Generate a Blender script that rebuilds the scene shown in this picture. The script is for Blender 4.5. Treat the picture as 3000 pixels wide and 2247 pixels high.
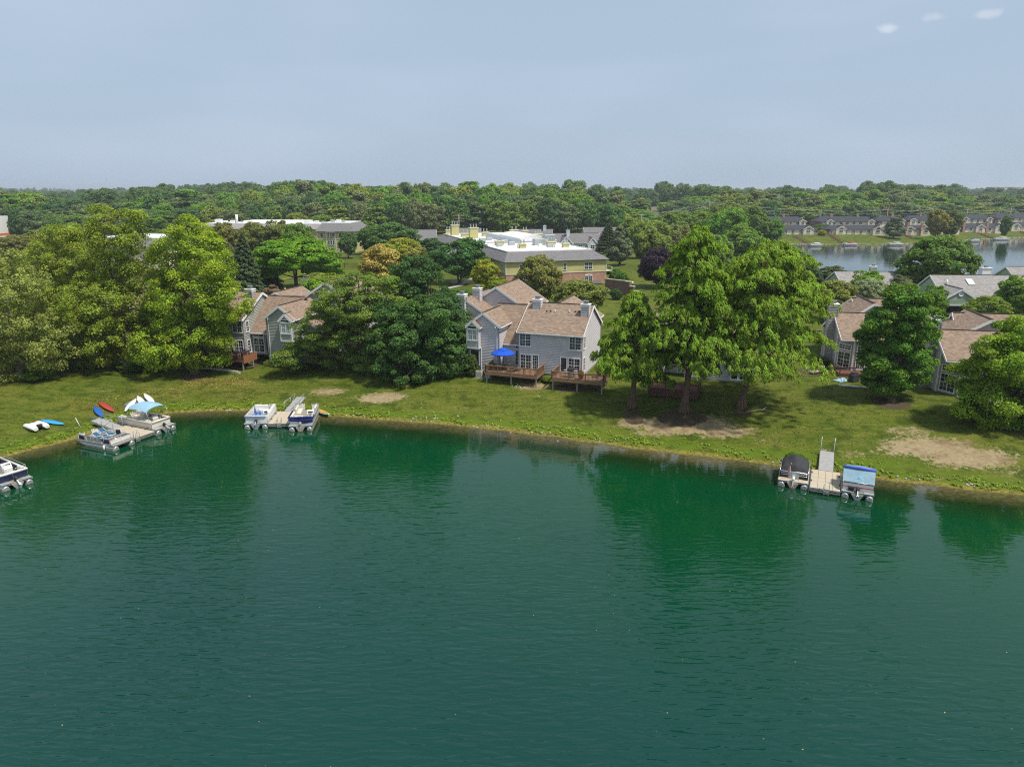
import bpy, math, random
import numpy as np
from mathutils import Vector, Matrix

# ------------------------------------------------------------------ scene, camera, sky, sun, exposure
for o in list(bpy.data.objects):
    bpy.data.objects.remove(o, do_unlink=True)
SC = bpy.context.scene
COL = SC.collection
PI = math.pi
R = math.radians
CAM_H, FPX, CX, CY, YH = 25.0, 2081.0, 1500.0, 1123.5, 553.0
PITCH = math.atan((CY - YH) / FPX)
cam = bpy.data.cameras.new('camera')
cam.sensor_width = 36.0
cam.lens = 36.0 * FPX / 3000.0
cam.clip_start, cam.clip_end = 0.5, 20000.0
cam_ob = bpy.data.objects.new('camera', cam)
COL.objects.link(cam_ob)
cam_ob.location = (0, 0, CAM_H)
cam_ob.rotation_euler = (PI / 2 - PITCH, 0, 0)
SC.camera = cam_ob

SUN_DIR = Vector((0.40, -0.24, 0.88)).normalized()      # towards the sun
SUN_EL = math.asin(SUN_DIR.z)
SUN_AZ = math.atan2(SUN_DIR.x, SUN_DIR.y)

world = bpy.data.worlds.new('World')
SC.world = world
world.use_nodes = True
wn = world.node_tree.nodes
wl = world.node_tree.links
wn.clear()
w_out = wn.new('ShaderNodeOutputWorld')
w_bg = wn.new('ShaderNodeBackground')
w_sky = wn.new('ShaderNodeTexSky')
w_sky.sky_type = 'NISHITA'
w_sky.sun_disc = False
w_sky.sun_elevation = SUN_EL
w_sky.sun_rotation = SUN_AZ
w_sky.altitude = 240.0
w_sky.air_density = 1.0
w_sky.dust_density = 2.5
w_sky.ozone_density = 1.0
w_bg.inputs['Strength'].default_value = 0.10


def wnode(kind, **kw):
    n = wn.new(kind)
    for k, v in kw.items():
        setattr(n, k, v)
    return n


# an even summer haze over the whole sky
w_mix = wnode('ShaderNodeMix', data_type='RGBA')
w_mix.inputs['Factor'].default_value = 0.86
w_mix.inputs['B'].default_value = (3.5, 4.42, 5.55, 1)
wl.new(w_sky.outputs['Color'], w_mix.inputs['A'])
# thin high cloud everywhere, and a few small fair-weather puffs
w_tc = wnode('ShaderNodeTexCoord')
w_map = wnode('ShaderNodeMapping')
w_map.inputs['Scale'].default_value = (1.6, 1.6, 7.0)
wl.new(w_tc.outputs['Generated'], w_map.inputs['Vector'])
w_no = wnode('ShaderNodeTexNoise')
w_no.inputs['Scale'].default_value = 1.7
w_no.inputs['Detail'].default_value = 2
wl.new(w_map.outputs['Vector'], w_no.inputs['Vector'])
w_mr = wnode('ShaderNodeMapRange')
w_mr.inputs['From Min'].default_value = 0.42
w_mr.inputs['From Max'].default_value = 0.75
w_mr.inputs['To Max'].default_value = 0.22
wl.new(w_no.outputs['Fac'], w_mr.inputs['Value'])
w_mix2 = wnode('ShaderNodeMix', data_type='RGBA')
w_mix2.inputs['B'].default_value = (5.3, 6.0, 7.2, 1)
wl.new(w_mr.outputs['Result'], w_mix2.inputs['Factor'])
wl.new(w_mix.outputs['Result'], w_mix2.inputs['A'])
prev = w_mix2.outputs['Result']


def px_ray(x, y):
    a = (x - CX) / FPX
    b = (CY - y) / FPX
    return Vector((a, math.cos(PITCH) + b * math.sin(PITCH), -math.sin(PITCH) + b * math.cos(PITCH)))


nz = wnode('ShaderNodeTexNoise')
nz.inputs['Scale'].default_value = 60
nz.inputs['Detail'].default_value = 3
wl.new(w_tc.outputs['Generated'], nz.inputs['Vector'])
for (cx_, cy_, sx_, sz_, am) in ((2598, 84, 28, 11, .42), (2738, 52, 28, 10, .20), (2900, 42, 32, 11, .30)):
    d = px_ray(cx_, cy_).normalized()
    right = Vector((d.y, -d.x, 0)).normalized()
    up = right.cross(d)
    dots = []
    for axis, s in ((right, sx_ / FPX), (up, sz_ / FPX)):
        dt = wnode('ShaderNodeVectorMath', operation='DOT_PRODUCT')
        dt.inputs[1].default_value = axis
        wl.new(w_tc.outputs['Generated'], dt.inputs[0])
        dv = wnode('ShaderNodeMath', operation='DIVIDE')
        dv.inputs[1].default_value = s
        wl.new(dt.outputs['Value'], dv.inputs[0])
        pw = wnode('ShaderNodeMath', operation='POWER')
        pw.inputs[1].default_value = 2
        wl.new(dv.outputs[0], pw.inputs[0])
        dots.append(pw)
    ad = wnode('ShaderNodeMath', operation='ADD')
    wl.new(dots[0].outputs[0], ad.inputs[0])
    wl.new(dots[1].outputs[0], ad.inputs[1])
    nm = wnode('ShaderNodeMath', operation='MULTIPLY_ADD')
    nm.inputs[1].default_value = 3.2
    wl.new(nz.outputs['Fac'], nm.inputs[0])
    wl.new(ad.outputs[0], nm.inputs[2])
    mr = wnode('ShaderNodeMapRange', interpolation_type='SMOOTHSTEP')
    mr.inputs['From Min'].default_value = 2.9
    mr.inputs['From Max'].default_value = 1.2
    mr.inputs['To Min'].default_value = 0
    mr.inputs['To Max'].default_value = am
    wl.new(nm.outputs[0], mr.inputs['Value'])
    # only on the side of the sky the puff stands in
    dt = wnode('ShaderNodeVectorMath', operation='DOT_PRODUCT')
    dt.inputs[1].default_value = d
    wl.new(w_tc.outputs['Generated'], dt.inputs[0])
    gt = wnode('ShaderNodeMath', operation='GREATER_THAN')
    gt.inputs[1].default_value = 0.3
    wl.new(dt.outputs['Value'], gt.inputs[0])
    ml = wnode('ShaderNodeMath', operation='MULTIPLY')
    wl.new(mr.outputs['Result'], ml.inputs[0])
    wl.new(gt.outputs[0], ml.inputs[1])
    mx = wnode('ShaderNodeMix', data_type='RGBA')
    mx.inputs['B'].default_value = (7.6, 7.6, 8.0, 1)
    wl.new(ml.outputs[0], mx.inputs['Factor'])
    wl.new(prev, mx.inputs['A'])
    prev = mx.outputs['Result']
wl.new(prev, w_bg.inputs['Color'])
wl.new(w_bg.outputs['Background'], w_out.inputs['Surface'])

sun = bpy.data.lights.new('sun', 'SUN')
sun.energy = 3.6
sun.angle = R(4.5)
sun.color = (1.0, 0.95, 0.86)
sun_ob = bpy.data.objects.new('sun', sun)
COL.objects.link(sun_ob)
sun_ob.rotation_euler = (-SUN_DIR).to_track_quat('-Z', 'Y').to_euler()

SC.view_settings.view_transform = 'Standard'
SC.view_settings.look = 'None'
SC.view_settings.exposure = 0.36
SC.view_settings.gamma = 1.0
SC.render.engine = 'CYCLES'
SC.cycles.use_denoising = False
SC.cycles.filter_width = 1.1
SC.cycles.use_adaptive_sampling = False
SC.cycles.max_bounces = 5
SC.cycles.diffuse_bounces = 2
SC.cycles.glossy_bounces = 3
SC.cycles.transmission_bounces = 3
SC.cycles.transparent_max_bounces = 6
SC.cycles.volume_bounces = 0
SC.cycles.caustics_reflective = False
SC.cycles.caustics_refractive = False
SC.cycles.sample_clamp_indirect = 1.5

rng = np.random.default_rng(7)
rnd = random.Random(11)


# ------------------------------------------------------------------ pixel of the photograph -> place in the world
def at(x, y, z=0.0):
    r = px_ray(x, y)
    t = (z - CAM_H) / r.z
    return Vector((r.x * t, r.y * t, z))


def atY(x, y, Y):
    r = px_ray(x, y)
    t = Y / r.y
    return Vector((r.x * t, Y, CAM_H + r.z * t))


def pxx(x, Y, z):
    """world X of picture column x at distance Y and height z"""
    depth = Y * math.cos(PITCH) + (CAM_H - z) * math.sin(PITCH)
    return (x - CX) / FPX * depth


# ------------------------------------------------------------------ land and water outlines
SHORE = [(-400, -260), (-230, -120), (-130, -20), (-84, 28), (-62, 48), (-53, 58), (-49.3, 64.1), (-46.7, 67.4), (-44.7, 70.3), (-43.4, 74.0), (-41.2, 77.0),
         (-38.8, 78.5), (-35.8, 78.9), (-32, 79.3), (-27, 78.7), (-21.5, 77.3), (-10.6, 74.9), (-2.8, 72.9), (4.5, 70), (13.5, 66.3),
         (21.8, 63.4), (24.9, 62.2), (32.8, 59), (38, 57.1), (43.3, 55.4), (58, 50), (85, 42), (130, 24), (210, -40), (400, -260)]
FARLAKE = [(78, 285), (86, 301), (100, 314.6), (124, 332), (136, 334), (153, 332), (179, 334), (217, 354), (246, 371), (270, 381), (330, 398), (520, 440),
           (700, 330), (520, 250), (300, 205), (200, 182), (130, 176), (95, 182), (72, 205), (64, 240)]
POND = [(-62, 186), (-52, 182), (-40, 180), (-33, 184), (-31, 192), (-36, 200), (-48, 203), (-60, 198)]


def seg_dist(px, py, pts, closed):
    P = np.array(pts, float)
    A = P if closed else P[:-1]
    B = np.roll(P, -1, 0) if closed else P[1:]
    best = np.full(px.shape, 1e9)
    inside = np.zeros(px.shape, bool)
    for a, b in zip(A, B):
        ab = b - a
        L = ab @ ab
        t = np.clip(((px - a[0]) * ab[0] + (py - a[1]) * ab[1]) / L, 0, 1)
        best = np.minimum(best, np.hypot(px - a[0] - t * ab[0], py - a[1] - t * ab[1]))
    for a, b in zip(P, np.roll(P, -1, 0)):
        c = ((a[1] > py) != (b[1] > py))
        with np.errstate(divide='ignore', invalid='ignore'):
            xi = a[0] + (py - a[1]) * (b[0] - a[0]) / (b[1] - a[1] if b[1] != a[1] else 1e-9)
        inside ^= (c & (px < xi))
    return np.where(inside, -best, best)


def d_near(x, y):
    return seg_dist(np.asarray(x, float), np.asarray(y, float), SHORE, True)


def d_far(x, y):
    return seg_dist(np.asarray(x, float), np.asarray(y, float), FARLAKE, True)


def d_pond(x, y):
    return seg_dist(np.asarray(x, float), np.asarray(y, float), POND, True)


def sstep(a, b, v):
    t = np.clip((v - a) / (b - a), 0, 1)
    return t * t * (3 - 2 * t)


def wob(x, y):
    return (np.sin(x * .71 + 1.3 * np.sin(y * .37)) + np.sin(y * .83 + 1.7 * np.sin(x * .29 + 1)) + .6 * np.sin(x * 2.1 + y * 1.7)) / 2.6


def prof(d, rise, run):
    up = .22 * (1 - np.exp(-np.maximum(d, 0) / .35)) + rise * np.clip(d / run, 0, 1) ** .92
    return np.where(d > 0, up, np.maximum(d * .13, -3.0))


def ground(x, y):
    x = np.asarray(x, float)
    y = np.asarray(y, float)
    w = wob(x * 1.6, y * 1.6)
    dn = d_near(x, y) + .28 * w
    z = prof(dn, 2.1, 19.0) + .55 * sstep(19, 80, dn)
    z = np.minimum(z, prof(d_far(x, y) + .5 * w, 3.0, 30.0))
    dp = d_pond(x, y)
    z = np.where(z > 1.0, np.minimum(z, np.where(dp > 0, 1.5 + .35 * dp, 1.5 + .3 * np.maximum(dp, -4))), z)
    z = z + .07 * wob(x * .35, y * .35) * sstep(3, 12, dn)
    # the bank that rises beside the brick apartment house
    z = z + 1.6 * np.exp(-(((x - 42) / 16) ** 2 + ((y - 205) / 30) ** 2)) * sstep(4, 20, d_far(x, y))
    return z


def gz(x, y):
    return float(ground(np.array([x]), np.array([y]))[0])


def onground(px, py):
    """place on the ground that shows at this pixel of the photograph"""
    r = px_ray(px, py)
    t = np.linspace(20, 900, 4000)
    X, Y, Z = r.x * t, r.y * t, CAM_H + r.z * t
    g = ground(X, Y)
    g = np.maximum(g, 0)
    i = int(np.argmax(Z < g))
    t0, t1 = t[max(i - 1, 0)], t[i]
    f0, f1 = Z[max(i - 1, 0)] - g[max(i - 1, 0)], Z[i] - g[i]
    k = t0 + (t1 - t0) * (f0 / (f0 - f1) if f0 != f1 else 0)
    return Vector((r.x * k, r.y * k, gz(r.x * k, r.y * k)))


# ------------------------------------------------------------------ objects
def tag(o, label=None, cat=None, group=None, kind=None):
    if label:
        o['label'] = label
    if cat:
        o['category'] = cat
    if group:
        o['group'] = group
    if kind:
        o['kind'] = kind
    return o


def empty(name, loc, rz=0.0, label=None, cat=None, group=None):
    o = bpy.data.objects.new(name, None)
    o.empty_display_size = .3
    COL.objects.link(o)
    o.location = loc
    o.rotation_euler = (0, 0, rz)
    return tag(o, label, cat, group)


def put(name, me, parent=None, loc=(0, 0, 0), rot=(0, 0, 0), scale=None):
    o = bpy.data.objects.new(name, me)
    COL.objects.link(o)
    o.location = loc
    o.rotation_euler = rot
    if scale is not None:
        o.scale = scale if hasattr(scale, '__len__') else (scale,) * 3
    o.parent = parent
    return o


class MB:
    """collects shapes for ONE mesh"""

    def __init__(s):
        s.v, s.f, s.m, s.uv, s.sm = [], [], [], [], []
        s.M = Matrix.Identity(4)
        s.mi = 0

    def face(s, pts, uv=None, smooth=False):
        n = len(s.v)
        s.v += [tuple(s.M @ Vector(p)) for p in pts]
        s.f.append(tuple(range(n, n + len(pts))))
        s.m.append(s.mi)
        s.uv.append(uv)
        s.sm.append(smooth)

    def grid(s, vs, faces, smooth=False):
        n = len(s.v)
        s.v += [tuple(s.M @ Vector(p)) for p in vs]
        for f in faces:
            s.f.append(tuple(n + i for i in f))
            s.m.append(s.mi)
            s.uv.append(None)
            s.sm.append(smooth)

    def box(s, x0, x1, y0, y1, z0, z1, bev=0.0):
        if x1 < x0: x0, x1 = x1, x0
        if y1 < y0: y0, y1 = y1, y0
        if z1 < z0: z0, z1 = z1, z0
        b = min(bev, .45 * min(x1 - x0, y1 - y0, z1 - z0))
        if b <= 0:
            vs = [(x, y, z) for z in (z0, z1) for y in (y0, y1) for x in (x0, x1)]
            s.grid(vs, [(0, 2, 3, 1), (4, 5, 7, 6), (0, 1, 5, 4), (2, 6, 7, 3), (0, 4, 6, 2), (1, 3, 7, 5)])
            return
        # chamfered box: octagonal rings
        def ring(z, i):
            return [(x0 + b + i, y0 + i, z), (x1 - b - i, y0 + i, z), (x1 - i, y0 + b + i, z), (x1 - i, y1 - b - i, z), (x1 - b - i, y1 - i, z), (x0 + b + i, y1 - i, z),
                    (x0 + i, y1 - b - i, z), (x0 + i, y0 + b + i, z)]
        h = b * .5
        rings = [ring(z0, h), ring(z0 + b, 0), ring(z1 - b, 0), ring(z1, h)]
        vs = [p for r_ in rings for p in r_]
        fs = [tuple(range(7, -1, -1)), tuple(range(24, 32))]
        for k in range(3):
            for i in range(8):
                j = (i + 1) % 8
                fs.append((k * 8 + i, k * 8 + j, k * 8 + 8 + j, k * 8 + 8 + i))
        s.grid(vs, fs)

    def tube(s, pts, r, n=8, caps=True, smooth=True):
        pts = [Vector(p) for p in pts]
        rs = r if hasattr(r, '__len__') else [r] * len(pts)
        vs = []
        ref = None
        for i, p in enumerate(pts):
            a = pts[max(i - 1, 0)]
            b = pts[min(i + 1, len(pts) - 1)]
            t = (b - a)
            t = t.normalized() if t.length > 1e-9 else Vector((0, 0, 1))
            if ref is None:
                ref = Vector((0, 0, 1)) if abs(t.z) < .9 else Vector((1, 0, 0))
            u = t.cross(ref)
            if u.length < 1e-6:
                u = t.orthogonal()
            u.normalize()
            w = u.cross(t).normalized()
            ref = w
            for k in range(n):
                a_ = 2 * PI * k / n
                vs.append(p + (u * math.cos(a_) + w * math.sin(a_)) * rs[i])
        fs = []
        for i in range(len(pts) - 1):
            for k in range(n):
                j = (k + 1) % n
                fs.append((i * n + k, i * n + j, (i + 1) * n + j, (i + 1) * n + k))
        s.grid(vs, fs, smooth)
        if caps:
            m = len(pts) - 1
            s.face_idx_off(len(s.v) - len(vs), tuple(range(n - 1, -1, -1)))
            s.face_idx_off(len(s.v) - len(vs), tuple(m * n + k for k in range(n)))

    def face_idx_off(s, off, idx):
        s.f.append(tuple(off + i for i in idx))
        s.m.append(s.mi)
        s.uv.append(None)
        s.sm.append(False)

    def loft(s, rings, closed=True, caps=True, smooth=True):
        n = len(rings[0])
        vs = [p for r_ in rings for p in r_]
        fs = []
        for i in range(len(rings) - 1):
            for k in range(n if closed else n - 1):
                j = (k + 1) % n
                fs.append((i * n + k, i * n + j, (i + 1) * n + j, (i + 1) * n + k))
        off = len(s.v)
        s.grid(vs, fs, smooth)
        if caps and closed:
            s.face_idx_off(off, tuple(range(n - 1, -1, -1)))
            s.face_idx_off(off, tuple((len(rings) - 1) * n + k for k in range(n)))

    def lathe(s, prof_, n=16, c=(0, 0, 0), smooth=True):
        s.loft([[(c[0] + r_ * math.cos(2 * PI * k / n), c[1] + r_ * math.sin(2 * PI * k / n), c[2] + z) for k in range(n)] for r_, z in prof_], smooth=smooth)

    def prism(s, poly, axis, a, b):
        """polygon in the two other axes, swept along axis from a to b"""
        def P(p, t):
            return {'x': (t, p[0], p[1]), 'y': (p[0], t, p[1]), 'z': (p[0], p[1], t)}[axis]
        s.loft([[P(p, a) for p in poly], [P(p, b) for p in poly]], smooth=False)

    def mesh(s, name, *mats):
        me = bpy.data.meshes.new(name)
        me.from_pydata(s.v, [], s.f)
        for m in mats:
            me.materials.append(m)
        if len(mats) > 1:
            me.polygons.foreach_set('material_index', s.m)
        me.polygons.foreach_set('use_smooth', s.sm)
        if any(u is not None for u in s.uv):
            ul = me.uv_layers.new(name='UVMap')
            flat = []
            for f, u in zip(s.f, s.uv):
                for k in range(len(f)):
                    flat += list(u[k]) if u else [0.0, 0.0]
            ul.data.foreach_set('uv', flat)
        me.update()
        return me

    def build(s, name, mat_, parent=None, loc=(0, 0, 0), rot=(0, 0, 0)):
        mats = mat_ if isinstance(mat_, (list, tuple)) else (mat_,)
        return put(name, s.mesh(name, *mats), parent, loc, rot)


# ------------------------------------------------------------------ materials
MATS = {}


def nodes_of(m):
    m.use_nodes = True
    return m.node_tree.nodes, m.node_tree.links


def mat(name, col, rough=.6, spec=.4, metal=0.0, var=.12, scale=3.0, bump=0.0, bscale=30.0, coat=0.0):
    """plain surface with grain: colour broken up by two sizes of noise"""
    if name in MATS:
        return MATS[name]
    m = bpy.data.materials.new(name)
    N, L = nodes_of(m)
    b = N['Principled BSDF']
    b.inputs['Roughness'].default_value = rough
    b.inputs['Specular IOR Level'].default_value = spec
    b.inputs['Metallic'].default_value = metal
    b.inputs['Coat Weight'].default_value = coat
    if var > 0:
        tc = N.new('ShaderNodeTexCoord')
        n1 = N.new('ShaderNodeTexNoise')
        n1.inputs['Scale'].default_value = scale
        n1.inputs['Detail'].default_value = 6
        n1.inputs['Roughness'].default_value = .65
        L.new(tc.outputs['Object'], n1.inputs['Vector'])
        mr = N.new('ShaderNodeMapRange')
        mr.inputs['From Min'].default_value = .3
        mr.inputs['From Max'].default_value = .7
        mr.inputs['To Min'].default_value = 1 - var
        mr.inputs['To Max'].default_value = 1 + var
        L.new(n1.outputs['Fac'], mr.inputs['Value'])
        hs = N.new('ShaderNodeHueSaturation')
        hs.inputs['Color'].default_value = (*col, 1)
        L.new(mr.outputs['Result'], hs.inputs['Value'])
        L.new(hs.outputs['Color'], b.inputs['Base Color'])
        if bump > 0:
            n2 = N.new('ShaderNodeTexNoise')
            n2.inputs['Scale'].default_value = bscale
            n2.inputs['Detail'].default_value = 4
            L.new(tc.outputs['Object'], n2.inputs['Vector'])
            bp = N.new('ShaderNodeBump')
            bp.inputs['Strength'].default_value = bump
            bp.inputs['Distance'].default_value = .05
            L.new(n2.outputs['Fac'], bp.inputs['Height'])
            L.new(bp.outputs['Normal'], b.inputs['Normal'])
    else:
        b.inputs['Base Color'].default_value = (*col, 1)
    MATS[name] = m
    return m


def shingle(name, col, var=.22, row=.16, w=.34):
    """asphalt shingles: UV runs along the eave and up the slope"""
    m = bpy.data.materials.new(name)
    N, L = nodes_of(m)
    b = N['Principled BSDF']
    b.inputs['Roughness'].default_value = .9
    b.inputs['Specular IOR Level'].default_value = .2
    uv = N.new('ShaderNodeUVMap')
    br = N.new('ShaderNodeTexBrick')
    br.inputs['Scale'].default_value = 1.0
    br.inputs['Brick Width'].default_value = w
    br.inputs['Row Height'].default_value = row
    br.inputs['Mortar Size'].default_value = .008
    br.inputs['Color1'].default_value = (*[c * (1 - var) for c in col], 1)
    br.inputs['Color2'].default_value = (*[min(1, c * (1 + var)) for c in col], 1)
    br.inputs['Mortar'].default_value = (*[c * .6 for c in col], 1)
    L.new(uv.outputs['UV'], br.inputs['Vector'])
    mp = N.new('ShaderNodeMapping')
    mp.inputs['Scale'].default_value = (.5, 2.4, 1)
    L.new(uv.outputs['UV'], mp.inputs['Vector'])
    n = N.new('ShaderNodeTexNoise')
    n.inputs['Scale'].default_value = 1.3
    n.inputs['Detail'].default_value = 7
    n.inputs['Roughness'].default_value = .7
    L.new(mp.outputs['Vector'], n.inputs['Vector'])
    mr = N.new('ShaderNodeMapRange')
    mr.inputs['From Min'].default_value = .3
    mr.inputs['From Max'].default_value = .7
    mr.inputs['To Min'].default_value = .74
    mr.inputs['To Max'].default_value = 1.2
    L.new(n.outputs['Fac'], mr.inputs['Value'])
    hs = N.new('ShaderNodeHueSaturation')
    L.new(br.outputs['Color'], hs.inputs['Color'])
    L.new(mr.outputs['Result'], hs.inputs['Value'])
    L.new(hs.outputs['Color'], b.inputs['Base Color'])
    bp = N.new('ShaderNodeBump')
    bp.inputs['Strength'].default_value = .5
    bp.inputs['Distance'].default_value = .02
    L.new(br.outputs['Fac'], bp.inputs['Height'])
    bp.invert = True
    L.new(bp.outputs['Normal'], b.inputs['Normal'])
    MATS[name] = m
    return m


def brickmat(name, c1, c2, mortar, w=.22, h=.075):
    m = bpy.data.materials.new(name)
    N, L = nodes_of(m)
    b = N['Principled BSDF']
    b.inputs['Roughness'].default_value = .85
    uv = N.new('ShaderNodeUVMap')
    br = N.new('ShaderNodeTexBrick')
    br.inputs['Scale'].default_value = 1
    br.inputs['Brick Width'].default_value = w
    br.inputs['Row Height'].default_value = h
    br.inputs['Mortar Size'].default_value = .008
    br.inputs['Color1'].default_value = (*c1, 1)
    br.inputs['Color2'].default_value = (*c2, 1)
    br.inputs['Mortar'].default_value = (*mortar, 1)
    L.new(uv.outputs['UV'], br.inputs['Vector'])
    n = N.new('ShaderNodeTexNoise')
    n.inputs['Scale'].default_value = 1.1
    n.inputs['Detail'].default_value = 6
    L.new(uv.outputs['UV'], n.inputs['Vector'])
    mr = N.new('ShaderNodeMapRange')
    mr.inputs['From Min'].default_value = .3
    mr.inputs['From Max'].default_value = .7
    mr.inputs['To Min'].default_value = .75
    mr.inputs['To Max'].default_value = 1.2
    L.new(n.outputs['Fac'], mr.inputs['Value'])
    hs = N.new('ShaderNodeHueSaturation')
    L.new(br.outputs['Color'], hs.inputs['Color'])
    L.new(mr.outputs['Result'], hs.inputs['Value'])
    L.new(hs.outputs['Color'], b.inputs['Base Color'])
    MATS[name] = m
    return m


M_WHITE = mat('white_paint', (.78, .77, .75), .5, .4, var=.06)
M_SIDING = mat('lilac_grey_siding', (.55, .52, .525), .7, .3, var=.10, scale=1.4)
M_SIDING_DK = mat('grey_siding_trim', (.30, .28, .28), .7, .3, var=.1)
M_SAGE = mat('sage_grey_siding', (.335, .345, .305), .7, .3, var=.10, scale=1.4)
M_MINT = mat('pale_green_siding', (.36, .45, .31), .7, .3, var=.08, scale=1.4)
M_OLIVE = mat('mustard_siding', (.50, .45, .19), .75, .3, var=.08, scale=1.4)
M_CREAM = mat('cream_siding', (.76, .64, .50), .75, .3, var=.08, scale=1.2)
M_BLUEGREY = mat('blue_grey_siding', (.60, .64, .68), .75, .3, var=.08, scale=1.2)
M_TAUPE = mat('taupe_siding', (.36, .325, .31), .7, .3, var=.10, scale=1.4)
M_ROOF = shingle('brown_shingles', (.285, .205, .150))
M_ROOF_GREY = shingle('grey_shingles', (.19, .18, .18), .18)
M_ROOF_PALE = shingle('pale_grey_shingles', (.30, .28, .265), .18)
M_ROOF_DARK = shingle('dark_slate_shingles', (.055, .058, .070), .2)
M_BRICK = brickmat('red_brick', (.40, .175, .115), (.50, .24, .155), (.46, .37, .30))
M_BRICK_DK = brickmat('brown_brick', (.16, .075, .06), (.22, .11, .085), (.2, .15, .13))
M_GLASS = mat('window_glass', (.018, .026, .03), .06, .9, var=0)
M_CURTAIN = mat('glass_with_pale_curtain', (.33, .37, .36), .10, .8, var=.18, scale=2.2)
M_FLATROOF = mat('white_roof_membrane', (.72, .71, .69), .6, .3, var=.12, scale=.35)
M_DECKWOOD = mat('stained_cedar', (.26, .15, .09), .7, .3, var=.22, scale=2.4)
M_DECKDARK = mat('dark_stained_wood', (.15, .065, .045), .7, .3, var=.22, scale=2.4)
M_GREYWOOD = mat('weathered_timber', (.30, .28, .25), .8, .2, var=.2, scale=3)
M_CONC = mat('concrete', (.36, .35, .32), .85, .2, var=.15, scale=1.5)
M_ALU = mat('aluminium', (.62, .62, .60), .38, .5, .75, var=.10, scale=4)
M_GALV = mat('galvanised_steel', (.46, .49, .48), .5, .5, .5, var=.12, scale=5)
M_TAR = mat('black_rubber', (.02, .02, .022), .6, .4, var=.1)
M_METALCAP = mat('grey_metal_cap', (.28, .29, .29), .5, .5, .5, var=.15)
M_ASPHALT = mat('asphalt', (.07, .07, .072), .9, .2, var=.2, scale=.8)
M_STONE = mat('pale_limestone', (.44, .40, .33), .9, .2, var=.25, scale=4, bump=.5)
# ------------------------------------------------------------------ ground
def nn(N, L, kind, src=None, **inp):
    n = N.new(kind)
    for k, v in inp.items():
        n.inputs[k.replace('_', ' ')].default_value = v
    if src is not None:
        L.new(src, n.inputs[0])
    return n


def math_node(N, L, op, a, b=None, clamp=False):
    n = N.new('ShaderNodeMath')
    n.operation = op
    n.use_clamp = clamp
    for i, v in enumerate((a, b)):
        if v is None:
            continue
        if isinstance(v, (int, float)):
            n.inputs[i].default_value = v
        else:
            L.new(v, n.inputs[i])
    return n.outputs[0]


def mixc(N, L, fac, a, b):
    n = N.new('ShaderNodeMix')
    n.data_type = 'RGBA'
    for sock, v in (('Factor', fac), ('A', a), ('B', b)):
        if isinstance(v, (int, float)):
            n.inputs[sock].default_value = v
        elif isinstance(v, tuple):
            n.inputs[sock].default_value = (*v, 1)
        else:
            L.new(v, n.inputs[sock])
    return n.outputs['Result']


def maprange(N, L, v, a, b, c=0.0, d=1.0, smooth=True):
    n = N.new('ShaderNodeMapRange')
    if smooth:
        n.interpolation_type = 'SMOOTHSTEP'
    n.inputs['From Min'].default_value = a
    n.inputs['From Max'].default_value = b
    n.inputs['To Min'].default_value = c
    n.inputs['To Max'].default_value = d
    L.new(v, n.inputs['Value'])
    return n.outputs['Result']


def noise(N, L, vec, scale, detail=4, rough=.6, dist=0.0):
    n = N.new('ShaderNodeTexNoise')
    n.inputs['Scale'].default_value = scale
    n.inputs['Detail'].default_value = detail
    n.inputs['Roughness'].default_value = rough
    n.inputs['Distortion'].default_value = dist
    L.new(vec, n.inputs['Vector'])
    return n.outputs['Fac']


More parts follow.
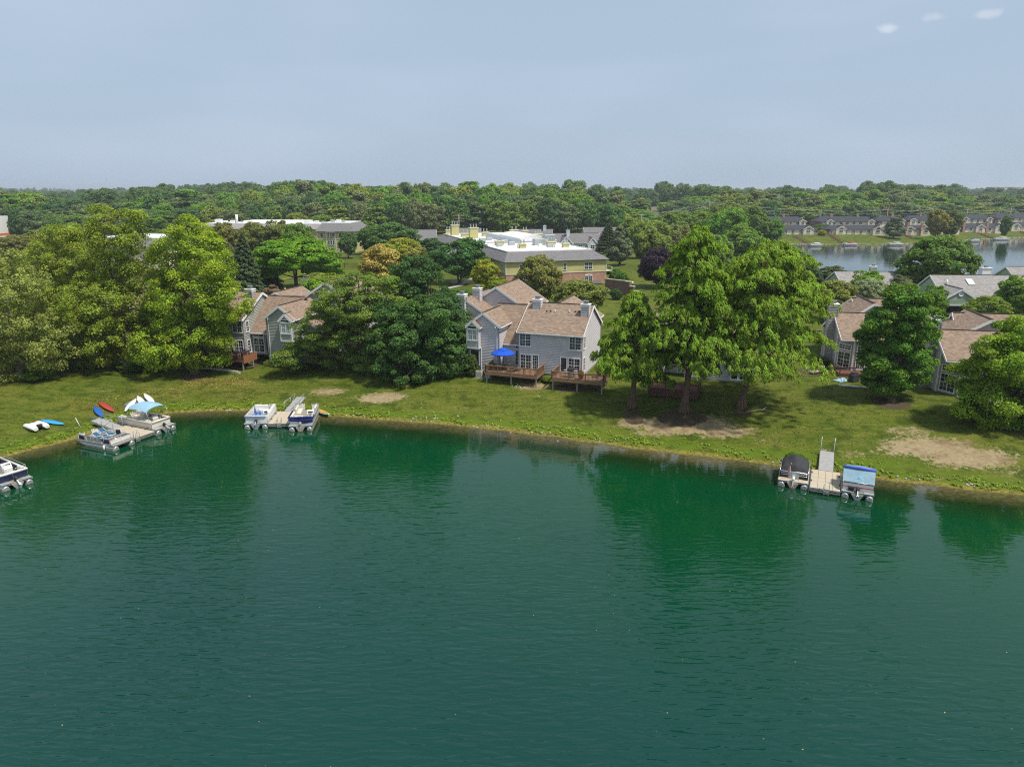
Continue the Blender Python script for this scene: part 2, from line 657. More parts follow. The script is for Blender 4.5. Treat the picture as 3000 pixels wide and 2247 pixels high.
def ground_material():
    m = bpy.data.materials.new('mown_grass_with_bare_earth')
    N, L = nodes_of(m)
    b = N['Principled BSDF']
    b.inputs['Roughness'].default_value = .95
    b.inputs['Specular IOR Level'].default_value = .12
    tc = N.new('ShaderNodeTexCoord').outputs['Object']
    mp = N.new('ShaderNodeMapping')
    mp.inputs['Rotation'].default_value = (0, 0, R(20))
    mp.inputs['Scale'].default_value = (.35, 1.6, 1)
    L.new(tc, mp.inputs['Vector'])
    streak = noise(N, L, mp.outputs['Vector'], 1.0, 6, .62)
    big = noise(N, L, tc, .085, 5, .6)
    mid = noise(N, L, tc, .55, 6, .65)
    fine = noise(N, L, tc, 3.2, 5, .78)
    at_ = {}
    for k in ('shore', 'dirt', 'mulch', 'litter', 'lush'):
        a = N.new('ShaderNodeAttribute')
        a.attribute_name = k
        at_[k] = a.outputs['Fac']
    c = mixc(N, L, maprange(N, L, big, .36, .64), (.060, .100, .006), (.104, .128, .013))
    c = mixc(N, L, maprange(N, L, streak, .40, .66, 0, .85), c, (.146, .148, .027))
    c = mixc(N, L, maprange(N, L, mid, .36, .52, .75, 0), c, (.032, .056, .004))
    c = mixc(N, L, maprange(N, L, fine, .48, .72, 0, .75), c, (.028, .048, .004))
    c = mixc(N, L, maprange(N, L, mid, .58, .78, 0, .6), c, (.17, .135, .045))
    # rank growth along the water
    near = maprange(N, L, at_['shore'], 3.6, .4)
    lush = math_node(N, L, 'MULTIPLY', near, maprange(N, L, mid, .36, .58))
    lush = math_node(N, L, 'MAXIMUM', lush, at_['lush'])
    c = mixc(N, L, lush, c, mixc(N, L, fine, (.05, .10, .006), (.13, .18, .012)))
    # worn earth
    e = math_node(N, L, 'ADD', at_['dirt'], math_node(N, L, 'MULTIPLY', math_node(N, L, 'SUBTRACT', noise(N, L, tc, 1.9, 9, .80), .5), 3.3))
    e = maprange(N, L, e, .66, .88)
    earth = mixc(N, L, maprange(N, L, fine, .3, .7), (.24, .185, .10), (.36, .285, .165))
    earth = mixc(N, L, maprange(N, L, mid, .45, .7), earth, (.20, .13, .075))
    c = mixc(N, L, e, c, earth)
    # bark mulch
    e2 = math_node(N, L, 'ADD', at_['mulch'], math_node(N, L, 'MULTIPLY', math_node(N, L, 'SUBTRACT', mid, .5), .7))
    c = mixc(N, L, maprange(N, L, e2, .42, .55), c, mixc(N, L, fine, (.050, .036, .022), (.115, .085, .052)))
    # dry fallen leaves
    v = N.new('ShaderNodeTexVoronoi')
    v.inputs['Scale'].default_value = 3.4
    L.new(tc, v.inputs['Vector'])
    lf = math_node(N, L, 'LESS_THAN', v.outputs['Distance'], .27)
    lf = math_node(N, L, 'MULTIPLY', lf, maprange(N, L, math_node(N, L, 'ADD', at_['litter'], math_node(N, L, 'MULTIPLY', math_node(N, L, 'SUBTRACT', mid, .5), 1.2)), .38, .62))
    c = mixc(N, L, lf, c, mixc(N, L, fine, (.38, .20, .05), (.42, .30, .13)))
    # algae line and wet stones at the edge
    edge = maprange(N, L, at_['shore'], .75, .15)
    c = mixc(N, L, edge, c, mixc(N, L, maprange(N, L, fine, .35, .65), (.10, .085, .014), (.26, .22, .05)))
    wet = maprange(N, L, at_['shore'], .1, -.4)
    c = mixc(N, L, wet, c, (.07, .06, .03))
    L.new(c, b.inputs['Base Color'])
    bp = N.new('ShaderNodeBump')
    bp.inputs['Strength'].default_value = .8
    bp.inputs['Distance'].default_value = .10
    L.new(fine, bp.inputs['Height'])
    L.new(bp.outputs['Normal'], b.inputs['Normal'])
    return m


def axis_steps(*spans):
    out = []
    for a, b, s in spans:
        n = max(1, int(round((b - a) / s)))
        out += list(np.linspace(a, b, n, endpoint=False))
    out.append(spans[-1][1])
    return np.array(out)


def grid_mesh(name, xs, ys, zfun, attrs, matr, smooth=True):
    X, Y = np.meshgrid(xs, ys)
    x, y = X.ravel(), Y.ravel()
    z = zfun(x, y)
    nx, ny = len(xs), len(ys)
    co = np.empty((len(x), 3), np.float32)
    co[:, 0], co[:, 1], co[:, 2] = x, y, z
    i = np.arange(nx * ny).reshape(ny, nx)
    q = np.stack([i[:-1, :-1], i[:-1, 1:], i[1:, 1:], i[1:, :-1]], -1).reshape(-1, 4)
    me = bpy.data.meshes.new(name)
    me.vertices.add(len(co))
    me.vertices.foreach_set('co', co.ravel())
    me.loops.add(q.size)
    me.loops.foreach_set('vertex_index', q.ravel().astype(np.int32))
    me.polygons.add(len(q))
    me.polygons.foreach_set('loop_start', np.arange(0, q.size, 4, dtype=np.int32))
    me.polygons.foreach_set('use_smooth', np.full(len(q), smooth))
    for k, fn in attrs.items():
        a = me.attributes.new(k, 'FLOAT', 'POINT')
        a.data.foreach_set('value', fn(x, y).astype(np.float32))
    me.materials.append(matr)
    me.update()
    me.validate()
    return me


def blobs(lst, soft=.55):
    """patches given as (pixel x, pixel y, half width, half height in pixels, strength)"""
    W = []
    for (px, py, rx, ry, s) in lst:
        c = onground(px, py)
        ex = (onground(px + rx, py) - c).length
        ey = ((onground(px, py - ry) - c).length + (onground(px, py + ry) - c).length) / 2
        W.append((c.x, c.y, ex, ey, s))

    def f(x, y):
        v = np.zeros(x.shape)
        for cx, cy, ex, ey, s in W:
            q = np.sqrt(((x - cx) / ex) ** 2 + ((y - cy) / ey) ** 2)
            v = np.maximum(v, s * np.clip(1.5 - q * .8, 0, 1))
        return v
    return f


DIRT = blobs([(960, 1148, 48, 9, 1.05), (1120, 1165, 66, 14, 1.1), (1060, 1163, 40, 8, .6), (1200, 1180, 40, 10, .5), (1560, 1133, 46, 10, 1.0), (1620, 1120, 30, 8, .6),
              (1570, 1160, 22, 6, .6), (1700, 1128, 40, 8, .55), (2010, 1243, 120, 24, 1.25), (1870, 1238, 60, 14, 1.1), (2120, 1265, 90, 16, 1.05), (1960, 1262, 100, 14, 1.0),
              (2240, 1290, 60, 10, .5), (2660, 1262, 70, 12, .85), (2720, 1310, 130, 26, 1.15), (2840, 1340, 130, 26, 1.1), (2600, 1318, 60, 16, .75), (2500, 1330, 40, 12, .7),
              (2930, 1375, 90, 20, .6), (2420, 1318, 22, 8, .6), (1350, 1195, 60, 10, .45), (1230, 1215, 60, 8, .5), (1700, 1240, 70, 8, .45), (1590, 1250, 60, 6, .5),
              (310, 1145, 26, 6, .6), (700, 1125, 60, 5, .45), (40, 1290, 30, 10, .5), (1420, 1225, 60, 8, .42), (2750, 1400, 60, 10, .5)])
MULCH = blobs([(572, 1098, 36, 15, .9), (1412, 1072, 42, 22, .9), (1855, 1222, 24, 18, 1.0), (1995, 1225, 60, 20, .9), (2172, 1210, 34, 10, .6), (2610, 1180, 44, 14, 1.0),
               (2380, 1090, 34, 9, .9), (725, 1062, 46, 12, .9), (1560, 1112, 60, 12, .6), (1690, 1135, 70, 12, .75), (2960, 1245, 60, 18, .8), (2790, 1140, 44, 10, .7)])
LITTER = blobs([(640, 1118, 90, 13, .95), (480, 1150, 110, 20, .5), (370, 1165, 60, 12, .55), (720, 1170, 70, 20, .45), (300, 1195, 60, 12, .5), (560, 1140, 160, 30, .35)])
LUSH = blobs([(2330, 1335, 50, 14, .9), (2200, 1325, 60, 12, .8), (2560, 1360, 80, 14, .9), (1700, 1262, 60, 8, .8), (1560, 1240, 70, 8, .7), (1150, 1222, 120, 7, .6), (640, 1195, 140, 8, .7)])

g_xs = axis_steps((-7000, -2500, 1500), (-2500, -700, 300), (-700, -220, 40), (-220, -90, 6), (-90, -66, 1.5), (-66, 66, .55), (66, 100, 1.5), (100, 300, 5), (300, 900, 40), (900, 2500, 300), (2500, 7000, 1500))
g_ys = axis_steps((-400, -20, 30), (-20, 40, 6), (40, 52, 1.2), (52, 100, .5), (100, 130, 1.2), (130, 260, 3), (260, 420, 3), (420, 700, 25), (700, 2500, 200), (2500, 9000, 1300))
GROUND = put('ground', grid_mesh('ground', g_xs, g_ys, ground,
                                 dict(shore=lambda x, y: np.minimum(np.minimum(d_near(x, y) + .28 * wob(x * 1.6, y * 1.6), d_far(x, y)), d_pond(x, y)),
                                      dirt=DIRT, mulch=MULCH, litter=LITTER, lush=LUSH), ground_material()))
tag(GROUND, 'sloping mown lawn with worn earth patches around the lake', kind='structure')


# ------------------------------------------------------------------ water
def water_material(name='green_lake_water', ripple=.115, far=False, ior=1.45):
    m = bpy.data.materials.new(name)
    N, L = nodes_of(m)
    b = N['Principled BSDF']
    b.inputs['Roughness'].default_value = .03
    b.inputs['IOR'].default_value = ior
    b.inputs['Specular IOR Level'].default_value = .5
    tc = N.new('ShaderNodeTexCoord').outputs['Object']
    a = N.new('ShaderNodeAttribute')
    a.attribute_name = 'offshore'
    d = a.outputs['Fac']
    big = noise(N, L, tc, .06, 4, .55)
    dd = math_node(N, L, 'ADD', d, math_node(N, L, 'MULTIPLY', math_node(N, L, 'SUBTRACT', noise(N, L, tc, .45, 5, .6), .5), 2.4))
    # stony bed seen through the shallows
    bedn = noise(N, L, tc, 2.6, 5, .7)
    bed = mixc(N, L, maprange(N, L, bedn, .35, .65), (.050, .045, .014), (.125, .105, .045))
    c = mixc(N, L, maprange(N, L, dd, .3, 3.4), bed, (.008, .024, .004))
    c = mixc(N, L, maprange(N, L, dd, 2.2, 8.0), c, (.0005, .048, .013))
    c = mixc(N, L, maprange(N, L, d, 10, 42), c, (.0003, .038, .027))
    c = mixc(N, L, maprange(N, L, big, .35, .7, 0, .3), c, (.0006, .027, .019))
    if far:
        c = mixc(N, L, .7, c, (.012, .022, .022))
    L.new(c, b.inputs['Base Color'])
    # wind ripples: sheltered under the bank, rougher in the open
    mp = N.new('ShaderNodeMapping')
    mp.inputs['Rotation'].default_value = (0, 0, R(7))
    mp.inputs['Scale'].default_value = (.85, 3.1, 1)
    L.new(tc, mp.inputs['Vector'])
    r1 = noise(N, L, mp.outputs['Vector'], 1.0, 1, .4, .6)
    mp2 = N.new('ShaderNodeMapping')
    mp2.inputs['Rotation'].default_value = (0, 0, R(-11))
    mp2.inputs['Scale'].default_value = (.36, 1.35, 1)
    L.new(tc, mp2.inputs['Vector'])
    r2 = noise(N, L, mp2.outputs['Vector'], 1.0, 1, .5, .3)
    h = math_node(N, L, 'ADD', r1, math_node(N, L, 'MULTIPLY', r2, .75))
    patch = maprange(N, L, noise(N, L, tc, .035, 2, .5), .35, .62, .55, 1.0)
    amp = math_node(N, L, 'MULTIPLY', maprange(N, L, d, 7, 42, .06, 1.0, False), patch)
    bp = N.new('ShaderNodeBump')
    bp.inputs['Distance'].default_value = ripple
    L.new(amp, bp.inputs['Strength'])
    L.new(h, bp.inputs['Height'])
    L.new(bp.outputs['Normal'], b.inputs['Normal'])
    return m


M_WATER = water_material()
M_WATER_FAR = water_material('pale_far_water', .06, True, 1.6)


def off_near(x, y):
    return -d_near(x, y)


wx = axis_steps((-420, -120, 20), (-120, -70, 3), (-70, 70, .8), (70, 120, 3), (120, 420, 20))
wy = axis_steps((-280, -30, 20), (-30, 30, 4), (30, 84, .8))
lake = put('lake', grid_mesh('lake', wx, wy, lambda x, y: np.zeros(x.shape), dict(offshore=off_near), M_WATER))
tag(lake, 'green lake with wind ripples and tree reflections', kind='structure')


def pool(name, poly, z, label, offs, matr):
    me = bpy.data.meshes.new(name)
    me.from_pydata([(x, y, z) for x, y in poly], [], [tuple(range(len(poly) - 1, -1, -1))])
    a = me.attributes.new('offshore', 'FLOAT', 'POINT')
    a.data.foreach_set('value', [offs] * len(poly))
    me.materials.append(matr)
    me.update()
    o = put(name, me)
    tag(o, label, kind='structure')
    n = me.polygons[0].normal
    if n.z < 0:
        me.flip_normals()
    return o


def grow(poly, d):
    c = np.mean(np.array(poly), 0)
    return [tuple(np.array(p) + (np.array(p) - c) / np.linalg.norm(np.array(p) - c) * d) for p in poly]


pool('far_lake', grow(FARLAKE, 3), 0.0, 'pale calm lake behind the houses on the right', 9.0, M_WATER_FAR)
pool('pond', grow(POND, 1.5), 1.3, 'small dark green pond between the trees', 9.0, M_WATER)
# ------------------------------------------------------------------ trees
def leaf_material():
    m = bpy.data.materials.new('leaves')
    N, L = nodes_of(m)
    b = N['Principled BSDF']
    b.inputs['Roughness'].default_value = .55
    b.inputs['Specular IOR Level'].default_value = .28
    oi = N.new('ShaderNodeObjectInfo')
    a = N.new('ShaderNodeAttribute')
    a.attribute_name = 'tint'
    sep = N.new('ShaderNodeSeparateColor')
    L.new(a.outputs['Color'], sep.inputs[0])
    hs = N.new('ShaderNodeHueSaturation')
    L.new(oi.outputs['Color'], hs.inputs['Color'])
    L.new(maprange(N, L, sep.outputs[0], 0, 1, .478, .522, False), hs.inputs['Hue'])
    L.new(maprange(N, L, sep.outputs[1], 0, 1, .45, 1.6, False), hs.inputs['Value'])
    L.new(hs.outputs['Color'], b.inputs['Base Color'])
    t = N.new('ShaderNodeBsdfTranslucent')
    h2 = N.new('ShaderNodeHueSaturation')
    h2.inputs['Hue'].default_value = .485
    h2.inputs['Value'].default_value = 1.35
    L.new(hs.outputs['Color'], h2.inputs['Color'])
    L.new(h2.outputs['Color'], t.inputs['Color'])
    mx = N.new('ShaderNodeMixShader')
    mx.inputs[0].default_value = .38
    L.new(b.outputs[0], mx.inputs[1])
    L.new(t.outputs[0], mx.inputs[2])
    L.new(mx.outputs[0], N['Material Output'].inputs['Surface'])
    return m


M_LEAF = leaf_material()
M_BARK = mat('grey_brown_bark', (.115, .085, .06), .9, .15, var=.35, scale=6, bump=.8, bscale=9)
M_BARK_PALE = mat('mottled_pale_bark', (.22, .19, .15), .9, .15, var=.4, scale=3, bump=.5, bscale=9)
M_BARK_RED = mat('stringy_red_brown_bark', (.155, .10, .07), .9, .15, var=.35, scale=7, bump=.9, bscale=14)


def unit(v):
    return v / np.maximum(np.linalg.norm(v, axis=-1, keepdims=True), 1e-9)


def leaf_mesh(name, pos, nrm, size, tint, tang=None, aspect=1.0, g=None):
    """one small bent four-cornered leaf spray per position"""
    n = len(pos)
    g = g or rng
    if tang is None:
        tang = g.normal(size=(n, 3))
    t = unit(tang - nrm * np.sum(tang * nrm, 1, keepdims=True))
    s = np.cross(nrm, t)
    a = (size * aspect)[:, None]
    w = (size * .62)[:, None]
    bend = nrm * (size * .22)[:, None]
    v = np.empty((n, 4, 3), np.float32)
    v[:, 0] = pos - t * a - bend
    v[:, 1] = pos + s * w + bend * .5
    v[:, 2] = pos + t * a - bend
    v[:, 3] = pos - s * w + bend * .5
    me = bpy.data.meshes.new(name)
    me.vertices.add(n * 4)
    me.vertices.foreach_set('co', v.ravel())
    idx = np.arange(n * 4, dtype=np.int32)
    me.loops.add(n * 4)
    me.loops.foreach_set('vertex_index', idx)
    me.polygons.add(n)
    me.polygons.foreach_set('loop_start', np.arange(0, n * 4, 4, dtype=np.int32))
    ca = me.color_attributes.new('tint', 'FLOAT_COLOR', 'POINT')
    c = np.ones((n, 4, 4), np.float32)
    c[:, :, :3] = tint[:, None, :]
    ca.data.foreach_set('color', c.ravel())
    me.materials.append(M_LEAF)
    me.update()
    return me


def ell_clusters(lobes, rc, g, density=1.0, inner=.18):
    """spread clusters through a union of ellipsoids, most of them near the outside"""
    C, O, RR = [], [], []
    for li, (cx, cy, cz, rx, ry, rz) in enumerate(lobes):
        area = 4 * PI * ((((rx * ry) ** 1.6 + (rx * rz) ** 1.6 + (ry * rz) ** 1.6) / 3) ** (1 / 1.6))
        n = max(4, int(density * area / (rc * rc * 1.9)))
        d = unit(g.normal(size=(n, 3)))
        ins = g.random(n) < inner
        k = np.where(ins, g.uniform(.25, .7, n), g.uniform(.74, 1.04, n))
        p = np.array([cx, cy, cz]) + d * k[:, None] * np.array([rx, ry, rz])
        keep = np.ones(n, bool)
        for lj, (ax, ay, az, bx, by, bz) in enumerate(lobes):
            if lj == li:
                continue
            q = ((p - np.array([ax, ay, az])) / np.array([bx, by, bz]))
            keep &= (np.sum(q * q, 1) > .55)
        p, d = p[keep], d[keep]
        C.append(p)
        O.append(unit(d * np.array([1 / rx, 1 / ry, 1 / rz])))
        RR.append(rc * (.45 + 1.15 * g.random(len(p)) ** 1.6))
    return np.concatenate(C), np.concatenate(O), np.concatenate(RR)


def broad_crown(name, lobes, rc, leaf, n, seed, flat=.72, droop=0.0, openness=0.0, up=.32, ragged=.25, aspect=1.0):
    g = np.random.default_rng(seed)
    C, O, RR = ell_clusters(lobes, rc, g)
    if openness:
        k = g.random(len(C)) > openness
        C, O, RR = C[k], O[k], RR[k]
    w = RR ** 2
    ci = g.choice(len(C), n, p=w / w.sum())
    d = unit(g.normal(size=(n, 3)) + O[ci] * .55 + np.array([0, 0, .45]))
    rad = RR[ci] * (1 - np.abs(g.normal(0, ragged, n)))
    p = C[ci] + d * rad[:, None] * np.array([1.08, 1.08, flat])
    if droop:
        p[:, 2] -= droop * RR[ci] * np.maximum(0, np.sum(d[:, :2] ** 2, 1)) * g.random(n)
    nr = unit(d * .75 + O[ci] * .4 + np.array([0, 0, up]) + g.normal(0, .60, (n, 3)))
    ctint = g.random(len(C))
    tint = np.stack([np.clip(.5 * ctint[ci] + .5 * g.random(n), 0, 1), np.clip(.32 * np.roll(ctint, 3)[ci] + .68 * g.random(n), 0, 1), g.random(n)], 1)
    size = leaf * g.uniform(.6, 1.3, n)
    return leaf_mesh(name, p, nr, size, tint, aspect=aspect, g=g), C


def limb_mesh(name, base_r, top, C, seed, matr, fork=.3, nl=16, flare=1.7, lean=(0, 0), roots=True, stems=1):
    """tapered trunk with root flare and limbs that reach into the crown"""
    g = np.random.default_rng(seed)
    b = MB()
    H = top
    axes = []
    for s_ in range(stems):
        a0 = 2 * PI * s_ / max(1, stems) + g.random() * 2
        sp = 0 if stems == 1 else .10 * H
        pts = []
        for t in np.linspace(0, 1, 8):
            wig = .018 * H * math.sin(t * 5 + s_) * t
            pts.append((lean[0] * t + wig + sp * t * math.cos(a0) + (base_r * .7 * math.cos(a0) if stems > 1 else 0),
                        lean[1] * t + .5 * wig + sp * t * math.sin(a0) + (base_r * .7 * math.sin(a0) if stems > 1 else 0), H * t))
        pts[0] = (pts[0][0], pts[0][1], -.35)
        pts.insert(1, (pts[0][0], pts[0][1], .12))
        pts.insert(2, (pts[0][0] * .99, pts[0][1], .55))
        ts = [0, .01, .05] + list(np.linspace(0, 1, 8)[1:])
        rs = [base_r * (flare if t < .005 else (1 + (flare - 1) * .75) if t < .02 else 1.08 if t < .06 else (1 - .88 * t)) / (1 if stems == 1 else 1.4) for t in ts]
        b.tube(pts, rs, 10)
        axes.append(np.array(pts[2:]))
    if roots:
        for k in range(6):
            a = 2 * PI * k / 6 + g.random()
            L_ = base_r * g.uniform(2.0, 3.4)
            b.tube([(math.cos(a) * base_r * .8, math.sin(a) * base_r * .8, .35), (math.cos(a) * base_r * 1.5, math.sin(a) * base_r * 1.5, .08), (math.cos(a) * L_, math.sin(a) * L_, -.12)],
                   [base_r * .42, base_r * .3, base_r * .08], 5)
    idx = g.choice(len(C), min(nl, len(C)), replace=False)
    for i in idx:
        c = C[i]
        ax = axes[int(g.integers(len(axes)))]
        zt = min(max(c[2] * g.uniform(.45, .72), fork * H), H * .92)
        k = int(np.argmin(np.abs(ax[:, 2] - zt)))
        s = ax[k]
        m1 = s + (c - s) * .4 + np.array([0, 0, -.04 * H + g.normal(0, .02) * H])
        m2 = s + (c - s) * .75 + np.array([g.normal(0, .02) * H, g.normal(0, .02) * H, 0])
        r0 = base_r * (.55 - .35 * k / len(ax))
        b.tube([s, m1, m2, c], [r0, r0 * .62, r0 * .36, r0 * .1], 6, caps=False)
    return b.mesh(name, matr)


GREENS = dict(syc=(.112, .145, .014), sycb=(.125, .165, .010), syco=(.128, .150, .032), loc=(.080, .122, .016), maple=(.040, .088, .016), cyp=(.088, .142, .008), mapr=(.055, .118, .010),
              mapy=(.098, .155, .008), dark=(.030, .066, .016), mid=(.055, .098, .016), yel=(.150, .160, .012), tan=(.20, .165, .035), olive=(.100, .098, .022), bright=(.075, .15, .006),
              grey=(.085, .10, .050), purple=(.024, .012, .020), pine=(.045, .068, .026), willow=(.095, .128, .022), dog=(.13, .16, .075), brown=(.115, .085, .045))


LEAF_GAIN = 2.3


def vary(c, s=.12, g=rnd):
    k = (1 + g.uniform(-s, s)) * LEAF_GAIN
    return (max(0, c[0] * k * (1 + g.uniform(-s, s))), c[1] * k, max(0, c[2] * k * (1 + g.uniform(-s, s))), 1)


def plant_tree(name, base, trunk_me, crown_me, col, label, group=None, rz=0.0, scale=1.0, cat='tree'):
    t = empty(name, base, rz, label, cat, group)
    s = scale if hasattr(scale, '__len__') else (scale, scale, scale)
    t.scale = s
    if trunk_me is not None:
        put('trunk', trunk_me, t)
    c = put('crown', crown_me, t)
    c.color = vary(GREENS[col] if isinstance(col, str) else col, .05)
    return t


def lobes_from_px(base, Y, lobes, depth=.9):
    """outline lobes measured in the photograph (cx, cy, rx, ry in pixels) -> ellipsoids round the tree's own base"""
    out = []
    g = np.random.default_rng(int(abs(base[0] * 7 + Y)) + 5)
    for l in lobes:
        px, py, rx, ry = l[:4]
        dy = l[4] if len(l) > 4 else g.uniform(-.25, .25)
        c = atY(px, py, Y)
        sc = (Y * math.cos(PITCH) + (CAM_H - c.z) * math.sin(PITCH)) / FPX
        mx, mz = rx * sc, ry * sc * 1.02
        ryy = depth * .5 * (mx + min(mx, mz))
        out.append((c.x - base[0], dy * mx * 2, c.z - base[2], mx, ryy, mz))
    return out


def hero(name, basepx, lobes, col, label, seed, rc, leaf, n, trunk_r, bark, kw=None, tk=None, cat='tree', group=None, depth=.9):
    b = onground(*basepx)
    lb = lobes_from_px(b, b.y, lobes, depth)
    me, C = broad_crown(name + '_crown', lb, rc, leaf, n, seed, **(kw or {}))
    top = max(l[2] + l[5] * .6 for l in lb)
    tm = limb_mesh(name + '_trunk', trunk_r, top, C, seed + 1, bark, **(tk or {}))
    return plant_tree(name, b, tm, me, col, label, group, cat=cat), me, tm


def cypress(name, basepx, top_px, half_px, col, label, seed, n, trunk_r=.42, lean=0.0, skew=0.0, group=None, first=.16, shape=.62):
    """feathery drooping conifer: sprays hang along up-swept boughs"""
    g = np.random.default_rng(seed)
    b0 = onground(*basepx)
    top = atY(top_px[0], top_px[1], b0.y)
    H = top.z - b0.z
    lx = top.x - b0.x
    sc = (b0.y * math.cos(PITCH) + (CAM_H - 9) * math.sin(PITCH)) / FPX
    Wd = half_px * sc
    mb = MB()
    pts = [(lx * t * .8 + .12 * math.sin(6 * t), .1 * math.sin(5 * t + 1), H * t if t else -.4) for t in np.linspace(0, .97, 9)]
    pts.insert(1, (pts[0][0], pts[0][1], .2))
    pts.insert(2, (pts[0][0], pts[0][1], .9))
    rs = [trunk_r * 1.9, trunk_r * 1.6, trunk_r * 1.1] + [trunk_r * (1 - .92 * t) for t in np.linspace(0, .97, 9)[1:]]
    mb.tube(pts, rs, 12)
    for k in range(9):       # fluted root flare
        a = 2 * PI * k / 9 + g.random() * .4
        mb.tube([(math.cos(a) * trunk_r * .85, math.sin(a) * trunk_r * .85, 1.1), (math.cos(a) * trunk_r * 1.35, math.sin(a) * trunk_r * 1.35, .3), (math.cos(a) * trunk_r * 2.2, math.sin(a) * trunk_r * 2.2, -.15)],
                [trunk_r * .22, trunk_r * .3, trunk_r * .14], 5)
    P, Nn, T, S, TI = [], [], [], [], []
    nb = 104
    for i in range(nb):
        t = first + (1 - first) * (i + g.random()) / nb
        prof_ = (max(0, 1 - t) ** shape) * (.55 + .45 * min(1, (t - first) / .16 + .25)) * 1.25
        Lb = Wd * prof_ * g.uniform(.45, 1.22) + .4
        a = i * 2.39996 + g.normal(0, .3)
        if skew and math.cos(a) > 0:
            Lb *= 1 + skew
        s = np.array([lx * t * .8, 0, H * t])
        d = np.array([math.cos(a), math.sin(a), 0])
        rise = Lb * g.uniform(.12, .42)
        ks = np.linspace(0, 1, 7)
        line = np.array([s + d * Lb * k + np.array([0, 0, rise * (k ** .8) - .34 * Lb * k ** 3]) for k in ks])
        r0 = trunk_r * .30 * (1 - t) + .03
        mb.tube([tuple(p) for p in line[[0, 2, 4, 6]]], [r0, r0 * .7, r0 * .4, .012], 5, caps=False)
        m = int(n / nb * (Lb / (Wd * .62)))
        # hanging fans along the bough
        nf = max(6, int(Lb * 5.2))
        fk = .22 + .8 * g.random(nf) ** .75
        fk = np.clip(fk, 0, 1.02)
        fb = np.stack([np.interp(fk, ks, line[:, j]) for j in range(3)], 1)
        side = np.array([-d[1], d[0], 0])
        fb = fb + side[None] * (g.normal(0, .27, nf) * Lb * .66)[:, None] + np.array([0, 0, .12])
        per = max(6, m // nf)
        fi = np.repeat(np.arange(nf), per)
        q = len(fi)
        u = g.random(q)
        out = d[None] * .7 + g.normal(0, .6, (q, 3)) * np.array([1, 1, .15])
        hang = g.uniform(.2, .8, nf)[fi]
        pos = fb[fi] + unit(out) * (u ** .7 * .40)[:, None] + np.array([0, 0, 1])[None] * (.14 - hang * u ** 1.7 + g.normal(0, .07, q))[:, None]
        tg = unit(out) * (1 - u)[:, None] * .8 + np.array([0, 0, -1.0])[None] * (u * 1.3 + .1)[:, None]
        nr = unit(unit(out) * .8 + np.array([0, 0, .75]) + g.normal(0, .3, (q, 3)))
        P.append(pos)
        Nn.append(nr)
        T.append(tg)
        S.append(g.uniform(.058, .115, q))
        ft = g.random(nf)[fi]
        TI.append(np.stack([np.clip(.5 * ft + .5 * g.random(q), 0, 1), np.clip(.35 * ft + .35 * g.random(q) + .42 * (1 - u), 0, 1), g.random(q)], 1))
    me = leaf_mesh(name + '_crown', np.concatenate(P), np.concatenate(Nn), np.concatenate(S), np.concatenate(TI), np.concatenate(T), 1.6, g)
    tm = mb.mesh(name + '_trunk', M_BARK_RED)
    return plant_tree(name, b0, tm, me, col, label, group)


# --- the big trees on the lawn
hero('sycamore_tree', (59, 1108), [(40, 900, 120, 140), (110, 1000, 95, 95), (-40, 1030, 110, 110), (20, 800, 80, 70), (-90, 900, 90, 120), (60, 1065, 80, 50), (10, 1110, 46, 42)], 'syco',
     'pale olive sycamore with low boughs at the left edge of the lawn', 21, .85, .135, 56000, .36, M_BARK_PALE, dict(flat=.8, ragged=.4, openness=.12))
hero('sycamore_tree', (180, 1056), [(185, 800, 110, 120), (180, 705, 62, 45), (130, 900, 100, 110), (240, 930, 90, 100), (200, 1010, 100, 40), (270, 820, 60, 80)], 'syc',
     'olive sycamore with rounded top, second from the left edge', 22, .85, .135, 56000, .36, M_BARK_PALE, dict(flat=.8, ragged=.4, openness=.12))
hero('sycamore_tree', (372, 1080), [(350, 690, 72, 66), (305, 665, 35, 45), (392, 668, 34, 45), (345, 800, 92, 90), (300, 900, 95, 90), (400, 880, 70, 80), (340, 990, 105, 70), (280, 1030, 70, 50), (410, 1010, 60, 50)], 'syc',
     'tallest olive sycamore with a forked top, thin foliage and roofs behind', 23, .85, .135, 60000, .42, M_BARK_PALE, dict(flat=.8, ragged=.42, openness=.17))
hero('sycamore_tree', (572, 1094), [(560, 720, 76, 70), (548, 675, 40, 32), (500, 760, 60, 70), (620, 780, 66, 80), (560, 860, 110, 80), (670, 880, 72, 55), (490, 900, 60, 60), (480, 1010, 84, 56), (595, 1000, 78, 70), (560, 950, 110, 50), (440, 1060, 40, 34), (635, 1040, 30, 26)],
     'sycb', 'bright yellow-green sycamore beside the grey-green house', 24, .8, .135, 74000, .40, M_BARK, dict(flat=.78, ragged=.36, openness=.06))
hero('locust_tree', (1070, 1090), [(1035, 880, 118, 56), (1070, 845, 95, 40), (968, 955, 94, 54), (1080, 980, 112, 62), (908, 1012, 64, 42), (848, 1050, 48, 26), (1010, 1050, 96, 30), (1150, 900, 70, 74), (1090, 1060, 56, 34)],
     'loc', 'broad olive-green locust tree left of the dark maple', 25, .85, .125, 78000, .40, M_BARK, dict(flat=.42, ragged=.3, up=.6, openness=.03), dict(nl=24))
hero('maple_tree', (1230, 1112), [(1150, 925, 62, 34), (1190, 985, 90, 50), (1290, 1010, 74, 60), (1250, 930, 62, 56), (1320, 1055, 52, 44), (1190, 1070, 82, 42), (1250, 1085, 66, 32), (1160, 1095, 46, 24), (1120, 1020, 50, 40)],
     'maple', 'dark green maple whose low boughs brush the lawn', 26, .78, .14, 60000, .34, M_BARK, dict(flat=.62, ragged=.24, up=.4), dict(nl=20))
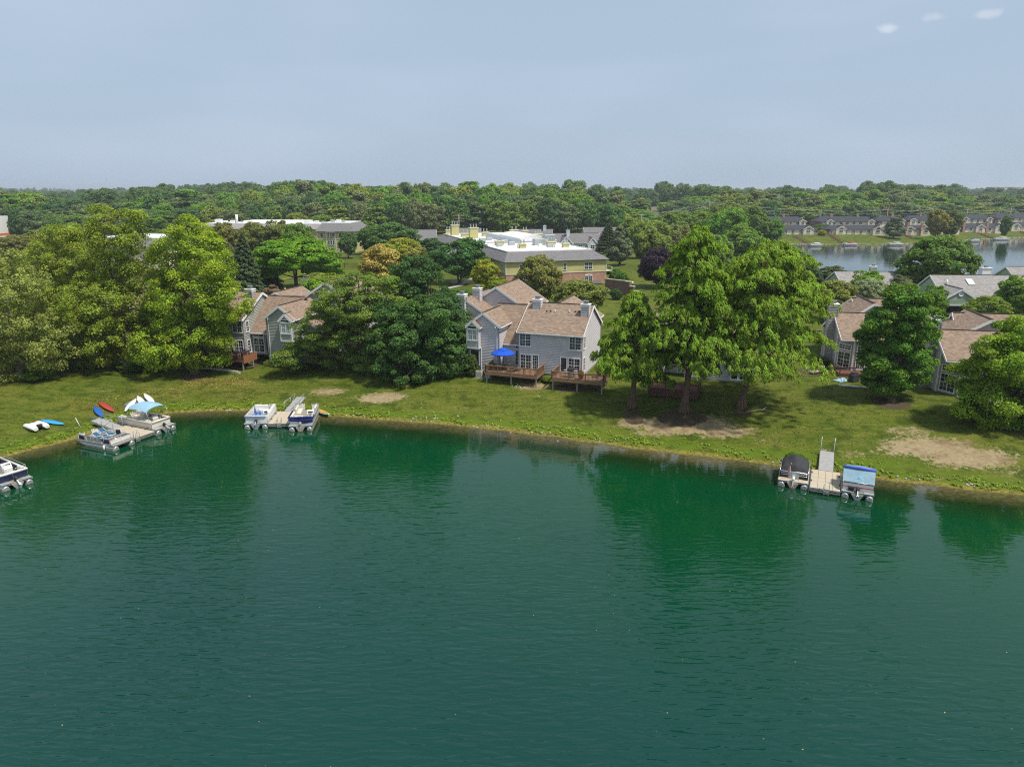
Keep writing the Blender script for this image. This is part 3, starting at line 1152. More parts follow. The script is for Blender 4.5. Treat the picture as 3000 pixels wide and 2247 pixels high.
hero('maple_tree', (1262, 1063), [(1215, 795, 66, 40), (1230, 850, 84, 56), (1260, 910, 96, 60), (1300, 960, 72, 56), (1190, 880, 60, 60), (1250, 990, 90, 60)],
     'dark', 'tall dark maple rising behind the low-boughed one', 27, .8, .15, 44000, .34, M_BARK, dict(flat=.65, ragged=.24, up=.4))
cypress('cypress_tree', (1852, 1192), (1862, 862), 110, 'cyp', 'shorter cypress in front of the house corner with mulch ring', 31, 84000, .34, first=.26)
cypress('cypress_tree', (2005, 1206), (2052, 672), 154, 'cyp', 'tall pointed cypress in the middle of the three', 32, 112000, .40, first=.23, shape=.55)
cypress('cypress_tree', (2172, 1196), (2270, 716), 188, (.095, .148, .009), 'spreading cypress on the right of the three, leaning right', 33, 118000, .36, first=.26, skew=.12, shape=.42)
hero('maple_tree', (2612, 1176), [(2640, 880, 48, 40), (2620, 940, 74, 50), (2700, 950, 56, 46), (2635, 1010, 92, 58), (2580, 1062, 54, 40), (2660, 1080, 88, 54), (2608, 1120, 70, 30), (2700, 1030, 56, 56)],
     'mapr', 'rich green maple standing alone between the two right-hand houses', 28, .8, .14, 60000, .30, M_BARK, dict(flat=.62, ragged=.24, up=.4), dict(nl=22))
hero('maple_tree', (2968, 1242), [(2985, 985, 70, 56), (2915, 1040, 70, 56), (3010, 1080, 110, 80), (2880, 1115, 76, 50), (2960, 1170, 120, 60), (2860, 1190, 60, 44), (2910, 1255, 62, 44), (3060, 1180, 90, 90), (3000, 1250, 70, 40)],
     'mapy', 'vivid yellow-green maple overhanging the bank at the right edge', 29, .8, .14, 68000, .34, M_BARK, dict(flat=.66, ragged=.26, up=.4), dict(nl=22))


# --- library trees for the middle distance and the wood: built once at 10 m, reused as copies that share the mesh
def extent(me):
    co = np.empty(len(me.vertices) * 3, np.float32)
    me.vertices.foreach_get('co', co)
    co = co.reshape(-1, 3)
    r_ = np.hypot(co[:, 0], co[:, 1])
    return dict(w=2 * float(np.percentile(r_, 98)), h=float(np.percentile(co[:, 2], 99.7)))


def lib_broad(name, seed, lobes, rc, leaf, n, bark=M_BARK, kw=None, tr=.22, tk=None):
    me, C = broad_crown(name, lobes, rc, leaf, n, seed, **(kw or {}))
    top = max(l[2] + l[5] * .55 for l in lobes)
    tm = limb_mesh(name + '_trunk', tr, top, C, seed + 1, bark, roots=False, **(tk or dict(nl=10)))
    return dict(crown=me, trunk=tm, **extent(me))


def rand_lobes(seed, w, z0, h, k, shape='oval'):
    g = np.random.default_rng(seed)
    out = []
    for i in range(k):
        t = (i + .5) / k
        z = z0 + (h - z0) * (.12 + .8 * t)
        if shape == 'oval':
            rr = math.sin(PI * (.12 + .80 * t)) ** .7
        elif shape == 'vase':
            rr = .45 + .55 * math.sin(PI * (.1 + .62 * t))
        elif shape == 'cone':
            rr = 1.05 - t * .9
        else:
            rr = 1.0 - .35 * t
        a = i * 2.4 + g.random()
        off = (w / 2) * rr * (.42 if shape != 'cone' else .22) * g.uniform(.6, 1.2)
        rad = max(.14 * w, (w / 2) * rr * g.uniform(.55, .78))
        out.append((off * math.cos(a), off * math.sin(a), z, rad, rad, max(rad * .85, (h - z0) / k * .9)))
    return out


LIB = {}
LIB['round'] = lib_broad('round_tree', 41, rand_lobes(1, 9, 1.6, 10, 9), .72, .22, 17000, kw=dict(ragged=.2))
LIB['oval'] = lib_broad('oval_tree', 42, rand_lobes(2, 7, 1.8, 10, 9), .75, .24, 13000)
LIB['vase'] = lib_broad('vase_tree', 43, rand_lobes(3, 9, 2.8, 10, 9, 'vase'), .8, .24, 13000, kw=dict(ragged=.34, openness=.1), tk=dict(nl=14, stems=2))
LIB['umbrella'] = lib_broad('umbrella_tree', 44, [(0, 0, 6.6, 6.5, 5.6, 2.2), (-3.4, .5, 5.2, 3.6, 3.4, 2.0), (3.6, -.4, 5.4, 3.6, 3.4, 1.9), (-1, -1.5, 8.0, 4, 3.6, 1.7), (1.8, .8, 7.8, 3.6, 3.2, 1.6), (0, -3, 5.4, 3.6, 3, 1.8), (4.8, 0, 4.2, 2.4, 2.2, 1.4), (-4.8, 0, 4.0, 2.2, 2.2, 1.4)],
                            .8, .2, 30000, kw=dict(flat=.42, up=.6), tr=.28, tk=dict(nl=16, stems=2))
LIB['loose'] = lib_broad('loose_tree', 45, rand_lobes(5, 6.5, 1.4, 10, 11, 'cone'), .62, .22, 12000, kw=dict(ragged=.4, openness=.16, flat=.85))
LIB['willow'] = lib_broad('willow_tree', 46, rand_lobes(6, 10, 1.2, 9, 10), .85, .22, 16000, kw=dict(droop=1.0, ragged=.36, aspect=1.7))
LIB['pine'] = lib_broad('pine_tree', 47, rand_lobes(7, 7, 2.5, 10, 10, 'oval'), .62, .17, 14000, kw=dict(flat=.5, ragged=.3, aspect=1.5, openness=.15))
for i, (sd, w, sh) in enumerate(((51, 8.4, 'oval'), (52, 7.2, 'vase'), (53, 7.6, 'oval'), (54, 6.6, 'cone'), (55, 9.0, 'oval'))):
    LIB['wood%d' % i] = lib_broad('woodland_tree', sd, rand_lobes(sd, w, .6, 10, 9 + i % 3, sh), .62, .27, 7000, kw=dict(ragged=.34, flat=.95), tk=dict(nl=4), tr=.17)


def spruce_lib(seed=61, n=14000):
    g = np.random.default_rng(seed)
    P, Nn, T, S, TI = [], [], [], [], []
    mb = MB()
    mb.tube([(0, 0, -.3), (0, 0, 4), (0, 0, 9.8)], [.2, .13, .02], 8)
    nb = 120
    for i in range(nb):
        t = .06 + .94 * i / nb
        Lb = 2.5 * (1 - t) ** .85 * g.uniform(.8, 1.1) + .12
        a = i * 2.4
        d = np.array([math.cos(a), math.sin(a), 0])
        q = max(10, int(n / nb * Lb / 1.3))
        k = g.random(q) ** .6
        side = np.array([-d[1], d[0], 0])
        pos = d * (Lb * k)[:, None] + side * (g.normal(0, .16, q) * Lb)[:, None] + np.stack([np.zeros(q), np.zeros(q), 10 * t - .32 * Lb * k ** 1.4 + g.normal(0, .08, q)], 1)
        P.append(pos)
        Nn.append(unit(np.array([0, 0, 1.]) + d * .5 + g.normal(0, .35, (q, 3))))
        T.append(np.tile(d + np.array([0, 0, -.4]), (q, 1)) + g.normal(0, .3, (q, 3)))
        S.append(g.uniform(.11, .2, q))
        TI.append(np.stack([g.random(q), np.clip(.3 + .5 * g.random(q), 0, 1), g.random(q)], 1))
        if i % 3 == 0:
            mb.tube([(0, 0, 10 * t), tuple(d * Lb * .9 + np.array([0, 0, 10 * t - .25 * Lb]))], [.04, .01], 4, caps=False)
    return dict(crown=leaf_mesh('spruce_crown', np.concatenate(P), np.concatenate(Nn), np.concatenate(S), np.concatenate(TI), np.concatenate(T), 1.7, g), trunk=mb.mesh('spruce_trunk', M_BARK), w=5.0, h=10.0)


LIB['spruce'] = spruce_lib()


def lib_tree(kind, px, Y, top_y, w_px, col, name, label, group=None, cat='tree'):
    """a library tree whose top shows at top_y and whose crown is w_px wide in the photograph, standing Y metres off"""
    x = pxx(px, Y, 6)
    z0 = gz(x, Y)
    top = atY(px, top_y, Y)
    l = LIB[kind]
    sc = (Y * math.cos(PITCH) + (CAM_H - 8) * math.sin(PITCH)) / FPX
    sz = max(.15, (top.z - z0) / l['h'])
    sx = w_px * sc / l['w']
    x = pxx(px, Y, z0 + (top.z - z0) * .6)
    return plant_tree(name, (x, Y, gz(x, Y)), l['trunk'], l['crown'], col, label, group, rz=rnd.uniform(0, 6.28), scale=(sx, sx, sz), cat=cat)
# ------------------------------------------------------------------ house kit
def clip_band(poly, z0, z1):
    def cut(P, keep, zc):
        out = []
        for i, a in enumerate(P):
            b = P[(i + 1) % len(P)]
            ka, kb = keep(a[1]), keep(b[1])
            if ka:
                out.append(a)
            if ka != kb:
                t = (zc - a[1]) / (b[1] - a[1])
                out.append((a[0] + (b[0] - a[0]) * t, zc))
        return out
    P = cut(poly, lambda z: z >= z0 - 1e-9, z0)
    return cut(P, lambda z: z <= z1 + 1e-9, z1) if len(P) > 2 else []


def lap_wall(mb, p0, p1, poly, course=.205, out=.045):
    """lapped boards on the plan line p0 -> p1 (outside is on the right hand); poly in (along, up)"""
    d = Vector((p1[0] - p0[0], p1[1] - p0[1], 0)).normalized()
    n = Vector((d.y, -d.x, 0))
    o = Vector((p0[0], p0[1], 0))
    zs = [p[1] for p in poly]
    z = min(zs)
    while z < max(zs) - 1e-6:
        z1 = min(z + course, max(zs))
        P = clip_band(poly, z, z1)
        if len(P) > 2:
            pts = []
            for s, h in P:
                k = 1 - (h - z) / course
                pts.append(o + d * s + n * (out * k + .002) + Vector((0, 0, h)))
            mb.face(pts)
            lo = [(s, h) for s, h in P if h < z + 1e-6]
            if len(lo) >= 2:
                s0, s1 = min(q[0] for q in lo), max(q[0] for q in lo)
                mb.face([o + d * s0 + n * .002 + Vector((0, 0, z)), o + d * s1 + n * .002 + Vector((0, 0, z)),
                         o + d * s1 + n * (out + .002) + Vector((0, 0, z)), o + d * s0 + n * (out + .002) + Vector((0, 0, z))])
        z = z1


def flat_wall(mb, p0, p1, z0, z1):
    d = Vector((p1[0] - p0[0], p1[1] - p0[1], 0))
    L_ = d.length
    a = Vector((p0[0], p0[1], 0))
    b = Vector((p1[0], p1[1], 0))
    mb.face([a + Vector((0, 0, z0)), b + Vector((0, 0, z0)), b + Vector((0, 0, z1)), a + Vector((0, 0, z1))], [(0, z0), (L_, z0), (L_, z1), (0, z1)])


def beam(mb, p, q, w, h):
    """board from p to q: w sideways, h upright"""
    p, q = Vector(p), Vector(q)
    d = (q - p).normalized()
    s = Vector((d.y, -d.x, 0))
    if s.length < 1e-5:
        s = Vector((1, 0, 0))
    s.normalize()
    u = s.cross(d).normalized()
    c = []
    for P in (p, q):
        for a, b in ((-1, -1), (1, -1), (1, 1), (-1, 1)):
            c.append(P + s * (a * w / 2) + u * (b * h / 2))
    mb.grid(c, [(3, 2, 1, 0), (4, 5, 6, 7), (0, 1, 5, 4), (1, 2, 6, 5), (2, 3, 7, 6), (3, 0, 4, 7)])


def roof_plane(mb, a, b, c, d, th=.10):
    """a-b along the eave, d-c along the ridge (a below d)"""
    a, b, c, d = (Vector(p) for p in (a, b, c, d))
    n = (b - a).cross(d - a).normalized()
    if n.z < 0:
        n = -n
    e = (b - a).normalized()
    up = n.cross(e)

    def uv(p):
        return ((p - a).dot(e), (p - a).dot(up))
    pts = [a, b, c, d] if (c - d).length > 1e-4 else [a, b, c]
    mb.face(pts, [uv(p) for p in pts])
    low = [p - n * th for p in pts]
    mb.face(low[::-1], [uv(p) for p in low[::-1]])
    k = len(pts)
    for i in range(k):
        j = (i + 1) % k
        mb.face([low[i], low[j], pts[j], pts[i]], [(0, 0)] * 4)


def gable_roof(root, u0, u1, v0, v1, eave, ridge, axis, matr, oh=.32, rk=.22, rakes=(1, 1), gutters=(1, 1), rpos=.5, trim=None, ridge_name=True):
    """pitched roof over a rectangle; axis is the direction of the ridge"""
    mb = MB()
    trim = trim or M_WHITE

    def W(s, t, w):
        return (s, t, w) if axis == 'u' else (t, s, w)
    s0, s1, t0, t1 = (u0, u1, v0, v1) if axis == 'u' else (v0, v1, u0, u1)
    tm = t0 + (t1 - t0) * rpos
    k0 = (ridge - eave) / (tm - t0)
    k1 = (ridge - eave) / (t1 - tm)
    S0, S1 = s0 - rk, s1 + rk
    e0, e1 = eave - oh * k0, eave - oh * k1
    off = .07
    roof_plane(mb, W(S0, t0 - oh, e0 + off), W(S1, t0 - oh, e0 + off), W(S1, tm, ridge + off), W(S0, tm, ridge + off))
    roof_plane(mb, W(S0, t1 + oh, e1 + off), W(S1, t1 + oh, e1 + off), W(S1, tm, ridge + off), W(S0, tm, ridge + off))
    r = mb.build('roof', matr, root)
    cap = MB()
    beam(cap, W(S0, tm, ridge + off + .03), W(S1, tm, ridge + off + .03), .22, .05)
    cap.build('ridge_cap', M_DARKRIDGE if ridge_name else matr, r)
    for side, s in ((0, S0), (1, S1)):
        if rakes[side]:
            o_ = -.015 if side == 0 else .015
            for q, ez in ((t0 - oh - .02, e0), (t1 + oh + .02, e1)):
                tr = MB()
                beam(tr, W(s + o_, q, ez - .08), W(s + o_, tm, ridge - .08), .045, .30)
                tr.build('rake_trim', trim, r)
    for on, q, ez in ((gutters[0], t0 - oh - .06, e0), (gutters[1], t1 + oh + .06, e1)):
        if on:
            gt = MB()
            beam(gt, W(S0, q, ez - .03), W(S1, q, ez - .03), .11, .12)
            gt.build('gutter', trim, r)
    return r


M_DARKRIDGE = mat('ridge_vent', (.075, .055, .045), .9, .2, var=.2)
_wc = {}


def window(parent, u, v, w, width, height, rz=0.0, sashes=2, rows=4, cols=2, trim=.10, glass=None, mid=True, name='window'):
    """window with its sill at height w, centred at (u, v); faces -v when rz is 0"""
    key = (round(width, 2), round(height, 2), sashes, rows, cols, trim, mid)
    if key not in _wc:
        f = MB()
        hw = width / 2
        f.box(-hw, -hw + trim, -.09, 0, 0, height)
        f.box(hw - trim, hw, -.09, 0, 0, height)
        f.box(-hw + trim, hw - trim, -.09, 0, height - trim, height)
        f.box(-hw - .03, hw + .03, -.12, 0, -.05, trim * .8)
        sw = (width - trim * 2) / sashes
        for k in range(1, sashes):
            x = -hw + trim + sw * k
            f.box(x - .045, x + .045, -.085, 0, trim * .8, height - trim)
        if mid:
            f.box(-hw + trim, hw - trim, -.07, 0, height * .5 - .03, height * .5 + .03)
        for k in range(sashes):
            x0 = -hw + trim + sw * k
            for c in range(1, cols):
                x = x0 + sw * c / cols
                f.box(x - .013, x + .013, -.058, -.02, trim, height - trim)
        for r_ in range(1, rows):
            z = trim + (height - 2 * trim) * r_ / rows
            f.box(-hw + trim, hw - trim, -.056, -.02, z - .013, z + .013)
        g = MB()
        g.box(-hw + trim * .5, hw - trim * .5, -.046, -.004, trim * .4, height - trim * .5)
        _wc[key] = (f.mesh('window_frame', M_WHITE), g)
    fr, g = _wc[key]
    o = put(name, fr, parent, (u, v, w), (0, 0, rz))
    gm = glass or M_GLASS
    gk = key + (gm.name,)
    if gk not in _wc:
        _wc[gk] = g.mesh('pane', gm)
    put('pane', _wc[gk], o, (0, 0, 0))
    return o


def chimney(root, u, v, w0, w1, su=1.0, sv=.75, matr=None):
    c = MB()
    for a, b in (((u - su / 2, v - sv / 2), (u + su / 2, v - sv / 2)), ((u + su / 2, v - sv / 2), (u + su / 2, v + sv / 2)),
                 ((u + su / 2, v + sv / 2), (u - su / 2, v + sv / 2)), ((u - su / 2, v + sv / 2), (u - su / 2, v - sv / 2))):
        L_ = math.hypot(b[0] - a[0], b[1] - a[1])
        lap_wall(c, a, b, [(0, w0), (L_, w0), (L_, w1 - .55), (0, w1 - .55)])
    o = c.build('chimney', matr or M_SIDING, root)
    t = MB()
    t.box(u - su / 2 - .08, u + su / 2 + .08, v - sv / 2 - .08, v + sv / 2 + .08, w1 - .55, w1 - .28, .02)
    t.box(u - su / 2 - .14, u + su / 2 + .14, v - sv / 2 - .14, v + sv / 2 + .14, w1 - .28, w1 - .15, .02)
    t.build('chimney_collar', M_WHITE, o)
    k = MB()
    k.box(u - .28, u + .28, v - .24, v + .24, w1 - .15, w1 + .17, .03)
    k.box(u - .34, u + .34, v - .3, v + .3, w1 + .17, w1 + .23, .02)
    k.build('flue_cap', M_METALCAP, o)
    for a, b in ((-1, -1), (1, -1), (1, 1), (-1, 1)):
        cb = MB()
        x, y = u + a * (su / 2 + .012), v + b * (sv / 2 + .012)
        cb.box(x - .06, x + .06, y - .06, y + .06, w0, w1 - .56)
        cb.build('corner_board', M_SIDING_DK if matr is None else matr, o)
    return o


def downspout(root, u, v, z1, z0, kick=(0, -.3)):
    b = MB()
    b.tube([(u - .18, v - .28, z1 + .1), (u, v - .06, z1 - .3), (u, v - .06, z0 + .2), (u + kick[0], v - .06 + kick[1], z0 + .04)], .05, 6)
    return b.build('downspout', M_WHITE, root)


def block(root, u0, u1, v0, v1, z0, eave, matr, ridge=None, axis='u', corner=None, rpos=.5, z_side=None):
    """lapped walls on the four sides of a rectangle, with gable triangles under the roof"""
    b = MB()
    for a, c, g in (((u0, v0), (u1, v0), axis == 'v'), ((u1, v0), (u1, v1), axis == 'u'), ((u1, v1), (u0, v1), axis == 'v'), ((u0, v1), (u0, v0), axis == 'u')):
        L_ = math.hypot(c[0] - a[0], c[1] - a[1])
        P = [(0, z0), (L_, z0), (L_, eave), (0, eave)]
        if g and ridge:
            P = [(0, z0), (L_, z0), (L_, eave), (L_ * rpos, ridge), (0, eave)]
        lap_wall(b, a, c, P)
    o = b.build('wall', matr, root)
    if corner:
        for x, y in ((u0, v0), (u1, v0), (u1, v1), (u0, v1)):
            cb = MB()
            dx = -1 if x == u0 else 1
            dy = -1 if y == v0 else 1
            cb.box(x - .05 + dx * .02, x + .05 + dx * .02, y - .05 + dy * .02, y + .05 + dy * .02, z0, eave - .02)
            cb.build('corner_board', corner, o)
    return o


def door(parent, u, v, w, width=.95, height=2.0, rz=0.0, dark=False):
    o = window(parent, u, v, w, width, height, rz, 1, 1 if dark else 5, 1 if dark else 3, .13, None, False, 'door')
    h = MB()
    h.box(-width / 2 + .1, -width / 2 + .14, -.15, -.085, .9, 1.05, .008)
    put('handle', h.mesh('handle', M_GALV), o)
    return o


def townhouse(name, O, rot, floor, label, siding, mirror=False, group=None, left_wing=True, right_unit=True, m=0.0):
    root = empty(name, (O[0], O[1], floor), rot, label, 'house', group)
    if mirror:
        root.scale = (-1, 1, 1)
    zb = -1.5
    # main two-storey block
    block(root, m, 8.15 + m, 0, 9.6, -.3, 4.92, siding, 7.75, 'u', M_SIDING_DK)
    fd = MB()
    fd.box(m + .05, m + 8.1, .05, 9.5, zb, -.3)
    fd.build('foundation', M_CONC, root)
    gable_roof(root, m, 8.15 + m, 0, 9.6, 4.92, 7.75, 'u', M_ROOF)
    window(root, .87 + m, 0, 2.95, 1.58, 1.68)
    window(root, 7.30 + m, 0, 2.93, 1.60, 1.70)
    window(root, .93 + m, 0, .02, 1.54, 1.95)
    for w_, h_ in ((2.95, 1.5), (.1, 1.8)):
        window(root, m, .9, w_, .75, h_, -PI / 2, 1, 4, 2)
    door(root, 2.22 + m, 0, .02)
    door(root, 5.90 + m, 0, .02, dark=True)
    window(root, 7.22 + m, 0, .05, 1.60, 1.90)
    for w_, h_ in ((2.95, 1.6), (.1, 1.8)):
        window(root, 8.15 + m, 1.0, w_, .8, h_, PI / 2, 1, 4, 2)
    chimney(root, 1.15 + m, 4.0, 5.9, 8.5, .95, .8, siding)
    chimney(root, 7.7 + m, 3.2, 5.5, 8.35, .9, .75, siding)
    vents = []
    for i, (u_, v_) in enumerate(((2.6, 3.3), (3.1, 3.35), (3.7, 3.2), (5.6, 3.3), (6.3, 3.5), (6.8, 3.5))):
        b = MB()
        w_ = 4.92 + v_ * (7.75 - 4.92) / 4.8
        b.tube([(u_ + m, v_, w_), (u_ + m, v_, w_ + (.42 if i in (2, 3) else .2))], .06 if i in (2, 3) else .11, 8)
        b.build('vent_pipe', M_WHITE if i in (2, 3) else M_TAR, root)
    # recessed middle under a long low roof
    b = MB()
    lap_wall(b, (-2.75, 1.75), (m, 1.75), [(0, -.3), (2.75 + m, -.3), (2.75 + m, 2.95), (0, 2.95)])
    b.build('wall', siding, root)
    b = MB()
    roof_plane(b, (-3.1, 1.35, 2.74), (m - .02, 1.35, 2.74), (m - .02, 6.0, 7.2), (-5.2, 6.0, 7.2))
    roof_plane(b, (m - .02, 10.6, 2.9), (-5.2, 10.6, 2.9), (-5.2, 6.0, 7.2), (m - .02, 6.0, 7.2))
    r = b.build('roof', M_ROOF, root)
    b = MB()
    beam(b, (-3.1, 1.29, 2.68), (m - .03, 1.29, 2.68), .11, .12)
    b.build('gutter', M_WHITE, r)
    b = MB()
    beam(b, (-5.1, 6.0, 7.28), (m - .1, 6.0, 7.28), .22, .05)
    b.build('ridge_cap', M_DARKRIDGE, r)
    mw = 1.05 if m == 0 else 1.7
    window(root, -.62 + m * .55, 1.75, .0, mw, 2.0, 0, 2, 4, 2)
    window(root, -.62 + m * .55, 1.75, 2.12, mw, .62, 0, 2, 1, 2, mid=False)
    downspout(root, -2.55, 1.75, 2.75, -.8)
    # gabled wing with its bay
    b = MB()
    lap_wall(b, (-6.85, 0), (-2.7, 0), [(0, -1.1), (4.15, -1.1), (4.15, 5.35), (2.075, 6.85), (0, 5.35)])
    lap_wall(b, (-2.7, 0), (-2.7, 7.5), [(0, -1.1), (7.5, -1.1), (7.5, 5.35), (0, 5.35)])
    lap_wall(b, (-6.85, 7.5), (-6.85, 0), [(0, -1.1), (7.5, -1.1), (7.5, 5.35), (0, 5.35)])
    wl_ = b.build('wall', siding, root)
    for x in (-6.87, -2.68):
        cb = MB()
        cb.box(x - .055, x + .055, -.075, .035, -1.1, 5.3)
        cb.build('corner_board', M_SIDING_DK, wl_)
    gable_roof(root, -6.85, -2.7, 0, 7.5, 5.35, 6.85, 'v', M_ROOF, rakes=(1, 0))
    downspout(root, -2.95, 0, 5.1, -1.1)
    downspout(root, -5.12, 0, 2.5, -1.1, (0, -.1))
    b = MB()
    lap_wall(b, (-6.8, -.75), (-5.2, -.75), [(0, 2.5), (1.6, 2.5), (1.6, 5.2), (.8, 5.95), (0, 5.2)])
    lap_wall(b, (-5.2, -.75), (-5.2, .02), [(0, 2.5), (.77, 2.5), (.77, 5.2), (0, 5.2)])
    lap_wall(b, (-6.8, .02), (-6.8, -.75), [(0, 2.5), (.77, 2.5), (.77, 5.2), (0, 5.2)])
    b.box(-6.78, -5.22, -.73, 0, 2.45, 2.5)
    bay = b.build('bay', siding, root)
    b = MB()
    b.box(-6.86, -5.14, -.82, -.02, 2.28, 2.46)
    for x in (-6.82, -5.18):
        b.box(x - .06, x + .06, -.82, -.70, 2.46, 5.1)
    b.build('bay_trim', M_WHITE, bay)
    gable_roof(root, -6.8, -5.2, -.75, .6, 5.2, 5.95, 'v', M_ROOF, oh=.2, rk=.15, rakes=(1, 0), gutters=(1, 1), ridge_name=False)
    window(root, -6.0, -.755, 3.35, 1.35, 1.45, 0, 2, 4, 2, glass=M_CURTAIN)
    window(root, -6.0, -.755, 4.84, 1.35, .42, 0, 1, 1, 1, mid=False)
    window(root, -6.0, -.02, .0, 1.3, 2.1, 0, 1, 1, 1, mid=False, name='patio_door')
    if left_wing:
        # lean-to sun room and the chimney gables behind it
        b = MB()
        lap_wall(b, (-9.9, 2.2), (-6.87, 2.2), [(0, -1.2), (3.03, -1.2), (3.03, 4.9), (0, 3.3)])
        lap_wall(b, (-9.9, 7), (-9.9, 2.2), [(0, -1.2), (4.8, -1.2), (4.8, 3.3), (0, 3.3)])
        b.build('wall', siding, root)
        b = MB()
        roof_plane(b, (-10.2, 1.9, 3.2), (-10.2, 7.2, 3.2), (-6.9, 7.2, 5.0), (-6.9, 1.9, 5.0))
        r = b.build('roof', M_ROOF, root)
        b = MB()
        beam(b, (-10.2, 1.88, 3.1), (-6.9, 1.88, 4.88), .035, .24)
        b.build('rake_trim', M_WHITE, r)
        window(root, -8.85, 2.2, .1, 1.5, 2.0, 0, 2, 4, 2)
        window(root, -8.85, 2.2, 2.25, 1.5, .75, 0, 2, 2, 2, mid=False)
        block(root, -12.6, -7.0, 5.4, 14, -1.2, 6.0, siding, 7.7, 'v', rpos=.5)
        gable_roof(root, -12.6, -7.0, 5.4, 14, 6.0, 7.75, 'v', M_ROOF, rakes=(1, 1))
        chimney(root, -9.95, 5.1, -1, 8.45, 1.0, .85, siding)
        chimney(root, -9.0, 8.2, 5.5, 8.95, .95, .8, siding)
        window(root, -11.3, 5.4, 4.2, 1.1, 1.1, 0, 2, 2, 2)
        block(root, -11, -2.2, 9.2, 18, -1.2, 6.1, siding, 8.9, 'v')
        gable_roof(root, -11, -2.2, 9.2, 18, 6.1, 8.9, 'v', M_ROOF)
    if right_unit:
        # rear range with its own gable
        block(root, -2, 6.5, 10.2, 17, -1.2, 4.6, siding, 6.9, 'v')
        gable_roof(root, -2, 6.5, 10.2, 17, 4.6, 7.0, 'v', M_ROOF)
    return root


def local(O, rot, floor, u, v, w=0):
    return Vector((O[0] + u * math.cos(rot) - v * math.sin(rot), O[1] + u * math.sin(rot) + v * math.cos(rot), floor + w))


HB = ((.87, 87.4), R(-20), 3.0)
HA = ((-35.2, 93.8), R(-15), 3.3)
townhouse('townhouse', *HB, 'lilac-grey two-storey townhouse with brown roof and blue parasol deck', M_SIDING)
townhouse('townhouse', *HA, 'grey-green townhouse half hidden behind the yellow-green sycamore', M_SAGE, mirror=True, m=1.0)
pB2 = local(*HB, 19.2, 1.0)
pB3 = local(*HB, 20.0, 5.5)
townhouse('townhouse', (pB3.x, pB3.y), R(-20), 2.5, 'lilac-grey townhouse glimpsed behind the three cypresses', M_SIDING, left_wing=False)
pA2 = local(*HA, -19.5, 1.5)
townhouse('townhouse', (pA2.x, pA2.y), R(-12), 3.2, 'townhouse roof and gables glimpsed through the left sycamores', M_SAGE, mirror=False, left_wing=False)


# --- decks
_bal = {}


def deck(name, O, rot, floor, u0, u1, v0, v1, rails, label, matr, drop=1.6, posts=(0, .5, 1), bal=True, skirt=.3):
    c = local(O, rot, floor, u0, v0)
    root = empty(name, c, rot, label, 'deck')
    W_, D_ = u1 - u0, v1 - v0
    b = MB()
    n = int(D_ / .145)
    for k in range(n):
        b.box(0, W_, D_ * k / n + .006, D_ * (k + 1) / n - .006, -.04, 0)
    b.build('floor_boards', matr, root)
    b = MB()
    b.box(-.02, W_ + .02, -.06, -.015, -skirt, -.042)
    b.box(-.06, -.02, -.06, D_, -skirt, -.042)
    b.box(W_ + .02, W_ + .06, -.06, D_, -skirt, -.042)
    b.box(.02, W_ - .02, D_ * .5, D_ * .5 + .05, -skirt, -.05)
    b.build('rim_joist', matr, root)
    for t in posts:
        for vv in (.18, D_ - .3):
            x = .12 + (W_ - .24) * t
            wp = local(O, rot, floor, u0 + x, v0 + vv)
            h = floor - gz(wp.x, wp.y) + .1
            if h > .35:
                b = MB()
                b.box(x - .07, x + .07, vv - .07, vv + .07, -h, -skirt * .6)
                b.build('support_post', M_GREYWOOD, root)
    for (a0, b0, a1, b1) in rails:
        p, q = Vector((a0 * W_, b0 * D_, 0)), Vector((a1 * W_, b1 * D_, 0))
        L_ = (q - p).length
        d = (q - p).normalized()
        r = MB()
        beam(r, p + Vector((0, 0, .93)), q + Vector((0, 0, .93)), .14, .045)
        beam(r, p + Vector((0, 0, .86)), q + Vector((0, 0, .86)), .045, .09)
        beam(r, p + Vector((0, 0, .10)), q + Vector((0, 0, .10)), .045, .09)
        r.build('railing', matr, root)
        np_ = max(1, int(round(L_ / 1.9)))
        for k in range(np_ + 1):
            x = p + d * (L_ * k / np_)
            key = ('post', matr.name)
            if key not in _bal:
                pm = MB()
                pm.box(-.05, .05, -.05, .05, -.28, 1.0, .008)
                _bal[key] = pm.mesh('post', matr)
            put('post', _bal[key], root, x)
        if bal:
            key = ('bal', matr.name)
            if key not in _bal:
                pm = MB()
                pm.box(-.022, .022, -.022, .022, .06, .88)
                _bal[key] = pm.mesh('baluster', matr)
            nb = int(L_ / .155)
            for k in range(1, nb):
                put('baluster', _bal[key], root, p + d * (L_ * k / nb), (0, 0, math.atan2(d.y, d.x)))
    return root


deck('deck', *HB, -3.3, 3.4, -3.15, -.05, ((0, 0, 1, 0), (1, 0, 1, .93), (0, 0, 0, .85)), 'raised cedar deck with blue parasol behind the lilac house', M_DECKWOOD)
deck('deck', *HB, 5.35, 11.6, -3.3, -.05, ((0, 0, 1, 0), (0, 0, 0, .9), (1, 0, 1, .9)), 'raised cedar deck with grill beside the shorter cypress', M_DECKWOOD)
deck('deck', *HA, -7.2, .4, -2.7, -.05, ((0, 0, 1, 0), (1, 0, 1, .6)), 'low brown deck with blue chairs at the grey-green house', M_DECKDARK, skirt=.4)
d3 = deck('deck', (pB2.x, pB2.y), R(-20), 2.5, -2.4, 3.2, -3.0, -.05, ((0, 0, 1, 0), (1, 0, 1, .9), (0, 0, 0, .9)), 'dark brown deck with solid front seen between two cypresses', M_DECKDARK, bal=False)
for k in range(5):
    b = MB()
    b.box(.02, 5.58, -.035, -.012, -.75 + k * .19, -.57 + k * .19)
    b.build('screen_board', M_DECKDARK, d3)

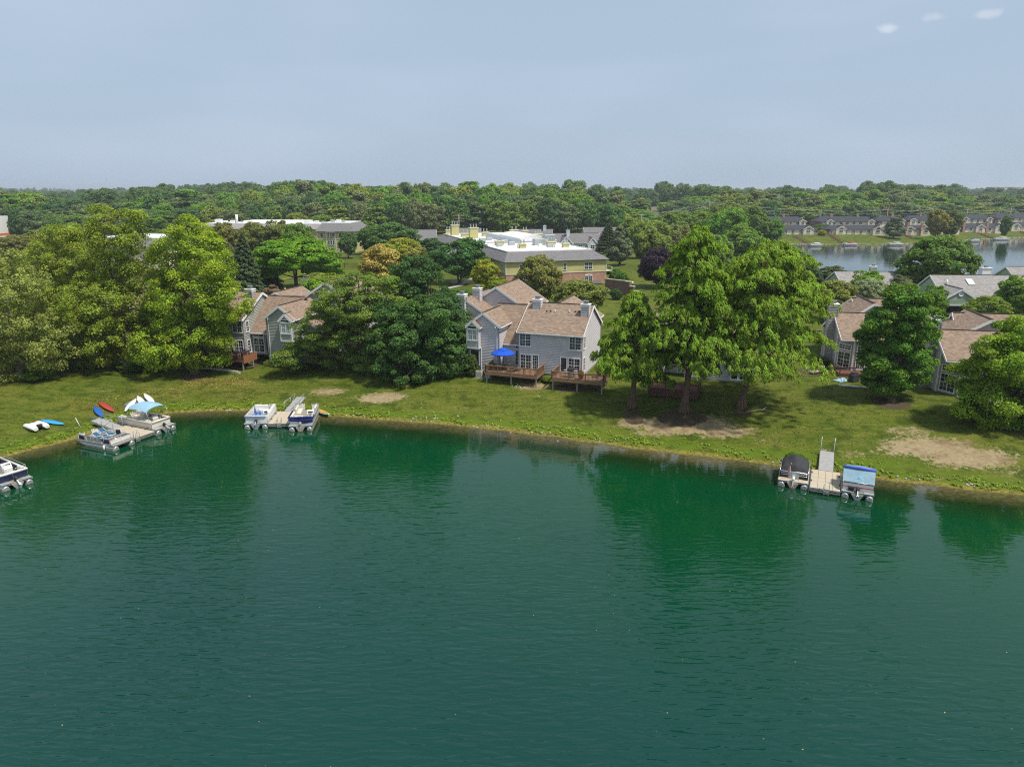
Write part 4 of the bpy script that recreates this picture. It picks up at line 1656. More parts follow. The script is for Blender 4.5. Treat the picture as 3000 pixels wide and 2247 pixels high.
# --- the two houses on the right: one-storey end units with a window bay
def bay_house(name, O, rot, floor, label, siding, L=9.0, D=9.0, eave=4.1, ridge=6.6, upper=True):
    root = empty(name, (O[0], O[1], floor), rot, label, 'house')
    zb = -1.2
    b = MB()
    # walls with the front left corner cut off for the window bay
    lap_wall(b, (1.6, 0), (L, 0), [(0, zb), (L - 1.6, zb), (L - 1.6, eave), (0, eave)])
    lap_wall(b, (L, 0), (L, D), [(0, zb), (D, zb), (D, eave), (D / 2, ridge), (0, eave)])
    lap_wall(b, (0, D), (0, 2.2), [(0, zb), (D - 2.2, zb), (D - 2.2, eave + (ridge - eave) * 2.2 / (D / 2)), (D / 2, ridge), (0, eave)])
    lap_wall(b, (0, 2.2), (1.6, 0), [(0, zb), (2.72, zb), (2.72, eave), (0, eave + (ridge - eave) * 2.2 / (D / 2))])
    b.build('wall', siding, root)
    gable_roof(root, 0, L, 0, D, eave, ridge, 'u', M_ROOF)
    ang = math.atan2(-2.2, 1.6)
    for x, y in ((.06, 2.12), (1.55, .07)):
        bm = MB()
        bm.box(x - .1, x + .1, y - .1, y + .1, zb, eave + (.9 if y > 1 else -.05))
        bm.build('corner_board', M_WHITE, root)
    window(root, .8 - .02, 1.1 - .02, .1, 1.9, 2.1, ang, 2, 4, 2)
    window(root, .8 - .02, 1.1 - .02, 2.4, 1.9, .8, ang, 2, 2, 2, mid=False)
    window(root, 2.45, 0, .1, 1.2, 2.1, 0, 2, 4, 2)
    window(root, 2.45, 0, 2.4, 1.2, .8, 0, 1, 2, 3, mid=False)
    door(root, 4.2, 0, .05, dark=True)
    window(root, 6.6, 0, .8, 1.5, 1.5)
    window(root, 0, 4.6, .6, 1.0, 1.6, -PI / 2, 1, 4, 2)
    chimney(root, -.42, 4.2, zb, ridge + 1.45, 1.05, 1.0, siding)
    if upper:
        block(root, 1.5, L, 6.2, 13.5, zb, eave + .8, siding, ridge + 1.1, 'v')
        gable_roof(root, 1.5, L, 6.2, 13.5, eave + .8, ridge + 1.1, 'v', M_ROOF)
        block(root, 4.5, L + 5, 10.0, 15.5, zb, eave + .4, siding, ridge + .8, 'u')
        gable_roof(root, 4.5, L + 5, 10, 15.5, eave + .4, ridge + .8, 'u', M_ROOF)
    return root


pD = at(2462, 1083, 2.6)
HD = ((pD.x - .2, pD.y), R(-9), 2.6)
bay_house('corner_house', *HD, 'taupe house with white corner windows right of the cypresses', M_TAUPE)
pE = at(2760, 1156, 2.5)
HE = ((pE.x, pE.y), R(-12), 2.5)
bay_house('corner_house', *HE, 'taupe house with white corner windows behind the right-edge maple', M_TAUPE, L=11)
deck('deck', *HD, -.6, 4.6, -2.6, -.1, ((0, 0, 1, 0), (0, 0, 0, .9)), 'low dark railed deck of the house right of the cypresses', M_DECKDARK, bal=False, skirt=.3)
b = MB()
b.box(0, 7, 0, 3.0, -.5, 0)
pt = empty('patio', local(*HE, 1.4, -3.1), R(-12), 'small concrete patio under the right-edge maple', 'patio')
b.build('slab', M_CONC, pt)

# --- houses further back
def simple_house(name, px, Y, rot, L, D, eave, ridge, label, siding, roofm, axis='u', extra=None, floor=None, group=None, chim=None, wins=True):
    x = pxx(px, Y, 4)
    z = gz(x, Y) if floor is None else floor
    root = empty(name, (x, Y, z), rot, label, 'house', group)
    block(root, -L / 2, L / 2, 0, D, -.6, eave, siding, ridge, axis)
    gable_roof(root, -L / 2, L / 2, 0, D, eave, ridge, axis, roofm)
    if wins:
        n = max(2, int(L / 3.2))
        for k in range(n):
            u = -L / 2 + L * (k + .5) / n
            window(root, u, 0, .9, 1.3, 1.4, 0, 2, 2, 1)
            if eave > 5:
                window(root, u, 0, 3.6, 1.3, 1.3, 0, 2, 2, 1)
    for (u0, u1, dv, ez, rz_) in (extra or ()):
        block(root, u0, u1, -dv, D / 2, -.6, ez, siding, rz_, 'v')
        gable_roof(root, u0, u1, -dv, D / 2, ez, rz_, 'v', roofm, rakes=(1, 0))
        window(root, (u0 + u1) / 2, -dv, ez * .35, min(1.6, (u1 - u0) * .45), 1.4, 0, 2, 2, 1)
    for (u, v, w0, w1) in (chim or ()):
        chimney(root, u, v, w0, w1, 1.1, .9, siding)
    return root


# green house with the open garage
gY = 126.0
gx = pxx(2800, gY, 3)
gar = empty('garage_house', (gx, gY, 2.6), R(-4), 'pale green house with long grey roof and open garage', 'house')
block(gar, -1.2, 24, 3.2, 13.5, -.6, 3.7, M_MINT, 6.7, 'u')
gable_roof(gar, -1.2, 24, 3.2, 13.5, 3.7, 6.7, 'u', M_ROOF_PALE)
b = MB()
lap_wall(b, (-2.6, 0), (-2.1, 0), [(0, -.6), (.5, -.6), (.5, 2.9), (0, 2.9)])
lap_wall(b, (2.6, 0), (3.2, 0), [(0, -.6), (.6, -.6), (.6, 2.9), (0, 2.9)])
lap_wall(b, (-2.6, 0), (3.2, 0), [(0, 2.35), (5.8, 2.35), (5.8, 3.4), (2.9, 5.2), (0, 3.4)])
lap_wall(b, (3.2, 0), (3.2, 4), [(0, -.6), (4, -.6), (4, 3.4), (0, 3.4)])
lap_wall(b, (-2.6, 4), (-2.6, 0), [(0, -.6), (4, -.6), (4, 3.4), (0, 3.4)])
b.build('wall', M_MINT, gar)
gable_roof(gar, -2.6, 3.2, 0, 7, 3.4, 5.2, 'v', M_ROOF_PALE, rakes=(1, 0))
for x0, x1, z0, z1 in ((-2.1, 2.6, 2.22, 2.4), (-2.22, -2.1, -.1, 2.4), (2.6, 2.72, -.1, 2.4)):
    b = MB()
    b.box(x0, x1, -.05, .1, z0, z1)
    b.build('garage_door_frame', M_WHITE, gar)
b = MB()
b.lathe([(.0, 0), (.42, 0), (.42, .05), (.5, .05), (.5, .12), (.3, .12), (.28, .05)], 20)
b.build('round_vent', M_WHITE, gar, (.3, -.02, 4.3), (PI / 2, 0, 0))
b = MB()
b.box(-.6, .6, -.9, .9, 0, .14)
b.build('skylight', M_GALV, gar, (5.0, 6.4, 5.66), (math.atan2(3.0, 5.15), 0, 0))
chimney(gar, 9.2, 9.6, 5.2, 8.2, 1.6, 1.1, M_WHITE)
b = MB()
b.tube([(.6, 5.9, 5.0), (.6, 5.9, 6.2)], .14, 8)
b.build('vent_pipe', M_WHITE, gar)
simple_house('bungalow', 2592, 146, R(-3), 17, 10, 2.7, 5.2, 'long low house with pale grey roof against the far lake', M_MINT, M_ROOF_PALE, chim=((-.6, 5.5, 4.0, 6.5),), wins=False)
simple_house('bungalow', 3080, 152, R(-3), 14, 10, 2.8, 5.6, 'grey roof rising behind the garage house at the right edge', M_MINT, M_ROOF_PALE, wins=False)
# blue-grey houses behind the apartment roofs
simple_house('grey_house', 1700, 262, R(12), 17, 11, 3.2, 6.2, 'pale blue-grey house with white gables behind the apartment roof', M_BLUEGREY, M_ROOF_GREY, extra=((-8, -3.5, 1.5, 3.2, 5.6), (2.5, 6, 1.2, 3.0, 5.0)), chim=((-3.6, 4, 4.5, 7.6),))
simple_house('grey_house', 1775, 285, R(5), 16, 11, 3.6, 7.2, 'second pale grey house with round gable vent beside the spruce', M_BLUEGREY, M_ROOF_GREY, extra=((-3, 3, 1.5, 3.8, 6.6),))
simple_house('grey_house', 1560, 290, R(0), 16, 10, 3.4, 6.2, 'grey-roofed house between the white roof and yellow tree', M_BLUEGREY, M_ROOF_GREY, extra=((-6, -1.5, 1.5, 3.3, 5.8),), chim=((5, 4, 4.5, 7.8),))
simple_house('grey_house', 1375, 300, R(0), 9, 9, 3.6, 6.2, 'small light blue gabled house beyond the tall roof chimneys', M_BLUEGREY, M_ROOF_GREY, extra=((-2, 2.5, 1.2, 3.6, 6.0),))
simple_house('grey_house', 1240, 268, R(8), 10, 10, 3.8, 7.2, 'grey roof peak left of the white apartment roof', M_CREAM, M_ROOF_GREY)

# --- brick and mustard apartment house with the white roof
def uvbox(mb, x0, x1, y0, y1, z0, z1):
    for a, c in (((x0, y0), (x1, y0)), ((x1, y0), (x1, y1)), ((x1, y1), (x0, y1)), ((x0, y1), (x0, y0))):
        flat_wall(mb, a, c, z0, z1)


def mansard(root, poly_lo, poly_hi, z0, z1, matr, deckm):
    b = MB()
    k = len(poly_lo)
    for i in range(k):
        j = (i + 1) % k
        roof_plane(b, (*poly_lo[i], z0), (*poly_lo[j], z0), (*poly_hi[j], z1), (*poly_hi[i], z1), .05)
    r = b.build('roof', matr, root)
    b = MB()
    b.face([(*p, z1 - .02) for p in poly_hi])
    for i in range(k):
        j = (i + 1) % k
        beam(b, (*poly_hi[i], z1), (*poly_hi[j], z1), .4, .22)
    b.build('flat_roof', deckm, r)
    return r


apt = empty('apartment_house', (-1.4, 164.3, 2.7), R(17.8), 'brick and mustard apartment house with grey mansard and white roof', 'apartments')
b = MB()
for a, c in (((0, 0), (25.2, 0)), ((25.2, 0), (25.2, 34)), ((0, 34), (0, 0))):
    flat_wall(b, a, c, -1.5, 3.15)
b.build('brick_wall', M_BRICK, apt)
b = MB()
for a, c, L_ in (((0, 0), (25.2, 0), 25.2), ((25.2, 0), (25.2, 34), 34), ((0, 34), (0, 0), 34)):
    lap_wall(b, a, c, [(0, 3.25), (L_, 3.25), (L_, 6.05), (0, 6.05)], .22)
b.build('siding', M_OLIVE, apt)
b = MB()
b.box(-.1, 25.3, -.1, .05, 3.1, 3.27)
b.box(-.35, 25.55, -.45, .05, 5.95, 6.12)
for u in (0, 25.2):
    b.box(u - .12, u + .12, -.08, .06, 3.27, 5.95)
b.build('trim', mat('cream_trim', (.62, .58, .45), .6, .3), apt)
mansard(apt, [(-.6, -.6), (25.8, -.6), (25.8, 34), (-.6, 34)], [(1.8, 4.4), (23.2, 4.4), (23.2, 31), (1.8, 31)], 6.05, 8.0, M_ROOF_GREY, M_FLATROOF)
for u, w_, h_, s_, z_ in ((4.2, 1.9, 1.7, 2, 3.75), (14.6, .8, 1.7, 1, 3.75), (20.6, 2.1, 1.7, 2, 3.75), (4.2, 1.9, 1.6, 2, .9)):
    window(apt, u, -.02, z_, w_, h_, 0, s_, 3, 2)
wa = window(apt, 20.7, -.02, .55, 2.1, 1.6, 0, 2, 4, 2)
b = MB()
b.tube([(-1.05, -.05, 1.6), (-.75, -.05, 1.85), (0, -.05, 1.98), (.75, -.05, 1.85), (1.05, -.05, 1.6)], .09, 6)
put('arch', b.mesh('arch', M_WHITE), wa)
for v in (3, 8, 14, 20):
    window(apt, 0, v, 3.75, 1.6, 1.7, -PI / 2, 2, 3, 2)
    window(apt, 25.2, v, 3.75, 1.6, 1.7, PI / 2, 2, 3, 2)
b = MB()
for k in range(2):
    b.box(25.25, 27.4, 1 + k * 7, 4.6 + k * 7, 3.0, 3.15)
    b.box(25.25, 27.4, 1 + k * 7, 4.6 + k * 7, .1, .2)
    for vv in (1.1, 4.5):
        b.box(27.2, 27.4, vv - .1 + k * 7, vv + .1 + k * 7, -1.4, 4.1)
    b.box(27.25, 27.35, 1 + k * 7, 4.6 + k * 7, 4.0, 4.1)
b.build('balcony', MATS['cream_trim'], apt)
b = MB()
b.box(-1.2, 1.2, -1.4, 0, 0, .12)
b.build('porch_roof', M_ROOF_GREY, apt, (22.6, 0, .9), (R(25), 0, 0))
# long rear range
b = MB()
for a, c in (((29, 34), (29, 78)), ((29, 78), (0, 78)), ((0, 78), (0, 34)), ((25.2, 34), (29, 34))):
    flat_wall(b, a, c, -1.5, 3.15)
b.build('brick_wall', M_BRICK, apt)
for a, c, L_ in (((25.2, 34), (29, 34), 3.8), ((29, 34), (29, 78), 44), ((0, 78), (0, 34), 44)):
    b = MB()
    lap_wall(b, a, c, [(0, 3.25), (L_, 3.25), (L_, 6.05), (0, 6.05)], .22)
    b.build('siding', M_OLIVE, apt)
mansard(apt, [(-.6, 33.9), (29.6, 33.9), (29.6, 78.6), (-.6, 78.6)], [(2.2, 34.1), (26.5, 36.5), (26.5, 75), (2.2, 75)], 6.08, 8.05, M_ROOF_GREY, M_FLATROOF)
for v in (26, 32, 38, 52, 58, 64, 70):
    window(apt, 0, v, 3.75, 1.6, 1.7, -PI / 2, 2, 3, 2)
# low projecting bay on the left side
b = MB()
for a, c, L_ in (((-6, 40), (0, 40), 6), ((-6, 49), (-6, 40), 9)):
    lap_wall(b, a, c, [(0, -1.5), (L_, -1.5), (L_, 4.6), (0, 4.6)], .22)
b.build('siding', M_OLIVE, apt)
mansard(apt, [(-6.6, 39.4), (.5, 39.4), (.5, 49.6), (-6.6, 49.6)], [(-4.4, 41.6), (.4, 41.6), (.4, 47.5), (-4.4, 47.5)], 4.6, 6.3, M_ROOF_GREY, M_FLATROOF)


def roof_stack(u, v, w, su, sv, h, pipes=2, nm='roof_stack'):
    b = MB()
    b.box(u - su / 2, u + su / 2, v - sv / 2, v + sv / 2, w - .1, w + h)
    o = b.build(nm, M_OLIVE, apt)
    b = MB()
    b.box(u - su / 2 - .15, u + su / 2 + .15, v - sv / 2 - .15, v + sv / 2 + .15, w + h, w + h + .22)
    b.build('cap', MATS['cream_trim'], o)
    b = MB()
    for k in range(pipes):
        x = u - su / 2 + su * (k + .5) / pipes
        b.tube([(x, v, w + h + .2), (x, v, w + h + 1.0)], .16, 8)
        b.tube([(x, v, w + h + 1.0), (x, v, w + h + 1.15)], .24, 8)
    b.build('flue', M_GALV, o)


for a in ((4.2, 68, 8, 2.4, 1.8, 3.0, 3), (6, 51.5, 8, 2.5, 1.8, 3.0, 3), (3.4, 74, 8, 1.6, 1.2, 1.2, 2), (5, 58, 8, 2.4, 1.2, 1.0, 2), (8.5, 62, 8, 2, 1.2, 1.0, 2), (12, 60, 8, 2.0, 1.2, 1.1, 2), (23, 65, 8, 2.6, 1.4, 1.4, 2),
          (25, 60, 8, 1.8, 1.4, 1.4, 2), (6, 25, 8, 2.2, 1.3, .9, 2), (8.6, 13.7, 8, 1.6, 1.2, .9, 2), (18.2, 19, 8, 2.2, 1.4, .9, 3), (19.6, 12.3, 8, 1.6, 1.2, .9, 2), (24.5, 46.6, 8, 2.4, 1.4, 1.2, 3)):
    roof_stack(*a)
b = MB()
pr = [(.0, 0), (.0, .5), (.5, .95), (1.4, 1.2), (2.3, .95), (2.8, .5), (2.8, 0)]
b.prism([(p[0] + 11, p[1] + 8) for p in pr], 'y', 30, 56)
b.build('barrel_skylight', mat('ribbed_skylight', (.34, .36, .38), .3, .6, .2, var=.1), apt)
b = MB()
b.prism([(p[0] * 3 + 16, p[1] * 1.3 + 8) for p in pr], 'y', 38, 58)
b.build('vaulted_roof', M_FLATROOF, apt)
for (u, v, s_) in ((16, 22, 1.5), (4.5, 20, .7), (9, 24, .8), (9, 17, .6), (16, 14, .7), (17.4, 13, .6), (14.5, 17, .5), (8, 42, .8), (24, 36, 1.6), (19, 26, 1.0), (12, 20, .6), (5, 38, .9), (9, 30, .8), (20, 50, 1.2), (22, 42, .9)):
    b = MB()
    b.box(-s_, s_, -s_ * .7, s_ * .7, 0, s_ * .9 + .2, .05)
    b.build('rooftop_unit', M_GALV if s_ > .65 else M_WHITE, apt, (u, v, 8.0))

# --- second white-roofed apartment house
aY = 258.0
ap2 = empty('apartment_house', (pxx(948, aY, 5), aY, 2.7), R(-4), 'cream three-storey apartment house with white roof beyond the locust', 'apartments')
b = MB()
for a, c, L_ in (((-2, 0), (11.5, 0), 13.5), ((11.5, 0), (11.5, 22), 22), ((-50, 6), (-2, 6), 48), ((-2, 6), (-2, 0), 6), ((-50, 24), (-50, 6), 18)):
    lap_wall(b, a, c, [(0, -1), (L_, -1), (L_, 7.6), (0, 7.6)], .25)
b.build('wall', M_OLIVE, ap2)
b = MB()
for w_ in (2.3, 4.9):
    b.box(-2.1, 11.6, -.14, .02, w_, w_ + .18)
for u in (-2, 1.3, 4.6, 8, 11.5):
    b.box(u - .2, u + .2, -.16, .02, -1, 7.6)
b.box(1.1, 4.8, -.5, .02, 7.1, 7.6)
b.build('trim', MATS['cream_trim'], ap2)
mansard(ap2, [(-2.6, -.7), (12.1, -.7), (12.1, 22), (-2.6, 22)], [(-1, 3.2), (8.6, 3.2), (8.6, 19), (-1, 19)], 7.6, 10.4, M_ROOF_GREY, M_FLATROOF)
mansard(ap2, [(-50.5, 5.4), (-2.7, 5.4), (-2.7, 24), (-50.5, 24)], [(-47, 8), (-2.7, 8), (-2.7, 21), (-47, 21)], 8.0, 9.8, M_ROOF_PALE, M_FLATROOF)
b = MB()
roof_plane(b, (1.0, -.9, 7.5), (4.9, -.9, 7.5), (2.95, 1.5, 8.8), (2.95, 1.5, 8.8))
b.build('roof', M_ROOF_GREY, ap2)
for u in (-.4, 2.1, 2.95, 3.8, 6.3, 9.8):
    for w_ in (.3, 3.0, 5.6):
        window(ap2, u, -.17 if 1.5 < u < 4.5 else -.03, w_, .85 if 1.5 < u < 4.5 else 1.1, 1.5, 0, 1, 2, 1)
for (u, v, s_) in ((-6, 12, .8), (-9, 11, .9), (-4, 13, .6), (1, 9, .7), (3, 10, .8), (5, 9, .6), (-14, 12, 1.1), (-38, 12, .9), (-41, 12, .8), (-44, 13, 1.2), (-35, 14, .5)):
    b = MB()
    b.box(-s_, s_, -s_ * .7, s_ * .7, 0, s_ * 1.1 + .2, .05)
    b.build('rooftop_unit', M_WHITE if s_ > .75 else M_GALV, ap2, (u, v, 9.7 if u < -2.7 else 10.3))
b = MB()
b.tube([(-36.5, 12, 9.7), (-36.5, 12, 13)], .45, 10)
b.build('vent_stack', M_WHITE, ap2)
b = MB()
b.prism([(8.2, 9.7), (20.8, 9.7), (19, 10.8), (10, 10.8)], 'x', -33, -10)
b.build('raised_roof', M_FLATROOF, ap2)
# third white roof glimpsed through the sycamores
ap3 = empty('apartment_house', (pxx(390, 190, 5), 190, 2.7), R(-10), 'white-roofed building glimpsed through the tallest sycamore', 'apartments')
block(ap3, -14, 9, 0, 22, -1, 7.5, M_CREAM)
mansard(ap3, [(-14.6, -.6), (9.6, -.6), (9.6, 22), (-14.6, 22)], [(-11.5, 3), (6.5, 3), (6.5, 19), (-11.5, 19)], 7.5, 9.6, M_ROOF_GREY, M_FLATROOF)
for u in (-11, -6, -1, 4):
    window(ap3, u, 0, 4.2, 1.6, 1.5, 0, 2, 2, 1)
    window(ap3, u, 0, .9, 1.6, 1.5, 0, 2, 2, 1)
# ------------------------------------------------------------------ docks and boats
M_DOCK = mat('beige_dock_panel', (.47, .40, .30), .8, .25, var=.10, scale=1.8)
M_GANG = mat('grey_gangway_tread', (.33, .32, .31), .8, .25, var=.12, scale=3)
M_BOATWHITE = mat('boat_white', (.74, .72, .67), .4, .5, var=.07, scale=2)
M_VINYL = mat('cream_vinyl', (.66, .60, .50), .5, .4, var=.08, scale=3)
M_NAVY = mat('navy_panel', (.012, .018, .055), .4, .5, var=.15)
M_COVERNAVY = mat('navy_cover_cloth', (.02, .03, .14), .8, .2, var=.2, scale=3, bump=.6, bscale=8)
M_COVERBLACK = mat('black_cover_cloth', (.045, .045, .048), .85, .2, var=.2, scale=3, bump=.5, bscale=7)
M_BIMINI = mat('faded_blue_canvas', (.26, .43, .54), .85, .2, var=.12, scale=2)
M_TARP = mat('light_blue_tarpaulin', (.17, .36, .47), .6, .35, var=.2, scale=3, bump=.6, bscale=6)
M_ROYAL = mat('royal_blue_canvas', (.10, .14, .55), .7, .3, var=.12, scale=3)
M_UMB = mat('blue_parasol_cloth', (.012, .085, .52), .75, .25, var=.08)
M_BLUEPLASTIC = mat('blue_plastic', (.015, .14, .50), .4, .5, var=.08)
M_ALGAE = mat('algae_stained_aluminium', (.36, .32, .24), .6, .3, .3, var=.3, scale=4)
M_CARPET = mat('grey_boat_carpet', (.28, .25, .22), .9, .1, var=.15)
M_ORANGE = mat('orange_paint', (.75, .16, .03), .5, .4, var=.1)
M_FLAGRED = mat('flag_red', (.55, .03, .05), .8, .2, var=.1)
M_CLEARVINYL = mat('clear_vinyl_window', (.24, .36, .42), .12, .7, var=.15, scale=2)


def dock(c, ang, W_, L_, label, nx=4, ny=4, ladder_at=.55):
    """floating dock: c is the middle of the lake end, ang the direction towards the bank"""
    root = empty('floating_dock', (c[0], c[1], 0), ang - PI / 2, label, 'dock')
    pw, pl = W_ / nx, L_ / ny
    pm = MB()
    pm.box(-pw / 2 + .008, pw / 2 - .008, -pl / 2 + .008, pl / 2 - .008, -.04, 0, .008)
    me = pm.mesh('panel', M_DOCK)
    for i in range(nx):
        for j in range(ny):
            put('panel', me, root, (-W_ / 2 + pw * (i + .5), pl * (j + .5), .5 + rnd.uniform(-.003, .003)))
    b = MB()
    for z in (.40, .22):
        b.box(-W_ / 2 - .03, W_ / 2 + .03, -.03, .02, z - .035, z + .035)
        b.box(-W_ / 2 - .03, -W_ / 2 + .01, .02, L_, z - .035, z + .035)
        b.box(W_ / 2 - .01, W_ / 2 + .03, .02, L_, z - .035, z + .035)
        b.box(-W_ / 2, W_ / 2, L_ - .03, L_ + .02, z - .035, z + .035)
    n = 7
    for k in range(n):
        x0 = -W_ / 2 + W_ * k / n
        beam(b, (x0, -.01, .24 if k % 2 else .38), (x0 + W_ / n, -.01, .38 if k % 2 else .24), .03, .03)
    for k in range(10):
        y0 = L_ * k / 10
        for s in (-1, 1):
            beam(b, (s * (W_ / 2 + .01), y0, .24 if k % 2 else .38), (s * (W_ / 2 + .01), y0 + L_ / 10, .38 if k % 2 else .24), .03, .03)
    b.build('frame', M_ALU, root)
    for k in (.12, .5, .88):
        b = MB()
        y = L_ * k
        b.tube([(-W_ / 2 + .02, y, 0.0), (-W_ / 2 + .1, y, 0.0), (W_ / 2 - .1, y, 0.0), (W_ / 2 - .02, y, 0.0)], [.12, .24, .24, .12], 12)
        b.build('float_tube', M_ALGAE, root)
    if ladder_at:
        x = -W_ / 2 + W_ * ladder_at
        b = MB()
        for s in (-.21, .21):
            b.tube([(x + s, .25, .52), (x + s, .22, 1.05), (x + s, .05, 1.2), (x + s, -.1, 1.0), (x + s, -.12, -.55)], .028, 6)
        for z in (-.1, .12, .34):
            b.box(x - .21, x + .21, -.17, -.07, z - .02, z + .02)
        b.build('ladder', M_ALU, root)
    for s, y in ((-1, L_ * .35), (-1, L_ * .8), (1, L_ * .3), (1, L_ * .75)):
        b = MB()
        b.box(s * (W_ / 2 - .06) - .05, s * (W_ / 2 - .06) + .05, y - .12, y + .12, .505, .58, .02)
        b.build('cleat', M_TAR, root)
    return root


def gangway(p0, p1, W_, label, truss=None, posts=None):
    """ramp from the dock p0 to the bank p1"""
    p0, p1 = Vector(p0), Vector(p1)
    d = p1 - p0
    L_ = d.length
    ang = math.atan2(d.y, d.x)
    root = empty('gangway', p0, ang - PI / 2, label, 'gangway')
    tilt = math.atan2(d.z, math.hypot(d.x, d.y))
    M = Matrix.Rotation(tilt, 4, 'X')
    b = MB()
    b.M = M
    n = 9
    for k in range(n):
        b.box(-W_ / 2, W_ / 2, L_ * k / n + .006, L_ * (k + 1) / n - .006, -.05, 0)
    b.build('tread', M_GANG, root)
    b = MB()
    b.M = M
    for s in (-1, 1):
        b.box(s * W_ / 2 - .04, s * W_ / 2 + .04, 0, L_, -.16, -.02)
    b.build('stringer', M_ALU, root)
    for s in (truss or ()):
        b = MB()
        x = s * W_ / 2
        h = 1.0
        ys = (.05, L_ * .5, L_ * .92)
        b.tube([(x, ys[0], 0), (x, ys[0] + .0, h), (x, ys[2], h), (x, ys[2] + .12, 0)], .03, 6)
        b.tube([(x, ys[0], h), (x, ys[1], 0)], .022, 6)
        b.tube([(x, ys[1], 0), (x, ys[2], h)], .022, 6)
        b.tube([(x, ys[1], 0), (x, ys[1], h)], .022, 6)
        b.build('handrail', M_GALV, root)
    for s, y in (posts or ()):
        b = MB()
        b.tube([(s * W_ / 2, y, -.9), (s * W_ / 2, y, 1.9)], .035, 6)
        b.build('mooring_pole', M_GALV, root)
    return root


def rounded(b, x0, x1, y0, y1, z0, z1, r=.06):
    b.box(x0, x1, y0, y1, z0, z1, r)


def outboard(root, y=-.25, prop=None, cowl=None, tilt=0.0, k=.72):
    b = MB()
    b.M = Matrix.Translation((0, y, .55)) @ Matrix.Rotation(-tilt, 4, 'X') @ Matrix.Scale(k, 4)
    rounded(b, -.17, .17, -.42, .12, .15, .62, .09)
    o = b.build('outboard_motor', cowl or M_TAR, root)
    b = MB()
    b.M = Matrix.Translation((0, y, .55)) @ Matrix.Rotation(-tilt, 4, 'X') @ Matrix.Scale(k, 4)
    b.box(-.07, .07, -.30, -.06, -.62, .15, .02)
    b.tube([(0, -.5, -.62), (0, -.35, -.62), (0, .12, -.62)], [.05, .09, .04], 8)
    b.build('motor_leg', M_GALV, o)
    b = MB()
    b.M = Matrix.Translation((0, y, .55)) @ Matrix.Rotation(-tilt, 4, 'X') @ Matrix.Scale(k, 4) @ Matrix.Translation((0, -.5, -.62))
    for k in range(3):
        a = 2 * PI * k / 3
        b.box(-.05, .05, -.015, .015, .0, .2) if k == 0 else beam(b, (0, 0, 0), (.17 * math.sin(a), 0, .17 * math.cos(a)), .03, .1)
    b.build('propeller', prop or M_ALU, o)
    b = MB()
    b.prism([(-.45, .42), (.45, .42), (.18, -.05), (-.18, -.05)], 'y', -.05, .35)
    b.build('motor_pod', M_ALU, root)


